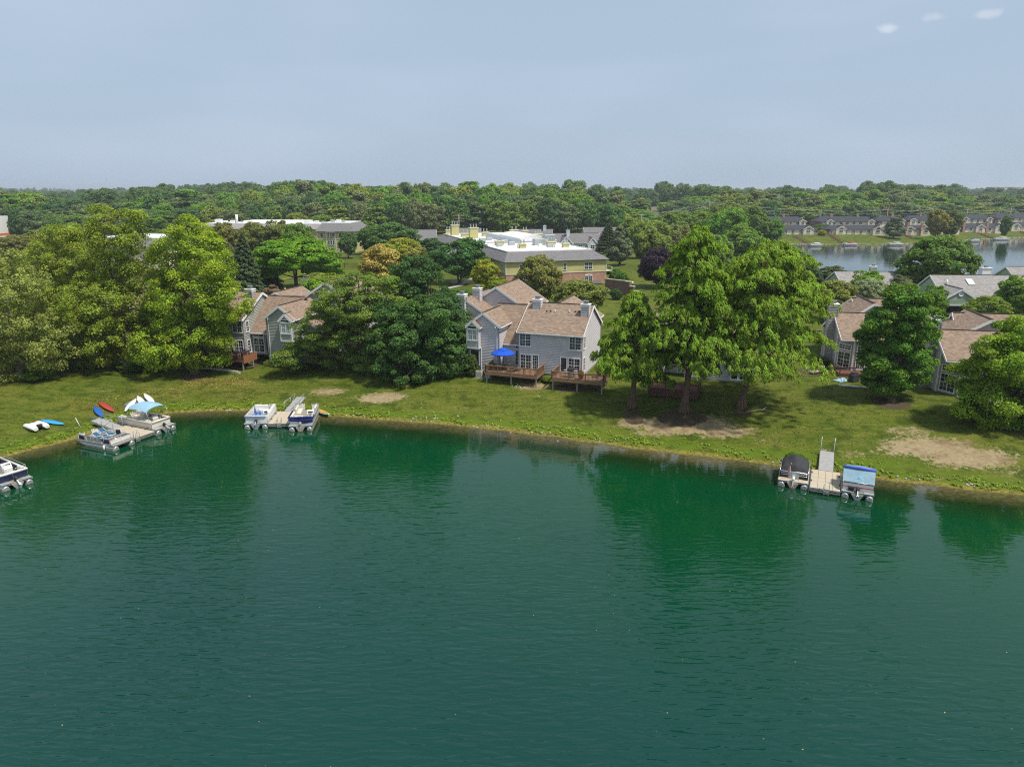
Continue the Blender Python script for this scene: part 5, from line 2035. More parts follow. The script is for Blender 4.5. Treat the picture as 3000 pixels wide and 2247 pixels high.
def pontoon(c, ang, L_, label, side_mat, W_=2.44, rail_h=.72, fence=(0.55, 1.0), **k):
    """c: middle of the stern at the water; ang: heading of the bow"""
    root = empty('pontoon_boat', (c[0], c[1], 0), ang - PI / 2, label, 'boat')
    for s in (-1, 1):
        b = MB()
        x = s * (W_ / 2 - .3)
        b.tube([(x, 0, .16), (x, .03, .16), (x, .25, .16), (x, L_ - 1.0, .16), (x, L_ - .45, .2), (x, L_ - .05, .36)], [.20, .27, .29, .29, .22, .03], 14)
        p = b.build('pontoon', M_ALU, root)
        b = MB()
        b.tube([(x, -.006, .12), (x, .05, .04), (x, L_ - 1.1, .03)], [.1, .296, .296], 14, caps=False)
        b.build('waterline_stain', M_ALGAE, p) if k.get('stain', True) else None
    b = MB()
    b.box(-W_ / 2, W_ / 2, .1, L_, .50, .58)
    b.build('deck', k.get('deckmat', M_CARPET), root)
    b = MB()
    b.box(-W_ / 2 - .025, W_ / 2 + .025, .07, L_ + .03, .44, .498)
    b.box(-W_ / 2 - .025, -W_ / 2, .07, L_ + .03, .498, .60)
    b.box(W_ / 2, W_ / 2 + .025, .07, L_ + .03, .498, .60)
    b.build('deck_trim', M_ALU, root)
    f0 = k.get('stern', fence[0])
    z0, z1 = .62, .62 + rail_h
    x = W_ / 2 - .07
    # fence panels and top rail
    segs = [(-x, f0, -x, L_ - .15), (x, f0, x, L_ - .15)]
    if k.get('stern_panel', True):
        segs.append((-x, f0, x, f0))
    segs += [(-x, L_ - .15, -.4, L_ - .15), (.4, L_ - .15, x, L_ - .15)]
    for i, (a0, b0, a1, b1) in enumerate(segs):
        if i == 0 and k.get('open_left'):
            continue
        b = MB()
        beam(b, (a0, b0, (z0 + z1 - .1) / 2), (a1, b1, (z0 + z1 - .1) / 2), .025, z1 - z0 - .12)
        m_ = k.get('stern_mat', side_mat) if i == 2 and k.get('stern_panel', True) else side_mat
        b.build('fence_panel', m_, root)
    b = MB()
    for (a0, b0, a1, b1) in segs:
        n = max(1, int(math.hypot(a1 - a0, b1 - b0) / .8))
        for q in range(n + 1):
            px, py = a0 + (a1 - a0) * q / n, b0 + (b1 - b0) * q / n
            b.tube([(px, py, .58), (px, py, z1)], .018, 6)
        b.tube([(a0, b0, z1), (a1, b1, z1)], .024, 6)
        b.tube([(a0, b0, z1 - .1), (a1, b1, z1 - .1)], .016, 6)
    b.build('rail', k.get('railmat', M_ALU), root)
    if k.get('stripe'):
        b = MB()
        for s in (-1, 1):
            beam(b, (s * (x + .02), f0, z0 + rail_h * .45), (s * (x + .02), L_ - .2, z0 + rail_h * .45), .02, .07)
        beam(b, (-x, f0 - .02, z0 + rail_h * .45), (x, f0 - .02, z0 + rail_h * .45), .02, .07)
        b.build('stripe', k['stripe'], root)
    if k.get('cushion'):
        b = MB()
        for s in (-1, 1):
            b.tube([(s * x, f0, z1 + .02), (s * x, L_ - .3, z1 + .02)], .09, 8)
        b.tube([(-x, f0, z1 + .02), (x, f0, z1 + .02)], .11, 8)
        b.build('padded_rail', k['cushion'], root)
    for (x0, x1, y0, y1, back) in k.get('seats', ()):
        b = MB()
        rounded(b, x0, x1, y0, y1, .6, .95, .05)
        s_ = b.build('seat', k.get('seatmat', M_VINYL), root)
        b = MB()
        if back == 'L':
            rounded(b, x0 - .02, x0 + .2, y0, y1, .952, 1.42, .06)
        elif back == 'R':
            rounded(b, x1 - .2, x1 + .02, y0, y1, .952, 1.42, .06)
        elif back == 'S':
            rounded(b, x0, x1, y0 - .02, y0 + .2, .952, 1.42, .06)
        else:
            rounded(b, x0, x1, y1 - .2, y1 + .02, .952, 1.42, .06)
        b.build('backrest', k.get('seatmat', M_VINYL), s_)
    if k.get('console'):
        cx, cy = k['console']
        b = MB()
        b.prism([(cy - .3, .58), (cy + .3, .58), (cy + .3, 1.15), (cy + .1, 1.42), (cy - .15, 1.35), (cy - .3, 1.1)], 'x', cx - .38, cx + .38)
        o = b.build('console', k.get('conmat', M_BOATWHITE), root)
        b = MB()
        pts = [(cx + .17 * math.cos(t), cy - .42 + .06 * math.sin(t), 1.25 + .17 * math.sin(t)) for t in np.linspace(0, 2 * PI, 13)]
        b.tube(pts, .022, 6)
        b.tube([(cx, cy - .42, 1.25), (cx, cy - .2, 1.2)], .03, 6)
        b.tube([(cx - .16, cy - .42, 1.25), (cx + .16, cy - .42, 1.25)], .016, 5)
        b.build('steering_wheel', M_TAR, o)
        b = MB()
        b.box(cx - .3, cx + .3, cy - .24, cy - .2, 1.22, 1.34, .02)
        b.build('instrument_panel', M_TAR, o)
    if k.get('motor', True):
        outboard(root, k.get('motor_y', .12), k.get('prop'), k.get('cowl'), k.get('tilt', .5))
    if k.get('platform', True):
        b = MB()
        for s in (-1, 1):
            b.box(s * .45, s * (W_ / 2 - .02), .02, f0 - .02, .585, .61)
        b.build('swim_platform', k.get('platmat', M_GALV), root)
    return root


def canopy(root, y0, y1, W_, z, matr, arch=.22, sag=.05):
    """cloth top on bows"""
    b = MB()
    xs, ys = np.linspace(-1, 1, 9), np.linspace(0, 1, 7)
    top, low = [], []
    for t in ys:
        for s in xs:
            zz = z + arch * (1 - s * s) + .10 * math.sin(PI * t) - (.16 if abs(s) > .99 else 0) - (.10 if t in (0, 1) else 0)
            top.append((s * W_ / 2, y0 + (y1 - y0) * t, zz))
            low.append((s * W_ / 2 * .985, y0 + (y1 - y0) * t, zz - .03))
    n = len(xs)
    fs = [(j * n + i, j * n + i + 1, (j + 1) * n + i + 1, (j + 1) * n + i) for j in range(len(ys) - 1) for i in range(n - 1)]
    b.grid(top, fs, True)
    b.grid(low, [f[::-1] for f in fs], True)
    o = b.build('bimini_canopy', matr, root)
    p = MB()
    for s in (-1, 1):
        x = s * (W_ / 2 - .04)
        ym = (y0 + y1) / 2
        p.tube([(x, ym - .1, 1.3), (x, y0 + .1, z - .05)], .018, 6)
        p.tube([(x, ym - .1, 1.3), (x, y1 - .1, z - .05)], .018, 6)
        p.tube([(x, ym - .1, 1.3), (x, ym, z - .02)], .018, 6)
        p.tube([(x, y0 - .3, 1.3), (x, y0 + .05, z - .1)], .014, 6)
        p.tube([(x, y1 + .3, 1.3), (x, y1 - .05, z - .1)], .014, 6)
    p.build('canopy_frame', M_ALU, root)
    return o


def draped(root, W_, y0, y1, zedge, zridge, matr, name='boat_cover', ypk=.5, skirt=.5, wr=.035, seed=1):
    """cover cloth pulled over a support pole"""
    g = np.random.default_rng(seed)
    b = MB()
    nx_, ny_ = 15, 17
    vs = []
    for j in range(ny_):
        t = j / (ny_ - 1)
        for i in range(nx_):
            s = -1 + 2 * i / (nx_ - 1)
            ks = max(0, 1 - abs(s) ** 1.15)
            kt = max(0, 1 - (abs(t - ypk) / max(ypk, 1 - ypk)) ** 1.2)
            z = zedge + (zridge - zedge) * ks * (.35 + .65 * kt) + g.normal(0, wr * .4) + wr * math.sin(9 * s + 5 * t)
            x, y = s * W_ / 2, y0 + (y1 - y0) * t
            if i in (0, nx_ - 1) or j in (0, ny_ - 1):
                z = zedge - skirt + g.normal(0, wr)
            vs.append((x, y, z))
    b.grid(vs, [(j * nx_ + i, j * nx_ + i + 1, (j + 1) * nx_ + i + 1, (j + 1) * nx_ + i) for j in range(ny_ - 1) for i in range(nx_ - 1)], True)
    return b.build(name, matr, root)


# --- right-hand dock with its two covered boats
aR = R(66)
fR = Vector((math.cos(aR), math.sin(aR), 0))
sR = Vector((math.sin(aR), -math.cos(aR), 0))
cR = Vector((26.45, 55.55, 0))
dock(cR, aR, 2.35, 4.45, 'beige floating dock between the black-covered and blue-covered boats', 4, 5)
gangway(cR + fR * 4.5 + Vector((0, 0, .5)), cR + fR * 8.5 + Vector((0, 0, 1.0)), 1.15, 'pale ramp with two upright poles at the right dock', posts=((-1, 3.9), (1, 3.9)))
c6 = cR - sR * 2.55 + fR * .35
b6 = pontoon(c6, aR, 4.1, 'pontoon boat under a black cover with a flag at the stern', M_TAR, stern=.75, stern_mat=M_TAR, platmat=M_DOCK, prop=M_ORANGE, cowl=M_WHITE, tilt=.55, deckmat=M_DOCK, rail_h=.62)
draped(b6, 2.36, .95, 3.9, 1.34, 2.2, M_COVERBLACK, ypk=.55, skirt=.3)
b = MB()
for z in (.92, 1.08, 1.22):
    b.tube([(-1.15, .9, z), (-1.05, .73, z), (1.05, .73, z), (1.15, .9, z)], .03, 6)
b.build('chrome_rail', M_ALU, b6)
b = MB()
b.box(-.42, .42, .70, .74, .64, 1.24)
b.build('gate_panel', M_GALV, b6)
b = MB()
b.box(-.12, .12, .685, .70, .85, 1.0)
b.build('registration_plate', M_WHITE, b6)
fl = empty('flag', (*(c6 + fR * .45 - sR * .45).xy, .6), aR - PI / 2, 'small stars and stripes flag hanging at the black-covered boat', 'flag')
b = MB()
b.tube([(0, 0, 0), (.18, -.05, 1.55)], .014, 6)
b.build('flag_pole', M_WHITE, fl)
for k in range(13):
    b = MB()
    for j in range(3):
        x0, x1 = .16 - .10 * j * .7, .16 - .10 * (j + 1) * .7
        zt = 1.45 - k * .062 - j * .12
        b.face([(x0 + .0, -.06 - .05 * math.sin(j * 2), zt), (x1, -.06 - .05 * math.sin(j * 2 + 2), zt - .12), (x1, -.06 - .05 * math.sin(j * 2 + 2), zt - .182), (x0, -.06 - .05 * math.sin(j * 2), zt - .062)])
    b.build('stripe', M_FLAGRED if k % 2 == 0 else M_WHITE, fl)
b = MB()
b.face([(.175, -.075, 1.47), (.07, -.085, 1.33), (.07, -.085, 1.0), (.175, -.075, 1.13)])
b.build('canton', M_NAVY, fl)

c7 = cR + sR * 2.5 + fR * .0
b7 = pontoon(c7, aR, 3.9, 'pontoon boat closed in with light blue tarpaulin and clear curtains', M_BOATWHITE, stern=.45, stripe=M_FLAGRED, cowl=M_TAR, tilt=.9)
draped(b7, 2.3, .55, 3.5, 1.3, 1.95, M_TARP, ypk=.45, skirt=.5, wr=.07, seed=4)
canopy(b7, 1.5, 2.6, 2.5, 2.0, M_TARP, .10)
b = MB()
b.tube([(-1.25, 1.5, 2.22), (0, 1.45, 2.30), (1.25, 1.5, 2.22)], .13, 10)
b.build('rolled_canvas', M_ROYAL, b7)
b = MB()
b.face([(-1.2, .52, 1.34), (1.2, .52, 1.34), (1.22, 1.45, 2.2), (-1.22, 1.45, 2.2)])
for s in (-1, 1):
    b.face([(s * 1.2, .52, 1.34), (s * 1.2, 2.6, 1.34), (s * 1.22, 2.6, 2.05), (s * 1.22, 1.45, 2.15)])
b.build('clear_curtain', M_CLEARVINYL, b7)
b = MB()
rounded(b, -.72, -.3, .2, .5, .6, .98, .06)
b.build('fuel_box', M_TAR, b7)

# --- middle dock
aC = R(95)
fC = Vector((math.cos(aC), math.sin(aC), 0))
sC = Vector((math.sin(aC), -math.cos(aC), 0))
cC = Vector((-25.25, 73.0, 0))
dock(cC, aC, 2.3, 4.4, 'beige floating dock between the blue-chair boat and navy-cover boat', 4, 4, .52)
gangway(cC + fC * 4.45 + Vector((0, 0, .5)) + sC * .15, cC + fC * 8.6 + sC * .75 + Vector((0, 0, .95)), 1.05, 'grey sloping ramp with two rails at the middle dock', truss=(-1, 1))
cCL = cC - sC * 2.4 - fC * .2
bCL = pontoon(cCL, aC, 4.9, 'open white pontoon boat with a blue plastic chair aboard', M_BOATWHITE, stern=.55, railmat=M_WHITE, cushion=None, seats=((.55, 1.1, 1.6, 3.0, 'R'), (.55, 1.1, 3.2, 4.5, 'R'), (-1.1, .4, 3.95, 4.45, 'N')), seatmat=M_BOATWHITE,
              console=(.75, 2.3), conmat=M_BLUEGREY, cowl=M_TAR, tilt=1.1, deckmat=mat('blue_grey_carpet', (.20, .26, .33), .9, .1))
b = MB()
b.tube([(-1.2, .5, 1.28), (0, .45, 1.3), (1.0, .5, 1.28)], .1, 8)
b.build('rolled_cover', mat('pale_lilac_canvas', (.5, .52, .75), .7, .3), bCL)
ch = empty('plastic_chair', cCL + fC * 2.6 - sC * .35 + Vector((0, 0, .58)), aC + .5, 'blue plastic armchair on the open white pontoon boat', 'chair')
b = MB()
b.box(-.28, .28, -.26, .26, .4, .45, .02)
b.build('seat', M_BLUEPLASTIC, ch)
b = MB()
b.prism([(-.26, .44), (.26, .44), (.3, .75), (.22, 1.0), (0, 1.08), (-.22, 1.0), (-.3, .75)], 'y', .24, .29)
b.build('backrest', M_BLUEPLASTIC, ch)
for x, y in ((-.24, -.22), (.24, -.22), (.24, .22), (-.24, .22)):
    b = MB()
    b.tube([(x, y, .42), (x * 1.1, y * 1.1, 0)], .03, 6)
    b.build('leg', M_BLUEPLASTIC, ch)
for s in (-1, 1):
    b = MB()
    b.tube([(s * .29, -.24, .42), (s * .31, -.24, .66), (s * .31, .26, .68)], .03, 6)
    b.build('armrest', M_BLUEPLASTIC, ch)
cb_ = empty('storage_box', cCL + fC * 1.5 - sC * .6 + Vector((0, 0, .58)), aC, 'blue storage box in front of the blue plastic chair', 'box')
b = MB()
rounded(b, -.3, .3, -.25, .25, 0, .38, .03)
b.build('body', mat('dull_blue_plastic', (.06, .16, .36), .5, .4), cb_)
b = MB()
rounded(b, -.32, .32, -.27, .27, .382, .44, .02)
b.build('lid', MATS['dull_blue_plastic'], cb_)
cCR = cC + sC * 2.55 - fC * 1.4
bCR = pontoon(cCR, aC + .03, 5.9, 'white pontoon boat with a navy cover bunched at its stern', M_BOATWHITE, stern=.65, seats=((-1.1, -.55, 1.1, 2.8, 'L'), (-1.1, -.5, 3.6, 5.3, 'L'), (.55, 1.1, 3.9, 5.3, 'R'), (-.4, .2, 1.0, 1.6, 'S')),
              console=(.7, 3.0), cowl=M_GALV, prop=M_ORANGE, tilt=.1, motor_y=.2)
b = MB()
g = np.random.default_rng(3)
pts = []
for j in range(8):
    for i in range(13):
        s = -1 + 2 * i / 12
        t = j / 7
        pts.append((s * (1.26 - .25 * t * (1 - abs(s))), .62 - .10 * math.sin(PI * t) - .06 * g.random(), 1.36 - .62 * t * (1 - .55 * max(0, -s)) + .05 * math.sin(5 * s + 3 * t)))
b.grid(pts, [(j * 13 + i, j * 13 + i + 1, (j + 1) * 13 + i + 1, (j + 1) * 13 + i) for j in range(7) for i in range(12)], True)
b.tube([(-1.28, 3.2, 1.3), (-1.28, .6, 1.36), (0, .52, 1.4), (1.28, .6, 1.36), (1.28, 1.4, 1.3)], .09, 8)
b.build('stern_cover', M_COVERNAVY, bCR)
b = MB()
for k in range(5):
    b.box(1.18, 1.20, 1.2 + k * .9, 1.85 + k * .9, .72, 1.12)
b.build('grey_panel', M_GALV, bCR)

pb_ = empty('paddle_board', cC + sC * 3.9 + fC * 4.3 + Vector((0, 0, .28)), aC - .9, 'orange and mint paddle board behind the navy-cover boat', 'paddle board')


def board_shape(b, L_, W_, H_, z0=0.0, tip=.12, n=14, m=10, flat=.5):
    rings = []
    for i in range(n + 1):
        t = i / n
        w = W_ / 2 * max(.03, math.sin(PI * min(max(t, .02), .98))) ** .62
        h = H_ * (.35 + .65 * max(.0, math.sin(PI * min(max(t, .02), .98))) ** .5)
        lift = tip * (abs(2 * t - 1) ** 3)
        rings.append([(w * math.cos(a), (t - .5) * L_, z0 + lift + h * (.5 + .5 * math.sin(a) * (1.0 if math.sin(a) > 0 else flat))) for a in np.linspace(0, 2 * PI, m, endpoint=False)])
    b.loft(rings)


b = MB()
board_shape(b, 3.2, .85, .13)
b.build('hull', mat('mint_green_foam', (.25, .62, .50), .5, .4), pb_)
b = MB()
board_shape(b, 2.7, .66, .03, .115)
b.build('deck_pad', mat('orange_wood_print', (.60, .29, .07), .5, .4), pb_)

# --- left dock
aL = R(155)
fL = Vector((math.cos(aL), math.sin(aL), 0))
sL = Vector((math.sin(aL), -math.cos(aL), 0))
cL = Vector((-37.9, 69.4, 0))
dock(cL, aL, 2.3, 4.5, 'beige floating dock between the lounge-chair boat and blue-canopy boat', 4, 4, .08)
gangway(cL + fL * 4.4 + sL * .25 + Vector((0, 0, .5)), cL + fL * 7.9 + sL * .2 + Vector((0, 0, 1.0)), 1.15, 'grey ramp with two tall pipe rails at the left dock', truss=(-1, 1))
cLf = cL - sL * 2.6 - fL * .3
bLf = pontoon(cLf, aL + .05, 5.2, 'low open pontoon raft carrying white sun loungers', M_BOATWHITE, rail_h=.5, stern=.5, stern_mat=M_BOATWHITE, motor=False, platform=False, open_left=True)
for k in range(4):
    b = MB()
    beam(b, (-1.15, .7 + k * 1.1, .86), (-1.15, 1.6 + k * 1.1, .86), .02, .44)
    b.build('side_screen', M_NAVY if k in (0, 3) else M_GALV, bLf)
b = MB()
b.tube([(-1.15, .5, 1.12), (-1.15, 5.0, 1.12)], .024, 6)
for k in range(6):
    b.tube([(-1.15, .5 + k * .9, .58), (-1.15, .5 + k * .9, 1.12)], .018, 6)
b.build('rail', M_WHITE, bLf)
b = MB()
rounded(b, -1.1, 1.0, .78, 1.06, 1.06, 1.16, .03)
b.box(-1.0, .9, .85, .99, .6, 1.06)
b.build('bench', mat('taupe_vinyl', (.27, .24, .21), .7, .3), bLf)
b = MB()
b.tube([(-1.32, 1.3, .5), (-1.32, 1.3, -.05)], [.08, .1], 8)
b.build('fender', M_WHITE, bLf)


def lounger(loc, ang, label, frame, cloth, nm='sun_lounger', back=.55, group=None):
    r = empty(nm, loc, ang, label, 'sun lounger', group)
    b = MB()
    b.box(-.3, .3, -.9, .35, .34, .38, .01)
    b.build('seat', cloth, r)
    b = MB()
    b.M = Matrix.Translation((0, .37, .37)) @ Matrix.Rotation(back, 4, 'X')
    b.box(-.3, .3, 0, .75, -.02, .02, .01)
    b.build('backrest', cloth, r)
    b = MB()
    for s in (-.33, .33):
        b.tube([(s, -.95, .36), (s, .38, .36), (s, .38 + .75 * math.cos(back), .37 + .75 * math.sin(back))], .028, 6)
        b.tube([(s, -.3, .37), (s, -.2, .56), (s, .35, .58), (s, .5, .45)], .024, 6)
    b.tube([(-.33, -.95, .36), (.33, -.95, .36)], .028, 6)
    b.build('frame', frame, r)
    for x, y in ((-.33, -.75), (.33, -.75), (-.33, .3), (.33, .3)):
        b = MB()
        b.tube([(x, y, .36), (x, y, 0)], .028, 6)
        b.build('leg', frame, r)
    return r


M_TEAL = mat('teal_sling_cloth', (.03, .10, .17), .7, .3, var=.1)
lounger(cLf + fL * 2.3 - sL * .55 + Vector((0, 0, .58)), aL - PI / 2 + .25, 'white sun lounger with teal sling nearest the raft edge', M_WHITE, M_TEAL)
lounger(cLf + fL * 3.0 + sL * .45 + Vector((0, 0, .58)), aL - PI / 2 + .1, 'white sun lounger with teal sling nearest the left dock', M_WHITE, M_TEAL)
fc = empty('deck_chair', cLf + fL * 1.5 + sL * .7 + Vector((0, 0, .58)), aL + .3, 'white folding chair with navy back on the raft', 'chair')
b = MB()
b.box(-.25, .25, -.22, .22, .38, .42)
b.build('seat', M_NAVY, fc)
b = MB()
b.box(-.25, .25, .2, .24, .5, .95)
b.build('backrest', M_NAVY, fc)
b = MB()
for s in (-.27, .27):
    b.tube([(s, -.22, 0), (s, .22, .95)], .02, 6)
    b.tube([(s, .25, 0), (s, -.22, .4), (s, -.2, .6), (s, .2, .62)], .02, 6)
b.build('frame', M_WHITE, fc)

cLb = cL + sL * 2.5 + fL * -.1
bLb = pontoon(cLb, aL, 6.1, 'cream pontoon boat with a faded blue canopy', M_VINYL, rail_h=.6, stern=.75, cushion=M_VINYL, seats=((-1.05, -.5, 1.1, 2.6, 'L'), (-1.05, -.45, 4.0, 5.7, 'L'), (.45, 1.05, 4.0, 5.7, 'R'), (-.2, .45, 1.6, 2.2, 'S'), (.4, 1.05, 2.6, 3.9, 'N')),
              console=(.7, 2.3), conmat=M_BOATWHITE, cowl=M_TAR, tilt=.9)
canopy(bLb, 1.2, 4.1, 2.5, 2.55, M_BIMINI, .26)

# --- boat cut by the left edge
c0 = Vector((-42.75, 57.0, 0))
a0 = R(148)
b0 = pontoon(c0, a0, 6.4, 'white and navy pontoon boat cut by the left edge', M_NAVY, rail_h=.62, stern=.7, cushion=M_BOATWHITE, seats=((-1.05, -.45, 1.0, 3.0, 'L'), (.4, 1.05, 1.0, 1.8, 'R')), seatmat=M_BOATWHITE, console=(.55, 3.2), cowl=M_TAR, tilt=.8)
b = MB()
b.tube([(1.15, .8, 1.3), (1.15, .9, 1.6), (1.15, 5, 1.6)], .022, 6)
b.tube([(.2, .72, 1.3), (.3, .75, 1.55), (1.15, .9, 1.6)], .022, 6)
b.build('side_rail', M_GALV, b0)
b = MB()
rounded(b, -.15, .55, 1.7, 2.4, .6, 1.5, .14)
b.build('console_pod', M_BOATWHITE, b0)


# --- kayaks and small craft on the grass
def kayak(pa, pb, label, col, W_=.74, H_=.34):
    A, B = onground(*pa), onground(*pb)
    d = B - A
    L_ = d.length
    root = empty('kayak', (A + B) / 2 + Vector((0, 0, .03)), 0, label, 'kayak')
    root.rotation_euler = (math.asin(d.z / L_), 0, math.atan2(d.y, d.x) - PI / 2)
    b = MB()
    board_shape(b, L_, W_, H_, 0, .08, 18, 12, .3)
    m_ = mat(label.split()[0] + '_hull_plastic_' + str(len(MATS)), col, .35, .5, var=.06)
    b.build('hull', m_, root)
    b = MB()
    b.tube([(0, -L_ * .46, H_ * .84), (0, -L_ * .2, H_ * .98), (0, L_ * .2, H_ * .98), (0, L_ * .46, H_ * .84)], [.012, .03, .03, .012], 6)
    b.build('keel_strip', m_, root)
    return root


kayak((367, 1210), (399, 1173), 'white upturned kayak, left one of the white trio', (.76, .75, .72))
kayak((424, 1196), (404, 1165), 'white upturned kayak in the middle of the white trio', (.77, .76, .73))
kayak((453, 1189), (423, 1158), 'white upturned kayak, right one of the white trio', (.77, .76, .73))
kayak((334, 1211), (290, 1182), 'red upturned kayak on the grass above the left ramp', (.44, .06, .05))
kayak((302, 1227), (277, 1196), 'dark blue upturned kayak beside the left ramp rails', (.025, .13, .48))
kayak((188, 1247), (122, 1234), 'sky blue kayak lying next to the white pedal boat', (.04, .34, .72), .8, .22)
pp_ = onground(392, 1188)
b = MB()
g = np.random.default_rng(9)
q = []
for j in range(7):
    for i in range(8):
        x, y = pp_.x - 1.0 + 2.5 * i / 7 + g.normal(0, .06), pp_.y - .6 + 1.7 * j / 6 + g.normal(0, .06) + .25 * math.sin(i)
        q.append((x, y, gz(x, y) + .035 + .02 * g.random()))
b.grid(q, [(j * 8 + i, j * 8 + i + 1, (j + 1) * 8 + i + 1, (j + 1) * 8 + i) for j in range(6) for i in range(7)], True)
tag(b.build('tarpaulin', mat('grey_blue_tarpaulin', (.13, .16, .16), .8, .2, var=.4, scale=2)), 'grey-blue tarpaulin spread under the white kayaks', 'tarpaulin')
pA_, pB_ = onground(92, 1262), onground(124, 1243)
pc = onground(107, 1254)
pd = empty('pedal_boat', pc + Vector((0, 0, .05)), R(-33), 'white twin-hulled pedal boat lying on the grass', 'pedal boat')
for s in (-1, 1):
    b = MB()
    rings = []
    for t in np.linspace(0, 1, 9):
        w = .36 * (1 - .35 * abs(2 * t - 1) ** 4)
        h = .48 * (1 - .3 * abs(2 * t - 1) ** 4)
        rings.append([((t - .5) * 2.4, s * .55 + w * math.cos(a), h * (.5 + .5 * math.sin(a))) for a in np.linspace(0, 2 * PI, 10, endpoint=False)])
    b.loft(rings)
    b.build('hull', M_BOATWHITE, pd)
b = MB()
rounded(b, -1.0, .55, -.3, .3, .16, .34, .05)
b.build('well', M_BOATWHITE, pd)
b = MB()
rounded(b, .6, .95, -.22, .22, .2, .5, .05)
b.tube([(.75, -.3, .45), (.75, .3, .45)], .05, 6)
b.build('pedal_drive', M_TAR, pd)
st_ = onground(236, 1252)
sp = empty('marker_stake', st_, .3, 'thin white stake lying tilted at the water by the left ramp', 'stake')
b = MB()
b.tube([(0, 0, 0), (-.35, .25, .85)], .03, 6)
b.build('shaft', M_WHITE, sp)
b = MB()
b.tube([(-.35, .25, .85), (-.4, .28, .98)], .06, 6)
b.build('tip', M_WHITE, sp)
# ------------------------------------------------------------------ things on and beside the decks
def parasol(loc, label, cloth, r=1.55, h=2.6, tiers=True, name='parasol', closed=False):
    root = empty(name, loc, .2, label, 'parasol')
    b = MB()
    b.tube([(0, 0, 0), (0, 0, h + .28)], .025, 8)
    b.build('pole', M_TAR, root)
    b = MB()
    b.lathe([(.0, 0), (.27, 0), (.27, .07), (.1, .12), (.05, .3), (0, .3)], 12)
    b.build('base', M_TAR, root)
    if closed:
        b = MB()
        b.lathe([(.03, h + .1), (.12, h - .3), (.17, h - .9), (.12, h - 1.5), (.1, h - 1.6), (.02, h - 1.6)], 10)
        b.build('canopy', cloth, root)
        return root
    b = MB()
    n = 8
    def tier(r0, z0, r1, z1, val):
        rings = []
        for k in range(5):
            t = k / 4
            rr = r0 + (r1 - r0) * t
            ring = []
            for i in range(n * 2):
                a = 2 * PI * i / (n * 2)
                q = rr * (1 if i % 2 == 0 else .955)
                ring.append((q * math.cos(a), q * math.sin(a), z0 + (z1 - z0) * (t ** 1.15) - (.02 if i % 2 else 0)))
            rings.append(ring)
        rings.append([(x * .995, y * .995, z - val) for x, y, z in rings[-1]])
        b.loft(rings, caps=False, smooth=False)
    tier(.02, h + .2, r * .42, h - .02, .03)
    tier(r * .30, h - .02, r, h - .48, .1)
    b.build('canopy', cloth, root)
    for i in range(n):
        a = 2 * PI * i / n
        b = MB()
        b.tube([(.05 * math.cos(a), .05 * math.sin(a), h - .0), (r * .97 * math.cos(a), r * .97 * math.sin(a), h - .5)], .01, 4)
        b.build('rib', M_TAR, root)
    return root


parasol(local(*HB, -1.75, -1.0), 'open royal blue parasol with a vented top on the cedar deck', M_UMB)
M_GREYSLING = mat('charcoal_sling', (.05, .05, .052), .7, .3, var=.12)
M_TAUPESLING = mat('taupe_sling', (.20, .175, .15), .7, .3, var=.12)
lounger(local(*HB, -1.9, -1.6), R(-20) + .9 + PI, 'dark grey sun lounger under the blue parasol', M_TAR, M_GREYSLING, back=.9)
lounger(local(*HB, -.05, -1.5), R(-20) - .5 + PI, 'taupe sun lounger right of the blue parasol', M_TAR, M_TAUPESLING, back=.9)
tb = empty('side_table', local(*HB, -.95, -1.35), R(-20), 'small dark side table between the two deck loungers', 'table')
b = MB()
b.box(-.28, .28, -.22, .22, .4, .44, .01)
b.build('top', M_GREYSLING, tb)
for x in (-.24, .24):
    for y in (-.18, .18):
        b = MB()
        b.tube([(x, y, .4), (x, y, 0)], .02, 5)
        b.build('leg', M_TAR, tb)


def ac_unit(u, v, label, s=1.0, col=None):
    p = local(*HB, u, v)
    p.z = gz(p.x, p.y)
    r = empty('air_conditioner', p, R(-20), label, 'air conditioner')
    m_ = col or mat('beige_metal', (.50, .46, .38), .5, .4)
    b = MB()
    b.box(-.55 * s, .55 * s, -.55 * s, .55 * s, -.3, .06)
    b.build('pad', M_CONC, r)
    b = MB()
    b.box(-.44 * s, .44 * s, -.44 * s, .44 * s, .06, .92 * s, .05)
    c = b.build('cabinet', m_, r)
    b = MB()
    for k in range(9):
        z = .14 + k * .08 * s
        for d in (-1, 1):
            b.box(-.36 * s, .36 * s, d * .442 * s - .012, d * .442 * s + .012, z, z + .04)
            b.box(d * .442 * s - .012, d * .442 * s + .012, -.36 * s, .36 * s, z, z + .04)
    b.build('louvre', m_, c)
    b = MB()
    for k in range(1, 5):
        rr = .09 * k * s
        b.tube([(rr * math.cos(t), rr * math.sin(t), .94 * s) for t in np.linspace(0, 2 * PI, 17)], .012, 4)
    b.build('fan_grille', M_TAR, c)
    return r


ac_unit(-4.75, -1.5, 'beige air conditioner on the mulch beside the bay')
ac_unit(-3.75, -1.1, 'pale green air conditioner tucked behind the cedar deck', .8, mat('pale_green_metal', (.36, .42, .34), .5, .4))

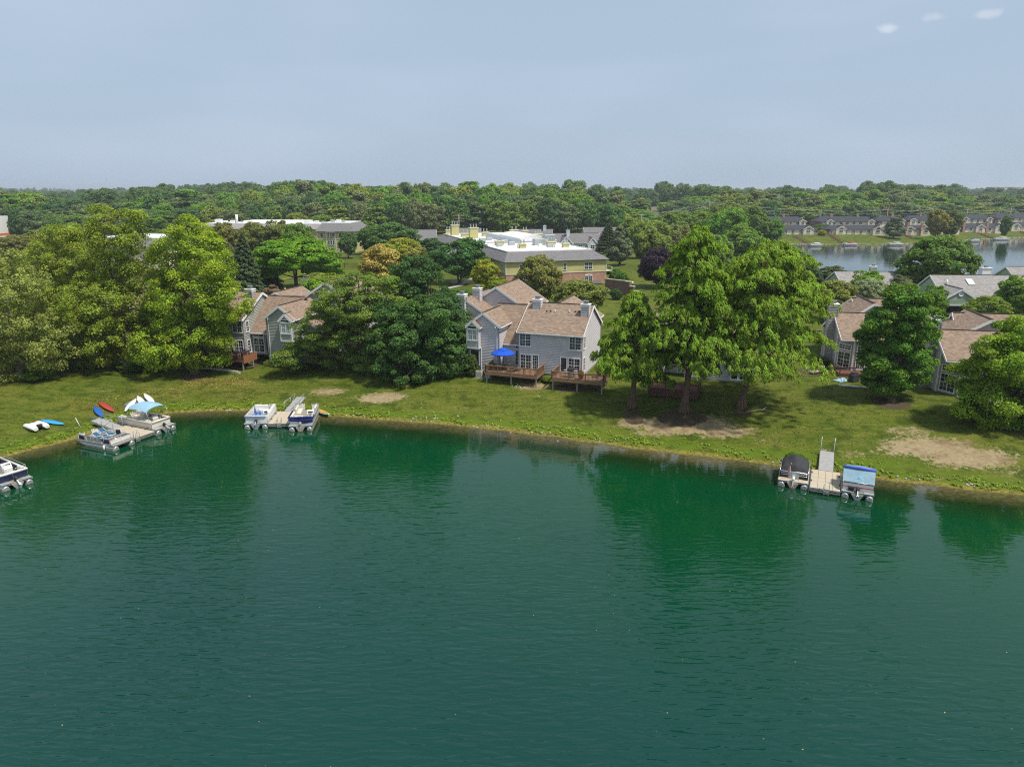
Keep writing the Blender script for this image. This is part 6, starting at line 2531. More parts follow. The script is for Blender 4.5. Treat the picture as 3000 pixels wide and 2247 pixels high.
gr = empty('grill', local(*HB, 7.35, -2.0), R(-20), 'stainless grill with black lid on the right cedar deck', 'grill')
b = MB()
b.box(-.35, .35, -.28, .28, .12, .85, .02)
b.build('cart', M_TAUPE, gr)
b = MB()
b.prism([(-.3, .86), (.3, .86), (.3, 1.02), (.15, 1.18), (-.15, 1.18), (-.3, 1.02)], 'x', -.38, .38)
b.build('lid', M_TAR, gr)
for s in (-1, 1):
    b = MB()
    b.box(s * .4, s * .85, -.25, .25, .84, .88)
    b.build('shelf', M_GALV, gr)
for x in (-.3, .3):
    b = MB()
    b.tube([(x - .03, -.2, .08), (x + .03, -.2, .08)], .08, 8)
    b.build('wheel', M_TAR, gr)


def flower_pot(loc, label, col, s=1.0, pot=None):
    r = empty('flower_pot', loc, 0, label, 'flower pot')
    b = MB()
    b.lathe([(.0, 0), (.14 * s, 0), (.2 * s, .3 * s), (.22 * s, .34 * s), (.0, .34 * s)], 12)
    b.build('pot', pot or mat('terracotta', (.35, .12, .06), .8, .2), r)
    g = np.random.default_rng(int(s * 100) + len(label))
    n = 220
    d = unit(g.normal(size=(n, 3)) + np.array([0, 0, .5]))
    p = d * (.3 * s * g.uniform(.5, 1, n))[:, None] + np.array([0, 0, .5 * s])
    c = put('leaves', leaf_mesh('pot_leaves', p, unit(d + g.normal(0, .4, (n, 3))), np.full(n, .07 * s), g.random((n, 3)), g=g), r)
    c.color = vary(GREENS['mid'])
    k = n // 3
    f = put('blooms', leaf_mesh('pot_blooms', p[:k] * 1.04, unit(d[:k]), np.full(k, .06 * s), g.random((k, 3)), g=g), r)
    f.color = (*col, 1)
    return r


flower_pot(local(*HB, 8.75, -2.5), 'red flowers in a pot on the right cedar deck', (.6, .03, .01), 1.4)
flower_pot(local(*HB, 10.6, -1.0, .2), 'orange flowers by the window behind the shorter cypress', (.65, .12, .02), 1.5)

# the grey-green house's deck: closed parasol, chairs, wicker chair
mA = lambda u, v, w=0: Vector((HA[0][0] - u * math.cos(HA[1]) - v * math.sin(HA[1]), HA[0][1] - u * math.sin(HA[1]) + v * math.cos(HA[1]), HA[2] + w))


def hAp(u, v, w=0):
    return local(*HA, u, v, w)


parasol(hAp(2.1, .6, -.1), 'furled navy parasol against the grey-green house', M_NAVY, h=2.3, closed=True)


def adirondack(loc, ang, label, m_):
    r = empty('garden_chair', loc, ang, label, 'chair')
    for k in range(5):
        b = MB()
        b.M = Matrix.Translation((-.24 + .12 * k, .2, .3)) @ Matrix.Rotation(-.35, 4, 'X')
        b.box(-.05, .05, -.012, .012, 0, .85 - .06 * abs(k - 2))
        b.build('back_slat', m_, r)
    b = MB()
    for k in range(5):
        b.box(-.28, .28, -.3 + k * .1, -.21 + k * .1, .36 - k * .02, .38 - k * .02)
    b.build('seat', m_, r)
    for s in (-1, 1):
        b = MB()
        b.box(s * .38 - .07, s * .38 + .07, -.38, .3, .56, .585)
        b.build('armrest', m_, r)
        b = MB()
        b.box(s * .33 - .02, s * .33 + .02, -.36, -.28, 0, .56)
        b.box(s * .33 - .02, s * .33 + .02, .2, .28, 0, .56)
        b.build('leg', m_, r)
    return r


M_ADI = mat('slate_blue_plastic', (.03, .06, .20), .5, .4, var=.08)
adirondack(hAp(-1.6, -1.2), 2.6, 'slate blue garden chair left of the patio table', M_ADI)
adirondack(hAp(-.5, -1.0), 3.6, 'slate blue garden chair at the right end of the brown deck', M_ADI)
tt = empty('patio_table', hAp(-1.1, -1.9), .3, 'round dark patio table between the slate blue chairs', 'table')
b = MB()
b.lathe([(0, .68), (.5, .68), (.5, .72), (0, .72)], 16)
b.build('top', M_TAR, tt)
b = MB()
b.tube([(0, 0, 0), (0, 0, .68)], .04, 6)
b.lathe([(0, 0), (.28, 0), (.28, .03), (0, .03)], 12)
b.build('pedestal', M_TAR, tt)
wk = empty('wicker_chair', hAp(-3.2, -1.0), .2, 'grey high-backed wicker chair at the corner window', 'chair')
b = MB()
rounded(b, -.35, .35, -.35, .3, .1, .45, .04)
b.build('seat', M_GALV, wk)
b = MB()
rounded(b, -.36, .36, .22, .34, .45, 1.25, .05)
b.build('backrest', M_GALV, wk)
# slanted cedar fence and stone edging
fe = empty('cedar_fence', hAp(.5, -2.6), HA[1] + R(52), 'short orange cedar fence sloping beside the brown deck', 'fence')
for k in range(9):
    b = MB()
    t = k / 8
    b.box(1.6 * t, 1.6 * t + .18, -.02, .02, -.6 + .4 * t, .45 + .3 * t)
    b.build('board', mat('orange_cedar', (.30, .12, .055), .7, .3, var=.18), fe)
ed = empty('stone_edging', hAp(-6.5, -3.6), HA[1], 'low pale stone edging below the brown deck', 'edging')
for k in range(16):
    b = MB()
    w_ = .42
    p_ = hAp(-6.5 + k * .45, -3.6 + .5 * math.sin(k * .2))
    b.box(-w_ / 2, w_ / 2, -.12, .12, -.2, .16 + .04 * (k % 3), .03)
    o = b.build('stone', M_STONE, ed, (k * .45, .5 * math.sin(k * .2), gz(p_.x, p_.y) - HA[2] + .05))
flower_pot(hAp(-2.4, -3.2, -1.2), 'small white garden ornament among dark plants', (.7, .7, .68), .8, M_WHITE)

# right house: cushioned chair, table, clutter, long white pipe
pc_ = onground(2410, 1092)
cc = empty('patio_chair', pc_, 2.4, 'black patio armchair with cream cushions on the lawn', 'chair')
b = MB()
b.box(-.38, .38, -.38, .38, .22, .3)
b.build('frame', M_TAR, cc)
b = MB()
rounded(b, -.34, .34, -.36, .3, .302, .46, .05)
b.build('seat_cushion', M_VINYL, cc)
b = MB()
b.M = Matrix.Translation((0, .32, .42)) @ Matrix.Rotation(-.25, 4, 'X')
rounded(b, -.34, .34, -.07, .07, 0, .6, .05)
b.build('back_cushion', M_VINYL, cc)
for x in (-.35, .35):
    for y in (-.35, .35):
        b = MB()
        b.box(x - .025, x + .025, y - .025, y + .025, 0, .6 if y < 0 else .5)
        b.build('leg', M_TAR, cc)
for s in (-1, 1):
    b = MB()
    b.box(s * .36 - .03, s * .36 + .03, -.38, .38, .6, .63)
    b.build('armrest', M_TAR, cc)
tc_ = empty('coffee_table', onground(2386, 1096), .1, 'low white-topped table with a plant beside the cushioned chair', 'table')
b = MB()
b.box(-.55, .55, -.3, .3, .36, .4, .01)
b.build('top', M_WHITE, tc_)
for x in (-.48, .48):
    for y in (-.24, .24):
        b = MB()
        b.box(x - .02, x + .02, y - .02, y + .02, 0, .36)
        b.build('leg', M_TAR, tc_)
flower_pot(onground(2388, 1096) + Vector((0, 0, .4)), 'yellow-green potted plant on the white-topped table', (.5, .45, .05), 1.0)
pA_, pB_ = onground(2458, 1131), onground(2536, 1139)
wp = empty('white_pipe', (pA_ + pB_) / 2 + Vector((0, 0, .12)), math.atan2(pB_.y - pA_.y, pB_.x - pA_.x), 'long white pipe lying on the lawn left of the lone maple', 'pipe')
b = MB()
L_ = (pB_ - pA_).length
b.tube([(-L_ / 2, 0, 0), (L_ / 2, 0, 0)], .11, 10)
b.build('pipe_length', M_WHITE, wp)
b = MB()
b.tube([(-L_ / 2 - .05, 0, 0), (-L_ / 2 + .14, 0, 0)], .14, 10)
b.build('coupling', M_WHITE, wp)
for px, py, col, lab, nm, cat in ((2466, 1116, (.10, .33, .55), 'light blue tarp heaped beside the low dark deck', 'blue_tarp', 'tarp'),
                                  (2500, 1118, (.02, .02, .022), 'black covered grill beside the light blue tarp', 'covered_grill', 'grill')):
    p_ = onground(px, py)
    r = empty(nm, p_, .4, lab, cat)
    b = MB()
    if cat == 'tarp':
        g = np.random.default_rng(6)
        vs = [(-.8 + 1.6 * i / 8, -.6 + 1.2 * j / 6, .08 + .28 * g.random() * (1 if 0 < i < 8 and 0 < j < 6 else 0)) for j in range(7) for i in range(9)]
        b.grid(vs, [(j * 9 + i, j * 9 + i + 1, (j + 1) * 9 + i + 1, (j + 1) * 9 + i) for j in range(6) for i in range(8)])
        b.build('cloth', mat('pale_blue_cloth', (.30, .45, .60), .7, .3, var=.3), r)
    else:
        rounded(b, -.6, .6, -.35, .35, 0, 1.0, .1)
        b.build('cover', M_COVERBLACK, r)
        b = MB()
        rounded(b, -.4, .4, -.3, .3, .98, 1.18, .08)
        b.build('cover_top', M_COVERBLACK, r)
br_ = onground(2232, 1205)
fb = empty('fallen_branch', br_, .1, 'fallen pale branch on the grass right of the cypresses', 'branch')
b = MB()
b.tube([(-1.9, -.2, .05), (-.8, 0, .1), (.1, .1, .12), (.9, .9, .15), (1.1, 2.2, .1)], [.03, .06, .08, .06, .02], 6)
b.build('stem', mat('bleached_wood', (.42, .34, .25), .9, .1, var=.2), fb)
b = MB()
b.tube([(.1, .1, .12), (.6, -.2, .12), (1.0, -.1, .05)], [.05, .03, .01], 5)
b.tube([(-.8, 0, .1), (-.5, .5, .12)], [.04, .01], 5)
b.build('twig', MATS['bleached_wood'], fb)

# car in the open garage
car = empty('car', local((gx, gY), R(-4), 2.6, -.7, 1.6), R(-4), 'black car parked nose-in inside the open garage', 'car')
b = MB()
pr = [(-2.2, .35), (2.2, .35), (2.25, .8), (1.2, .98), (.75, 1.42), (-1.0, 1.45), (-1.7, 1.02), (-2.2, .95)]
b.prism([(p[0] + 2.2, p[1]) for p in pr], 'x', -.88, .88)
b.build('body', mat('black_car_paint', (.012, .012, .016), .2, .6, var=0), car)
for x in (-.8, .8):
    for y in (.9, 3.6):
        b = MB()
        b.tube([(x - .1, y, .33), (x + .1, y, .33)], .33, 14)
        b.build('wheel', M_TAR, car)
for s in (-1, 1):
    b = MB()
    b.box(s * .62 - .16, s * .62 + .16, -.03, .05, .74, .9)
    b.build('tail_light', mat('red_lens', (.35, .01, .01), .3, .5, var=0), car)
b = MB()
b.box(-.24, .24, -.035, .02, .55, .68)
b.build('number_plate', M_WHITE, car)
b = MB()
b.face([(-.7, .52, 1.03), (.7, .52, 1.03), (.62, 1.17, 1.46), (-.62, 1.17, 1.46)])
b.build('rear_window', M_GLASS, car)

# drive, path, walls by the apartment house
def strip(name, pts, w, z, matr, label):
    P = [Vector((p[0], p[1], 0)) for p in pts]
    b = MB()
    L_, R_ = [], []
    for i, p in enumerate(P):
        d = (P[min(i + 1, len(P) - 1)] - P[max(i - 1, 0)]).normalized()
        s = Vector((d.y, -d.x, 0)) * w / 2
        for lst, q in ((L_, p - s), (R_, p + s)):
            lst.append(Vector((q.x, q.y, gz(q.x, q.y) + z)))
    for i in range(len(P) - 1):
        b.face([L_[i], R_[i], R_[i + 1], L_[i + 1]])
    o = b.build(name, matr)
    return tag(o, label, kind='structure')


def gpts(*px):
    return [onground(*p).xy for p in px]


def dense(pts, n=8):
    out = []
    for a, b in zip(pts[:-1], pts[1:]):
        for k in range(n):
            out.append((a[0] + (b[0] - a[0]) * k / n, a[1] + (b[1] - a[1]) * k / n))
    return out + [tuple(pts[-1])]


strip('driveway', dense(gpts((2720, 975), (2800, 935), (2790, 918))), 7, .06, M_ASPHALT, 'asphalt drive up to the open garage')
strip('road', dense([(-130, 150), (-60, 151), (-20, 149), (-4, 146)]), 9, .06, M_ASPHALT, 'asphalt parking road behind the grey-green house')
strip('path', dense(gpts((1290, 850), (1345, 838), (1420, 800))), 1.4, .06, M_CONC, 'pale footpath curving below the dark maple')
strip('path', dense(gpts((820, 846), (900, 845), (990, 838))), 1.2, .06, M_CONC, 'pale footpath behind the two locust trunks')
bw = empty('brick_wall', onground(1772, 858), R(-30), 'brown brick retaining wall with stepped end piers', 'wall')
b = MB()
for a, c in (((0, 0), (5.4, -1.6)), ((5.4, -1.6), (5.4, -1.2)), ((5.4, -1.2), (0, .4)), ((0, .4), (0, 0))):
    flat_wall(b, a, c, -1, 3.0)
b.build('wall_face', M_BRICK_DK, bw)
b = MB()
beam(b, (-.1, .2, 3.05), (5.5, -1.4, 3.05), .6, .16)
b.build('coping', M_STONE, bw)
for k, h_ in enumerate((2.9, 2.0, 1.1)):
    b = MB()
    uvbox(b, 5.5 + k * 1.1, 6.3 + k * 1.1, -1.9 - k * .35, -1.1 - k * .35, -1, h_)
    p_ = b.build('pier', M_BRICK_DK, bw)
    b = MB()
    b.box(5.4 + k * 1.1, 6.4 + k * 1.1, -2.0 - k * .35, -1.0 - k * .35, h_, h_ + .16)
    b.build('pier_cap', M_STONE, p_)


def globe_lamp(px, py, label):
    r = empty('lamp_post', onground(px, py), 0, label, 'lamp post')
    b = MB()
    b.tube([(0, 0, 0), (0, 0, 2.5)], [.07, .045], 8)
    b.build('post', M_TAR, r)
    b = MB()
    b.lathe([(.05, 2.5), (.2, 2.58), (.24, 2.74), (.2, 2.9), (.02, 2.98)], 12)
    b.build('globe', M_WHITE, r)


globe_lamp(1851, 866, 'white globe lamp on the lawn beside the brick wall')
globe_lamp(1484, 868, 'white globe lamp beside the brick apartment corner')
for i, (px, Y) in enumerate(((836, 154), (925, 151))):
    x = pxx(px, Y, 3)
    r = empty('bollard', (x, Y, gz(x, Y)), 0, ('left' if i == 0 else 'right') + ' yellow bollard behind the grey-green house roof', 'bollard')
    b = MB()
    b.tube([(0, 0, -.1), (0, 0, 1.3 if i == 0 else 2.6)], .22, 10)
    b.build('post', mat('yellow_paint', (.75, .42, .02), .5, .4), r)
    b = MB()
    b.lathe([(.22, 0), (.2, .12), (.0, .16)], 10, (0, 0, 1.3 if i == 0 else 2.6))
    b.build('cap', MATS['yellow_paint'], r)
pf = empty('picket_fence', (pxx(1345, 172, 3), 172, gz(pxx(1345, 172, 3), 172)), R(-8), 'cream picket fence under the dark maple', 'fence')
pk = MB()
pk.box(-.045, .045, -.012, .012, 0, 1.15)
pm_ = pk.mesh('picket', MATS['cream_trim'])
for k in range(70):
    put('picket', pm_, pf, (-2 + k * .16, 0, 0))
b = MB()
b.box(-2.1, 9.3, .015, .05, .3, .38)
b.box(-2.1, 9.3, .015, .05, .85, .93)
b.build('rail', MATS['cream_trim'], pf)
# white shed at the far left
wsY = 330.0
ws = empty('white_building', (pxx(-62, wsY, 6), wsY, 2.7), 0, 'plain white building with orange band at the left edge', 'building')
b = MB()
b.box(-14, 6.2, 0, 12, -1, 10)
b.build('wall', M_WHITE, ws)
b = MB()
b.box(-14.05, 6.25, -.05, 12, 1.3, 2.3)
b.build('band', M_ORANGE, ws)
window(ws, 1.8, 0, 4.5, 1.6, 2.6, 0, 1, 1, 1, mid=False)
# pond fountain and railings
fn = empty('fountain', (pxx(915, 190, 2), 190, 1.3), 0, 'white fountain spray on the small pond', 'fountain')
g = np.random.default_rng(8)
n = 1500
a_ = g.uniform(0, 2 * PI, n)
t_ = g.random(n)
p_ = np.stack([t_ * 2.6 * np.cos(a_), t_ * 2.6 * np.sin(a_), 2.6 * (1 - (2 * t_ - 1) ** 2) * g.uniform(.85, 1, n) + .1], 1)
me = leaf_mesh('spray', p_, unit(g.normal(size=(n, 3))), np.full(n, .05), g.random((n, 3)), g=g)
me.materials[0] = M_WHITE
put('spray', me, fn)
rl = empty('pond_railing', (pxx(1010, 207, 3), 207, gz(pxx(1010, 207, 3), 207)), R(-15), 'dark railing along the far side of the pond', 'railing')
b = MB()
for k in range(40):
    b.box(-5 + k * .25 - .02, -5 + k * .25 + .02, -.02, .02, 0, 1.2)
b.box(-5.1, 4.9, -.03, .03, 1.15, 1.22)
b.build('bars', M_DECKDARK, rl)
for x in (-5, 0, 4.8):
    b = MB()
    b.box(x - .08, x + .08, -.08, .08, 0, 1.4)
    b.build('post', M_DECKDARK, rl)
# ------------------------------------------------------------------ far shore, middle-distance trees, the wood
def rowhouse(px0, px1, Y, stories, label, brick_ends=True, gables=(), chims=(), rot=0.0, group=None):
    xm = pxx((px0 + px1) / 2, Y, 5)
    L_ = (px1 - px0) * (Y * math.cos(PITCH) + 5) / FPX
    D = 8.5
    x0 = xm
    z = max(gz(x0, Y - 2), gz(x0, Y + 4)) - .1
    root = empty('row_house', (x0, Y, z), rot, label, 'house', group)
    ev = 2.7 if stories == 1 else 5.3
    rg = ev + (1.9 if stories == 1 else 2.5)
    b = MB()
    uvbox(b, -L_ / 2, L_ / 2, 0, D, -1.5, ev)
    b.build('wall', M_CREAM, root)
    # hipped roof
    lo = [(-L_ / 2 - .5, -.5), (L_ / 2 + .5, -.5), (L_ / 2 + .5, D + .5), (-L_ / 2 - .5, D + .5)]
    hi = [(-L_ / 2 + 3.2, D / 2), (L_ / 2 - 3.2, D / 2)]
    b = MB()
    roof_plane(b, (*lo[0], ev), (*lo[1], ev), (*hi[1], rg), (*hi[0], rg), .1)
    roof_plane(b, (*lo[2], ev), (*lo[3], ev), (*hi[0], rg), (*hi[1], rg), .1)
    roof_plane(b, (*lo[1], ev), (*lo[2], ev), (*hi[1], rg), (*hi[1], rg), .1)
    roof_plane(b, (*lo[3], ev), (*lo[0], ev), (*hi[0], rg), (*hi[0], rg), .1)
    b.build('roof', M_ROOF_DARK, root)
    if brick_ends:
        b = MB()
        uvbox(b, -L_ / 2 - .05, -L_ / 2 + 2.2, -.06, D, -1.5, ev - .02)
        b.build('brick_end', M_BRICK_DK, root)
    n = max(2, int(L_ / 3.4))
    for k in range(n):
        u = -L_ / 2 + 2.6 + (L_ - 3.4) * k / max(1, n - 1)
        if any(abs(u - gu * L_) < 2.2 for gu in gables):
            continue
        window(root, u, -.03, .7 if stories == 1 else 3.5, 1.5, 1.5, 0, 2, 2, 1)
        if stories == 2:
            window(root, u, -.03, .8, 1.5, 1.4, 0, 2, 2, 1)
    for gu in gables:
        u = gu * L_
        w = 2.4 if stories == 1 else 1.7
        gb = MB()
        flat_wall(gb, (u - w, -1.0), (u + w, -1.0), -1.5, ev + .1)
        gb.face([(u - w, -1.0, ev + .1), (u + w, -1.0, ev + .1), (u, -1.0, ev + .1 + w * .62)])
        flat_wall(gb, (u + w, -1.0), (u + w, 0), -1.5, ev + .1)
        flat_wall(gb, (u - w, 0), (u - w, -1.0), -1.5, ev + .1)
        gb.build('gable', M_CREAM, root)
        gable_roof(root, u - w, u + w, -1.0, D / 2, ev + .1, ev + .1 + w * .62, 'v', M_ROOF_DARK, rakes=(1, 0), gutters=(0, 0), ridge_name=False)
        window(root, u, -1.03, ev - 1.7, 1.9 if stories == 1 else 1.5, 1.5, 0, 2, 2, 2)
        ar = MB()
        m = 8
        R0 = .95 if stories == 1 else .75
        ar.face([(u + R0 * math.cos(PI * k / m), -1.04, ev - .12 + R0 * .55 * math.sin(PI * k / m)) for k in range(m + 1)])
        ar.build('fanlight', M_GLASS, root)
    for cu, cv in chims:
        b = MB()
        uvbox(b, cu * L_ - .55, cu * L_ + .55, cv - .45, cv + .45, -1.5 if cv < 0 else ev, rg + 1.1)
        b.box(cu * L_ - .62, cu * L_ + .62, cv - .52, cv + .52, rg + 1.1, rg + 1.3)
        b.build('chimney', M_BRICK, root)
    return root


GB = 'two-storey row houses across the far lake'
GF = 'low row houses along the far lake'
rowhouse(2236, 2361, 388, 2, 'leftmost two-storey row house across the far lake', gables=(.4,), chims=((.02, 4.2),))
rowhouse(2390, 2562, 388, 2, 'longest two-storey row house, second from left across the lake', gables=(-.28, .42), chims=((-.2, 4.2), (.25, 4.2)))
rowhouse(2565, 2646, 394, 2, 'third two-storey row house with brown gable end', gables=(.4,), chims=((.2, 4.2),))
rowhouse(2655, 2738, 402, 2, 'fourth two-storey row house, left of the yellowish lakeside tree', gables=(-.3,), chims=((.1, 4.2),))
rowhouse(2815, 2903, 420, 2, 'fifth two-storey row house, right of the yellowish lakeside tree', gables=(-.4, .4))
rowhouse(2914, 3030, 436, 2, 'rightmost two-storey row house across the far lake', gables=(-.2, .3))
rowhouse(2265, 2395, 362, 1, 'leftmost low row house with white gable and deck', gables=(.28,), chims=((-.1, 4.2),))
rowhouse(2420, 2594, 362, 1, 'long low row house with arched window gable at its right end', gables=(-.26, .36), chims=((-.22, -.3),))
rowhouse(2602, 2725, 368, 1, 'low row house with two tall brick chimneys', gables=(.0, .38), chims=((-.05, -.4), (.28, -.4)))
rowhouse(2735, 2811, 380, 1, 'small low row house in the shade of the yellowish tree', gables=(.3,))
rowhouse(2812, 2943, 392, 1, 'low row house with brick wall left and brick chimney', gables=(-.05, .38), chims=((-.42, -.3), (.1, -.3), (.45, -.3)))
rowhouse(2953, 3060, 404, 1, 'low row house at the right edge across the lake', gables=(-.3, .2))

# boats, landings and steps of the far shore
def small_boat(px, py, label, top, L_=6.0, ang=0.1):
    p = at(px, py, 0)
    r = empty('moored_boat', (p.x, p.y, 0), ang, label, 'boat')
    for s in (-1, 1):
        b = MB()
        b.tube([(-L_ / 2, s * .85, .15), (L_ / 2 - .6, s * .85, .15), (L_ / 2, s * .85, .35)], [.28, .28, .05], 8)
        b.build('pontoon', M_ALU, r)
    b = MB()
    b.box(-L_ / 2, L_ / 2 - .2, -1.2, 1.2, .5, .58)
    b.build('deck', M_CARPET, r)
    b = MB()
    for s in (-1, 1):
        b.box(-L_ / 2 + .4, L_ / 2 - .4, s * 1.12 - .02, s * 1.12 + .02, .6, 1.2)
    b.box(-L_ / 2 + .38, -L_ / 2 + .42, -1.1, 1.1, .6, 1.2)
    b.build('fence_panel', M_BOATWHITE, r)
    b = MB()
    b.box(-L_ * .1, L_ * .3, -1.15, 1.15, 1.3, 1.55, .1)
    b.build('cover', top, r)
    b = MB()
    b.tube([(-L_ * .1, -1, .6), (-L_ * .1, -1, 1.3)], .04, 5)
    b.tube([(L_ * .3, -1, .6), (L_ * .3, -1, 1.3)], .04, 5)
    b.build('support', M_ALU, r)
    return r


small_boat(2388, 722, 'grey pontoon boat moored by the first far steps', M_BLUEGREY)
small_boat(2490, 720, 'white boat with a red cover on the far shore', M_FLAGRED, 6.4)
small_boat(2622, 720, 'white pontoon boat half behind the big lakeside tree', M_BOATWHITE, 7)
small_boat(2852, 709, 'small boat with bright blue cover on the far shore', M_TARP, 5)
small_boat(2932, 704, 'long white pontoon boat at the right-hand far steps', M_BOATWHITE, 8)
small_boat(2250, 730, 'white boats cluster below the multi-stemmed lakeside tree', M_BOATWHITE, 7)
small_boat(2172, 731, 'white boat with blue cover left of the dark lakeside trunk', M_TARP, 6)
small_boat(2098, 752, 'white boat glimpsed between the tall cypress tops', M_BOATWHITE, 6)


def steps(pt, pb, label):
    A, B = onground(*pt), onground(*pb)
    B.z = max(B.z, .3)
    d = B - A
    root = empty('lake_steps', A, math.atan2(d.y, d.x), label, 'steps')
    n = 22
    L_ = math.hypot(d.x, d.y)
    m = MB()
    m.box(0, L_ / n * .92, -.9, .9, -.25, .06)
    me = m.mesh('step', M_DECKDARK)
    for k in range(n):
        put('step', me, root, (L_ * k / n, 0, d.z * (k + 1) / n + .12))
    for s in (-.95, .95):
        b = MB()
        beam(b, (0, s, .95), (L_, s, d.z + .95), .1, .1)
        for k in range(6):
            x = L_ * k / 5
            b.box(x - .06, x + .06, s - .06, s + .06, d.z * k / 5 - .3, d.z * k / 5 + .95)
        b.build('handrail', M_DECKDARK, root)
    return root


steps((2328, 693), (2365, 716), 'brown timber steps below the leftmost low row house')
steps((2430, 689), (2472, 716), 'brown timber steps left of the red-covered boat')
steps((2648, 687), (2664, 697), 'short brown steps behind the big lakeside tree')
steps((2850, 677), (2900, 698), 'long brown steps left of the long white pontoon boat')
steps((2975, 672), (3010, 690), 'brown steps at the right edge of the far shore')
def rip(pts):
    P = dense(pts, 10)
    b = MB()
    g = np.random.default_rng(5)
    for a, c in zip(P[:-1], P[1:]):
        L_ = math.hypot(c[0] - a[0], c[1] - a[1])
        for k in range(max(1, int(L_ / .9))):
            t = g.random()
            x, y = a[0] + (c[0] - a[0]) * t, a[1] + (c[1] - a[1]) * t
            s = g.uniform(.3, .6)
            b.box(x - s, x + s, y - s * .6, y + s * .6, -.2, g.uniform(.25, .5), .1)
    return b


o = rip(FARLAKE[1:11]).build('shore_stones', M_STONE)
tag(o, 'pale stone edging along the far lake shore', 'stones', kind='stuff')
for px0, px1, py, lab in ((2680, 2740, 715, 'dark floating platform left of the bright blue boat'), (2838, 2868, 703, 'brown landing behind the bright blue boat')):
    p = at((px0 + px1) / 2, py, 0)
    r = empty('landing_stage', (p.x, p.y, 0), .15, lab, 'dock')
    L_ = (px1 - px0) * .165
    b = MB()
    b.box(-L_ / 2, L_ / 2, -1.2, 1.2, .3, .5)
    b.build('deck', M_DECKDARK, r)
    b = MB()
    for s in (-1, 1):
        for k in range(4):
            x = -L_ / 2 + L_ * k / 3
            b.tube([(x, s * 1.1, -.5), (x, s * 1.1, 1.4)], .07, 6)
    b.build('posts', M_DECKDARK, r)

# power line
POLES = [(2406, 614, 425), (2602, 612, 428), (2733, 610, 432), (2836, 612, 436), (2963, 610, 440), (3120, 608, 446), (2080, 590, 420), (1880, 628, 410)]
tops = []
for i, (px, py, Y) in enumerate(POLES):
    t = atY(px, py, Y)
    z0 = gz(t.x, Y)
    nm = ('wooden power pole behind the row houses, number counted from the left', )
    lab = ['power pole behind the longest two-storey row house', 'power pole behind the brown gable end', 'power pole left of the yellowish lakeside tree', 'power pole right of the yellowish lakeside tree',
           'power pole near the right edge across the lake', 'power pole just past the right edge', 'power pole among the trees left of the far lake', 'power pole with crossarm left of the willows'][i]
    r = empty('power_pole', (t.x, Y, z0), 0, lab, 'power pole')
    b = MB()
    b.tube([(0, 0, -.5), (0, 0, t.z - z0)], [.28, .2], 8)
    b.build('shaft', mat('grey_pole_wood', (.33, .27, .21), .9, .1, var=.2), r)
    b = MB()
    for dz in (.6, 2.2):
        b.box(-1.5, 1.5, -.1, .1, t.z - z0 - dz - .12, t.z - z0 - dz + .12)
    b.build('crossarm', MATS['grey_pole_wood'], r)
    tops.append(t)
order = [7, 6, 0, 1, 2, 3, 4, 5]
for j, (a, c) in enumerate(zip(order[:-1], order[1:])):
    A, B = tops[a], tops[c]
    b = MB()
    for dz, dx in ((.5, -1.3), (.5, 1.3), (2.1, 0), (3.6, 0)):
        pts = []
        for t in np.linspace(0, 1, 9):
            p = A.lerp(B, t)
            pts.append((p.x + dx, p.y, p.z - dz - 4 * .9 * t * (1 - t)))
        b.tube(pts, .028, 4, caps=False)
    o = b.build('power_line', M_GALV)
    tag(o, ['wires left of the tall bare pole', 'wires over the leftmost row house', 'wires over the longest row house', 'wires over the brown gable end', 'wires behind the yellowish lakeside tree', 'wires over the fifth row house', 'wires at the right edge across the lake'][j], 'wires')
tp_ = atY(1344, 628, 320)
r = empty('power_pole', (tp_.x, 320, gz(tp_.x, 320)), 0, 'power pole with three crossarms above the tall roof chimneys', 'power pole')
b = MB()
b.tube([(0, 0, 0), (0, 0, tp_.z - gz(tp_.x, 320))], .2, 8)
b.build('shaft', MATS['grey_pole_wood'], r)
for k in range(3):
    b = MB()
    z = tp_.z - gz(tp_.x, 320) - .6 - k * 1.2
    b.box(-2.7 - .1 * k, 2.5, -.1, .1, z - .12, z + .12)
    b.build('crossarm', MATS['grey_pole_wood'], r)

# far office block, plain low building
oY = 2300.0
oc = atY(2962, 548, oY)
of = empty('office_block', (oc.x, oY, 3), 0, 'pale office block on the horizon at the right edge', 'building')
Hh = oc.z - 3
b = MB()
b.box(-42, 38, 0, 40, 0, Hh - 6)
b.box(-26, 34, 2, 38, Hh - 6, Hh)
b.build('wall', mat('pale_office_panel', (.62, .58, .56), .6, .3), of)
for k in range(5):
    b = MB()
    z = Hh - 9.5 - k * 4.2
    b.box(-41, 37, -.4, .1, z, z + 1.9)
    b.build('window_band', M_BLUEGREY if k % 2 else mat('blue_window_band', (.16, .20, .30), .2, .6), of)
b = MB()
b.box(-25, 33, 1.6, 2.1, Hh - 3.6, Hh - 1.4)
b.build('window_band', MATS['blue_window_band'], of)
lb = atY(1950, 607, 640)
lw = empty('low_building', (lb.x, 640, gz(lb.x, 640)), 0, 'long pale low building with brownish roof in the gap', 'building')
b = MB()
b.box(-12, 22, 0, 18, 0, lb.z - gz(lb.x, 640) - 3)
b.build('wall', M_CREAM, lw)
b = MB()
zz = lb.z - gz(lb.x, 640)
b.prism([(-1, zz - 3), (19, zz - 3), (9, zz)], 'x', -12.5, 22.5)
b.build('roof', M_ROOF, lw)

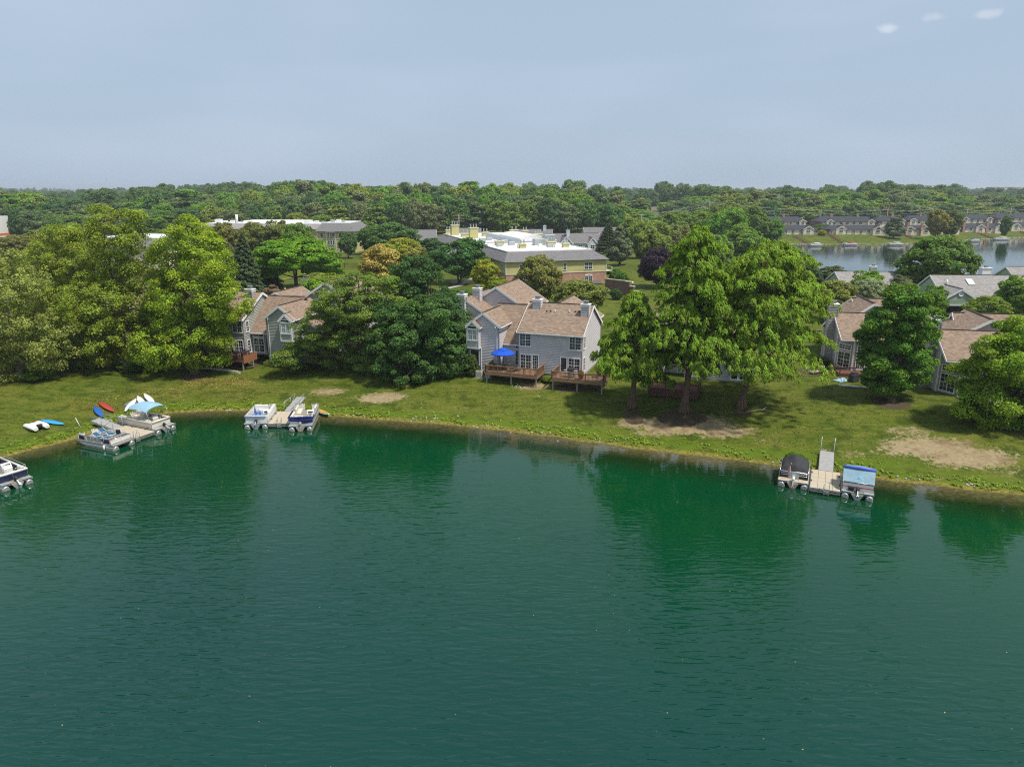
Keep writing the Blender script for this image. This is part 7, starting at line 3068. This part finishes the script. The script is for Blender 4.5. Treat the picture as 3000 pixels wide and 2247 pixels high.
# --- trees of the middle distance: (kind, column, distance, top row, width, colour, name, label)
MID = [
    ('round', 1572, 134, 750, 138, (.105, .115, .026), 'linden_tree', 'dense olive dome-shaped tree before the brick apartment wall'),
    ('round', 1700, 124, 822, 165, (.098, .112, .022), 'linden_tree', 'broad lower olive tree right of the dome-shaped one'),
    ('oval', 1420, 142, 760, 80, 'yel', 'golden_tree', 'yellow-green tree at the left corner of the brick apartment'),
    ('oval', 1462, 138, 812, 70, (.13, .155, .012), 'golden_tree', 'low yellow-green bush tree below the golden one'),
    ('vase', 1345, 172, 700, 165, (.034, .082, .018), 'shade_tree', 'dark blue-green maple left of the brick apartment'),
    ('oval', 1108, 152, 718, 118, 'tan', 'flowering_tree', 'tan-blossomed tree above the broad locust'),
    ('oval', 1215, 165, 726, 80, (.15, .15, .035), 'flowering_tree', 'second tan-tinged treetop behind the dark maple'),
    ('round', 1175, 200, 698, 130, 'yel', 'golden_tree', 'yellow-green round tree beyond the tan-blossomed one'),
    ('round', 1150, 240, 655, 160, (.045, .088, .018), 'shade_tree', 'dark green round tree right of the cream apartment'),
    ('round', 1092, 250, 662, 95, (.05, .098, .012), 'shade_tree', 'mid green tree touching the cream apartment roof'),
    ('oval', 1260, 225, 700, 90, 'dark', 'shade_tree', 'dark tree between golden tree and grey mansard'),
    ('umbrella', 862, 160, 700, 262, 'bright', 'locust_tree', 'wide bright green umbrella-shaped locust with two trunks'),
    ('spruce', 715, 148, 686, 120, 'pine', 'spruce_tree', 'dark spruce left of the umbrella-shaped locust'),
    ('spruce', 770, 165, 700, 110, 'pine', 'spruce_tree', 'second dark spruce close to the umbrella-shaped locust'),
    ('spruce', 660, 160, 706, 120, (.055, .075, .024), 'spruce_tree', 'olive spruce behind the yellow-green sycamore'),
    ('oval', 655, 205, 655, 100, 'olive', 'roadside_tree', 'olive tree left below the white roof vents'),
    ('round', 745, 215, 652, 110, (.09, .105, .022), 'roadside_tree', 'olive round tree in front of the long white roof'),
    ('oval', 822, 215, 648, 90, (.092, .11, .02), 'roadside_tree', 'olive tree in the middle of the long white roof'),
    ('round', 868, 205, 655, 105, (.06, .11, .012), 'roadside_tree', 'brighter round tree touching the cream apartment'),
    ('round', 868, 300, 625, 90, (.10, .125, .02), 'roadside_tree', 'light olive dome behind the long white roof'),
    ('round', 945, 300, 632, 110, (.075, .12, .015), 'roadside_tree', 'green dome behind the cream apartment roof'),
    ('vase', 1018, 236, 682, 62, (.042, .085, .02), 'shade_tree', 'dark street tree in front of the cream apartment'),
    ('oval', 960, 150, 800, 120, (.11, .15, .012), 'small_tree', 'small light green tree right of the locust trunks'),
    ('oval', 925, 128, 820, 90, (.09, .15, .008), 'small_tree', 'bright small tree beside the right yellow bollard'),
    ('loose', 800, 122, 838, 90, 'brown', 'small_tree', 'brownish thin small tree behind the grey-green roof'),
    ('round', 1010, 140, 812, 130, (.088, .12, .018), 'small_tree', 'olive-green tree peeking over the broad locust'),
    ('round', 1928, 163, 728, 118, 'purple', 'purple_maple', 'dark purple maple left of the tall cypress'),
    ('spruce', 1782, 254, 655, 92, (.05, .072, .028), 'spruce_tree', 'tall spruce beside the grey houses'),
    ('loose', 1818, 205, 664, 78, 'grey', 'thin_tree', 'thin pale tree on the lawn right of the brick apartment'),
    ('willow', 1905, 228, 648, 150, 'willow', 'willow_tree', 'olive willow above the purple maple'),
    ('willow', 1985, 245, 660, 120, (.10, .115, .03), 'willow_tree', 'second olive willow behind the tall cypress'),
    ('vase', 1858, 262, 640, 100, (.08, .12, .015), 'willow_tree', 'light green tree behind the tall spruce'),
    ('vase', 2125, 285, 610, 130, (.07, .135, .012), 'lakeside_tree', 'bright green lakeside tree left of the far lake'),
    ('vase', 2205, 310, 606, 110, (.066, .11, .014), 'lakeside_tree', 'lakeside tree with a dark leaning trunk'),
    ('vase', 2258, 316, 640, 84, (.065, .13, .016), 'lakeside_tree', 'multi-stemmed small lakeside tree before the row houses'),
    ('vase', 2045, 300, 620, 120, (.08, .12, .018), 'lakeside_tree', 'light tree over the tall cypress top'),
    ('vase', 1960, 310, 622, 130, (.072, .118, .015), 'lakeside_tree', 'light green tree behind the willows'),
    ('pine', 2375, 150, 775, 70, 'pine', 'pine_tree', 'dark pine right of the spreading cypress'),
    ('pine', 2440, 158, 780, 110, (.05, .075, .022), 'pine_tree', 'wide dark pine against the far lake'),
    ('round', 2440, 122, 822, 140, (.112, .128, .022), 'linden_tree', 'olive dome tree behind the taupe chimney'),
    ('round', 2555, 126, 818, 112, 'dog', 'dogwood_tree', 'white-flowering dogwood beside the olive dome'),
    ('oval', 2545, 136, 795, 100, (.085, .15, .012), 'small_tree', 'bright tree over the white-flowering dogwood'),
    ('pine', 2632, 132, 806, 78, (.085, .10, .045), 'pine_tree', 'grey-green pine left of the big lakeside tree'),
    ('round', 2742, 148, 692, 205, (.058, .105, .014), 'lakeside_tree', 'big full tree standing against the far lake'),
    ('oval', 2742, 118, 838, 70, (.07, .13, .01), 'small_tree', 'green small tree at the left of the open garage'),
    ('round', 2895, 116, 868, 130, (.085, .13, .012), 'small_tree', 'spreading low tree right of the open garage'),
    ('oval', 2978, 118, 810, 120, (.075, .13, .012), 'small_tree', 'full green tree before the grey roof at the right edge'),
    ('vase', 2750, 352, 614, 68, (.125, .125, .02), 'lakeside_tree', 'yellowish tree standing among the row houses'),
    ('oval', 2790, 356, 616, 56, (.075, .10, .018), 'lakeside_tree', 'green tree right against the yellowish one'),
    ('loose', 2622, 352, 632, 60, 'grey', 'lakeside_tree', 'grey bare-looking tree before the row houses'),
    ('oval', 2947, 372, 632, 32, (.05, .095, .014), 'lakeside_tree', 'small round tree between right-hand row houses'),
    ('loose', 2398, 108, 968, 60, (.10, .10, .045), 'small_tree', 'thin grey-green small tree left of the taupe house'),
    ('round', 60, 215, 690, 150, 'olive', 'roadside_tree', 'olive thicket tree under the white building'),
    ('round', 130, 240, 672, 140, (.085, .10, .024), 'roadside_tree', 'olive tree right of the white building'),
    ('oval', 250, 260, 668, 120, (.07, .10, .02), 'roadside_tree', 'olive tree behind the second sycamore'),
    ('oval', 480, 250, 672, 110, (.08, .105, .02), 'roadside_tree', 'olive tree between the two tall sycamores'),
    ('round', 600, 240, 668, 90, (.075, .105, .018), 'roadside_tree', 'tree behind the yellow-green sycamore top'),
    ('oval', 455, 330, 632, 60, (.07, .13, .01), 'roadside_tree', 'bright slim tree below the wires at left'),
    ('round', 20, 150, 790, 180, 'olive', 'roadside_tree', 'olive tree filling the gap at the left edge'),
    ('round', 150, 160, 770, 150, (.09, .10, .02), 'roadside_tree', 'olive tree behind the two left sycamores'),
    ('oval', 285, 150, 800, 120, (.075, .095, .02), 'roadside_tree', 'dull green tree behind the tallest sycamore'),
    ('round', 2250, 150, 790, 110, (.06, .10, .015), 'small_tree', 'green tree hidden behind the spreading cypress'),
    ('oval', 2130, 160, 800, 100, (.07, .10, .02), 'small_tree', 'green tree between the two taller cypresses'),
    ('round', 1780, 190, 800, 60, (.06, .11, .012), 'shrub', 'green shrub behind the brown brick wall'),
    ('vase', 2310, 205, 716, 120, (.072, .128, .013), 'lakeside_tree', 'light green tree at the left end of the far lake'),
    ('round', 2345, 172, 764, 90, (.06, .105, .015), 'lakeside_tree', 'round tree just left of the dark pine'),
    ('willow', 2095, 236, 690, 130, (.08, .13, .015), 'lakeside_tree', 'leafy tree hidden behind the tall cypress top'),
    ('vase', 2180, 255, 662, 120, (.075, .135, .013), 'lakeside_tree', 'light green tree between the two tall cypress tops'),
    ('oval', 2010, 350, 622, 90, (.065, .11, .015), 'lakeside_tree', 'green tree left of the lake beyond the willows'),
]
for a in MID:
    kind, px, Y, ty, w, col, nm, lab = a
    lib_tree(kind, px, Y, ty, w, col, nm, lab)


def shrub(px, py, w, h, col, label, kind='round', nm='shrub', p=None):
    p = onground(px, py) if p is None else Vector((p.x, p.y, gz(p.x, p.y)))
    l = LIB[kind]
    t = empty(nm, p, rnd.uniform(0, 6), label, 'shrub')
    t.scale = (w / l['w'], w / l['w'], h / (l['h'] - 1.4))
    c = put('crown', l['crown'], t, (0, 0, -1.4))
    c.color = vary(GREENS[col] if isinstance(col, str) else col, .05)
    s = MB()
    s.tube([(0, 0, -.4), (0, 0, 3)], .12, 6)
    s.build('stem', M_BARK, t)
    return t


shrub(1394, 1076, 1.7, 2.9, (.05, .075, .018), 'tall dark bush standing before the bay', p=local(*HB, -5.75, -1.5))
shrub(1445, 1066, 1.6, 1.7, (.09, .15, .02), 'light green ornamental grass behind the air conditioners', p=local(*HB, -3.6, -.5))
shrub(795, 1043, 2.4, 2.0, 'purple', 'dark purple bush at the right end of the orange fence')
shrub(706, 1068, 2.2, .8, (.05, .02, .02), 'low wine-red bush below the brown deck')
shrub(650, 1062, 1.8, .8, (.06, .03, .03), 'second low reddish bush below the brown deck')
shrub(2330, 1358, 2.2, .9, (.045, .085, .008), 'bushy green clump at the water beside the black-covered boat')
shrub(1607, 1118, 1.8, .7, (.09, .13, .01), 'low green weeds between the two cedar decks')
shrub(1805, 878, 2.6, 2.2, (.03, .07, .01), 'clipped dark green bush by the brick wall')
shrub(1822, 838, 3.4, 3.4, (.055, .12, .012), 'bright green bushes along the apartment lawn')
shrub(1800, 826, 3.0, 3.2, (.05, .11, .012), 'bright green bush nearest the apartment corner')
shrub(2795, 958, 5, 2.2, (.075, .10, .022), 'olive hedge clump left of the garage drive')
shrub(2870, 962, 7, 2.0, (.08, .095, .02), 'long olive hedge right of the garage drive')
shrub(2950, 965, 6, 2.0, (.075, .10, .02), 'olive hedge at the right edge below the garage house')
shrub(2975, 915, 4, 2.6, (.05, .035, .035), 'brownish purple bush at the right of the garage house')
shrub(2405, 1070, 2.2, 1.2, (.06, .09, .02), 'green bush beside the taupe house bay')
shrub(1330, 870, 9, 1.6, (.055, .10, .012), 'long clipped hedge behind the lilac house roof')
shrub(1380, 880, 7, 1.5, (.06, .105, .012), 'hedge end near the chimney pair')
shrub(110, 1112, 3.4, .9, (.06, .12, .01), 'green ground plants at the first sycamore trunk')
shrub(395, 1082, 4.6, .8, (.05, .10, .01), 'green ground plants at the tallest sycamore trunk')
shrub(215, 1078, 4.2, .8, (.055, .10, .012), 'green ground plants between the left sycamores')
shrub(2412, 680, 12, 4, (.05, .10, .012), 'bushes between the two left row houses')
shrub(2408, 690, 4.5, 2.6, 'yel', 'yellow bush between the two low row houses')

# --- the wood behind: nearest rows tree by tree, the rest as one mass
WOODCOL = [(.048, .098, .018), (.066, .126, .015), (.090, .134, .020), (.040, .080, .022), (.112, .142, .022), (.095, .115, .042), (.075, .145, .012), (.058, .095, .026), (.066, .102, .034)]
WOODWORD = ['dark green tree', 'mid green tree', 'olive green tree', 'deep blue-green tree', 'yellowish green tree', 'grey-green tree', 'bright green tree', 'dull green tree', 'smoky green tree']
ROWWORD = ['front', 'second', 'third', 'fourth', 'rear']
SECTOR = [(0, 'beyond the left edge'), (60, 'over the white building'), (200, 'over the second sycamore'), (320, 'left of the tallest sycamore'), (440, 'right of the tallest sycamore'), (540, 'under the left wires'), (640, 'over the yellow-green sycamore'),
          (740, 'over the white roof vents'), (850, 'over the long white roof'), (950, 'over the umbrella locust'), (1060, 'over the cream apartment'), (1170, 'right of the cream apartment'), (1280, 'over the left mansard'), (1400, 'over the tall roof stacks'),
          (1520, 'over the white roof'), (1640, 'over the brick apartment'), (1740, 'over the grey houses'), (1840, 'over the tall spruce'), (1950, 'over the willows'), (2080, 'left of the far lake'), (2200, 'over the tall cypress'), (2330, 'over the first row house'),
          (2470, 'over the longest row house'), (2600, 'over the brown gable end'), (2720, 'over the fourth row house'), (2830, 'over the yellowish lakeside tree'), (2920, 'over the fifth row house'), (3000, 'under the office block'), (9999, 'beyond the right edge')]


def front_row(px):
    return np.interp(px, [-300, 0, 500, 900, 1400, 1800, 1950, 2100, 2250, 2500, 2800, 3100, 3400], [338, 345, 352, 365, 372, 380, 470, 400, 412, 440, 452, 462, 470])


def skyline(px):
    """row of the tree tops in the photograph"""
    return np.interp(px, [-300, 0, 90, 200, 300, 450, 560, 700, 800, 850, 950, 1000, 1150, 1300, 1450, 1520, 1600, 1700, 1780, 1830, 1950, 2080, 2130, 2200, 2300, 2420, 2560, 2640, 2750, 2850, 2950, 3100, 3400],
                     [560, 545, 566, 590, 592, 568, 560, 556, 549, 530, 532, 540, 534, 534, 531, 544, 530, 534, 545, 578, 592, 566, 556, 556, 562, 562, 552, 545, 560, 564, 574, 566, 562])


NW = 0
SEEN = set()
for row in range(5):
    px = -260 + row * 17
    while px < 3260:
        Yf = float(front_row(px)) + row * 24 + rnd.uniform(-7, 9)
        k = 'wood%d' % rnd.randrange(5)
        step = rnd.uniform(44, 78)
        sky = float(skyline(px))
        # front trees stand lower than the skyline, rear ones make it
        ty = sky + (4 - row) * (13 if px < 1830 else 11) + rnd.uniform(-6, 16)
        if row >= 3:
            ty = sky + rnd.uniform(-4, 13) + (4 - row) * 6
        x = pxx(px, Yf, 8)
        inlake = float(d_far(np.array([x]), np.array([Yf]))[0]) < 12
        houses = px > 2215 and Yf < 432
        gap = 1900 < px < 1990 and Yf < 560
        if not inlake and not houses and not gap and NW < 290:
            ci = rnd.randrange(len(WOODCOL))
            c = WOODCOL[ci]
            if 2080 < px < 2250:
                ci, c = 4, (.09, .115, .02)
            lab = '%s in the %s row of the wood, %s' % (WOODWORD[ci], ROWWORD[row], next(t for lim, t in SECTOR if px < lim))
            if lab in SEEN:
                lab = lab.replace(' tree in', ' %s tree in' % ('broad' if step > 61 else 'narrow'))
            SEEN.add(lab)
            lib_tree(k, px, Yf, ty, step * rnd.uniform(1.3, 1.75), c, 'woodland_tree', lab, 'trees of the wood behind the roofs')
            NW += 1
        px += step

# ------------------------------------------------------------------ far wood, bank growth, stones, floating leaves, haze
def wood_mass():
    g = np.random.default_rng(77)
    pts = []
    # behind the front rows and out to the horizon
    for (Y0, Y1, n) in ((470, 760, 900), (760, 1500, 1500), (1500, 3200, 1500), (3200, 6500, 1100)):
        for _ in range(n):
            px = g.uniform(-500, 3500)
            Y = math.sqrt(g.uniform(Y0 ** 2, Y1 ** 2))
            if Y < front_row(px) + 100:
                continue
            if 1890 < px < 2010 and Y < 680:
                continue
            x = pxx(px, Y, 8)
            if float(d_far(np.array([x]), np.array([Y]))[0]) < 14:
                continue
            if abs(x - oc.x) < 60 and Y > 1500 and Y < oY + 60:
                pass
            hgt = 16 if Y > 760 else 15
            pts.append((x, Y, 2.9, hgt * (.62 + .62 * g.random() ** 1.3) * (1 + .22 * math.sin(x * .013 + Y * .007) + .16 * math.sin(x * .041 + 1.3)) * (1.1 if Y < 1500 else 1), g.integers(0, 5), g.uniform(0, 6.28)))
    # the outer sides of the near wood, beyond the picture
    P = np.array(pts)
    me = bpy.data.meshes.new('far_wood')
    me.vertices.add(len(P))
    me.vertices.foreach_set('co', P[:, :3].astype(np.float32).ravel())
    for k, v in (('h', P[:, 3] / 10.0), ('which', P[:, 4]), ('rot', P[:, 5])):
        a = me.attributes.new(k, 'FLOAT', 'POINT')
        a.data.foreach_set('value', v.astype(np.float32))
    o = put('far_wood', me)
    tag(o, 'distant woodland stretching to the hazy horizon', 'woodland', kind='stuff')
    o.color = (.12, .21, .045, 1)
    ng = bpy.data.node_groups.new('scatter_wood', 'GeometryNodeTree')
    ng.interface.new_socket('Geometry', in_out='INPUT', socket_type='NodeSocketGeometry')
    ng.interface.new_socket('Geometry', in_out='OUTPUT', socket_type='NodeSocketGeometry')
    N, L = ng.nodes, ng.links
    gi, go = N.new('NodeGroupInput'), N.new('NodeGroupOutput')
    jn = N.new('GeometryNodeJoinGeometry')
    m2p = N.new('GeometryNodeMeshToPoints')
    L.new(gi.outputs[0], m2p.inputs[0])

    def attr(nm):
        a = N.new('GeometryNodeInputNamedAttribute')
        a.data_type = 'FLOAT'
        a.inputs['Name'].default_value = nm
        return a.outputs['Attribute']
    h, w, r = attr('h'), attr('which'), attr('rot')
    cx_ = N.new('ShaderNodeCombineXYZ')
    L.new(r, cx_.inputs['Z'])
    sv = N.new('ShaderNodeCombineXYZ')
    mm = N.new('ShaderNodeMath')
    mm.operation = 'MULTIPLY'
    mm.inputs[1].default_value = 1.12
    L.new(h, mm.inputs[0])
    L.new(mm.outputs[0], sv.inputs['X'])
    L.new(mm.outputs[0], sv.inputs['Y'])
    L.new(h, sv.inputs['Z'])
    crowns = {}
    for ob in bpy.data.objects:
        if ob.name.startswith('crown') and ob.parent and ob.parent.name.startswith('woodland_tree'):
            crowns.setdefault(ob.data.name, ob)
    for i, ob in enumerate(list(crowns.values())[:5]):
        cmp_ = N.new('FunctionNodeCompare')
        cmp_.data_type = 'FLOAT'
        cmp_.operation = 'EQUAL'
        L.new(w, cmp_.inputs[0])
        cmp_.inputs[1].default_value = i
        cmp_.inputs['Epsilon'].default_value = .1
        io = N.new('GeometryNodeObjectInfo')
        io.inputs['Object'].default_value = ob
        io.inputs['As Instance'].default_value = True
        ip = N.new('GeometryNodeInstanceOnPoints')
        L.new(m2p.outputs[0], ip.inputs['Points'])
        L.new(cmp_.outputs[0], ip.inputs['Selection'])
        L.new(io.outputs['Geometry'], ip.inputs['Instance'])
        L.new(cx_.outputs[0], ip.inputs['Rotation'])
        L.new(sv.outputs[0], ip.inputs['Scale'])
        L.new(ip.outputs[0], jn.inputs[0])
    L.new(jn.outputs[0], go.inputs[0])
    md = o.modifiers.new('scatter', 'NODES')
    md.node_group = ng
    return o


wood_mass()


def bank_growth():
    """tufts of rank grass and weeds along the waterline"""
    g = np.random.default_rng(91)
    n = 60000
    x = g.uniform(-60, 62, n)
    y = g.uniform(50, 86, n)
    d = d_near(x, y) + .28 * wob(x * 1.6, y * 1.6)
    dens = np.where((d > .25) & (d < 5), np.exp(-np.maximum(d - .6, 0) / 1.3), 0) * (.25 + .75 * (wob(x * .9, y * .9) > -.15))
    k = g.random(n) < dens
    x, y, d = x[k], y[k], d[k]
    z = ground(x, y)
    m = len(x)
    per = 5
    ix = np.repeat(np.arange(m), per)
    q = len(ix)
    hgt = (g.uniform(.06, .26, m) * np.where(d < 2.2, 1, .55))[ix]
    px_, py_ = x[ix] + g.normal(0, .10, q), y[ix] + g.normal(0, .10, q)
    pos = np.stack([px_, py_, z[ix] + hgt * .45], 1)
    nr = unit(np.stack([g.normal(0, .35, q), g.normal(0, .35, q) - .3, g.uniform(.7, 1.2, q)], 1))
    tg = np.stack([g.normal(0, .35, q), g.normal(0, .35, q), np.ones(q)], 1)
    tint = np.stack([g.random(q), np.clip(.25 + .6 * g.random(q), 0, 1), g.random(q)], 1)
    me = leaf_mesh('bank_grass', pos, nr, hgt * .62, tint, tg, 1.0, g)
    o = put('bank_grass', me)
    o.color = (.20, .28, .018, 1)
    tag(o, 'rank bright grass and weeds along the waterline', 'grass', kind='stuff')


bank_growth()


def lawn_tufts():
    """longer blades standing out of the mown grass"""
    g = np.random.default_rng(94)
    n = 150000
    x = g.uniform(-68, 66, n)
    y = g.uniform(52, 112, n)
    k = (d_near(x, y) > 3) & (g.random(n) < .45 + .55 * (wob(x * .6 + 3, y * 1.1) > 0)) & (DIRT(x, y) < .55)
    x, y = x[k], y[k]
    q = len(x)
    z = ground(x, y)
    h = g.uniform(.03, .08, q)
    me = leaf_mesh('lawn_grass', np.stack([x, y, z + h * .5], 1), unit(np.column_stack([g.normal(0, .28, (q, 2)), np.ones(q)])), h, g.random((q, 3)), np.column_stack([g.normal(0, 1, (q, 2)), np.full(q, .3)]), 1.3, g)
    o = put('lawn_grass', me)
    o.color = (.125, .155, .014, 1)
    tag(o, 'uneven blades of grass standing out of the lawn', 'grass', kind='stuff')


lawn_tufts()


def stones():
    g = np.random.default_rng(92)
    b = MB()
    spots = [(1220, 1228, 40, 8), (1260, 1224, 50, 8), (1420, 1250, 80, 5), (1600, 1268, 80, 6), (1750, 1290, 80, 6), (2300, 1352, 40, 4), (2850, 1420, 60, 6), (1510, 1130, 40, 6), (2660, 1405, 60, 6), (640, 1204, 60, 2), (1050, 1218, 60, 3)]
    for (cx, cy, sx, sy) in spots:
        for _ in range(9):
            p = onground(cx + g.normal(0, sx * .5), cy + g.normal(0, sy * .5))
            s = g.uniform(.04, .12)
            b.M = Matrix.Translation((p.x, p.y, max(p.z, .02))) @ Matrix.Rotation(g.random() * 6, 4, 'Z')
            b.box(-s, s, -s * .7, s * .7, -.05, s * .8, s * .3)
    o = b.build('bank_stones', M_STONE)
    tag(o, 'loose pale stones scattered along the bank', 'stones', kind='stuff')


stones()


def leaf_litter():
    g = np.random.default_rng(93)
    n = 5200
    ca = [(640, 1118, 110, 14), (480, 1150, 140, 26), (700, 1150, 100, 40), (300, 1190, 110, 22), (1500, 1180, 900, 60)]
    P = []
    for i, (cx, cy, sx, sy) in enumerate(ca):
        c0 = onground(cx, cy)
        ex = (onground(cx + sx, cy) - c0).length
        ey = (onground(cx, cy - sy) - c0).length
        m = n // len(ca)
        x = c0.x + g.normal(0, .55, m) * ex
        y = c0.y + g.normal(0, .55, m) * ey
        P.append(np.stack([x, y], 1))
    P = np.concatenate(P)
    ok = d_near(P[:, 0], P[:, 1]) > .8
    P = P[ok]
    z = ground(P[:, 0], P[:, 1]) + .03
    q = len(P)
    me = leaf_mesh('leaf_litter', np.column_stack([P, z]), unit(np.column_stack([g.normal(0, .25, (q, 2)), np.ones(q)])), g.uniform(.03, .075, q), g.random((q, 3)), g=g)
    o = put('leaf_litter', me)
    o.color = (.40, .24, .08, 1)
    tag(o, 'dry yellow-brown leaves scattered over the lawn', 'leaves', kind='stuff')
    m = 150
    x = g.uniform(-38, 40, m)
    y = g.uniform(26, 68, m)
    ok = d_near(x, y) < -1
    x, y = x[ok], y[ok]
    q = len(x)
    me = leaf_mesh('floating_leaves', np.stack([x, y, np.full(q, .02)], 1), unit(np.column_stack([g.normal(0, .1, (q, 2)), np.ones(q)])), g.uniform(.025, .06, q), g.random((q, 3)), g=g)
    o = put('floating_leaves', me)
    o.color = (.45, .36, .12, 1)
    tag(o, 'yellow leaves floating on the green lake', 'leaves', kind='stuff')


leaf_litter()


def haze_box():
    b = MB()
    b.box(-7200, 7200, -420, 8800, -6, 46)
    m = bpy.data.materials.new('summer_haze')
    N, L = nodes_of(m)
    N.remove(N['Principled BSDF'])
    v = N.new('ShaderNodeVolumePrincipled')
    v.inputs['Color'].default_value = (.86, .92, 1.0, 1)
    v.inputs['Density'].default_value = .00018
    v.inputs['Anisotropy'].default_value = .2
    L.new(v.outputs['Volume'], N['Material Output'].inputs['Volume'])
    o = b.build('haze', m)
    tag(o, 'thin summer haze over the far woods', kind='stuff')


HAZE = True
if HAZE:
    haze_box()
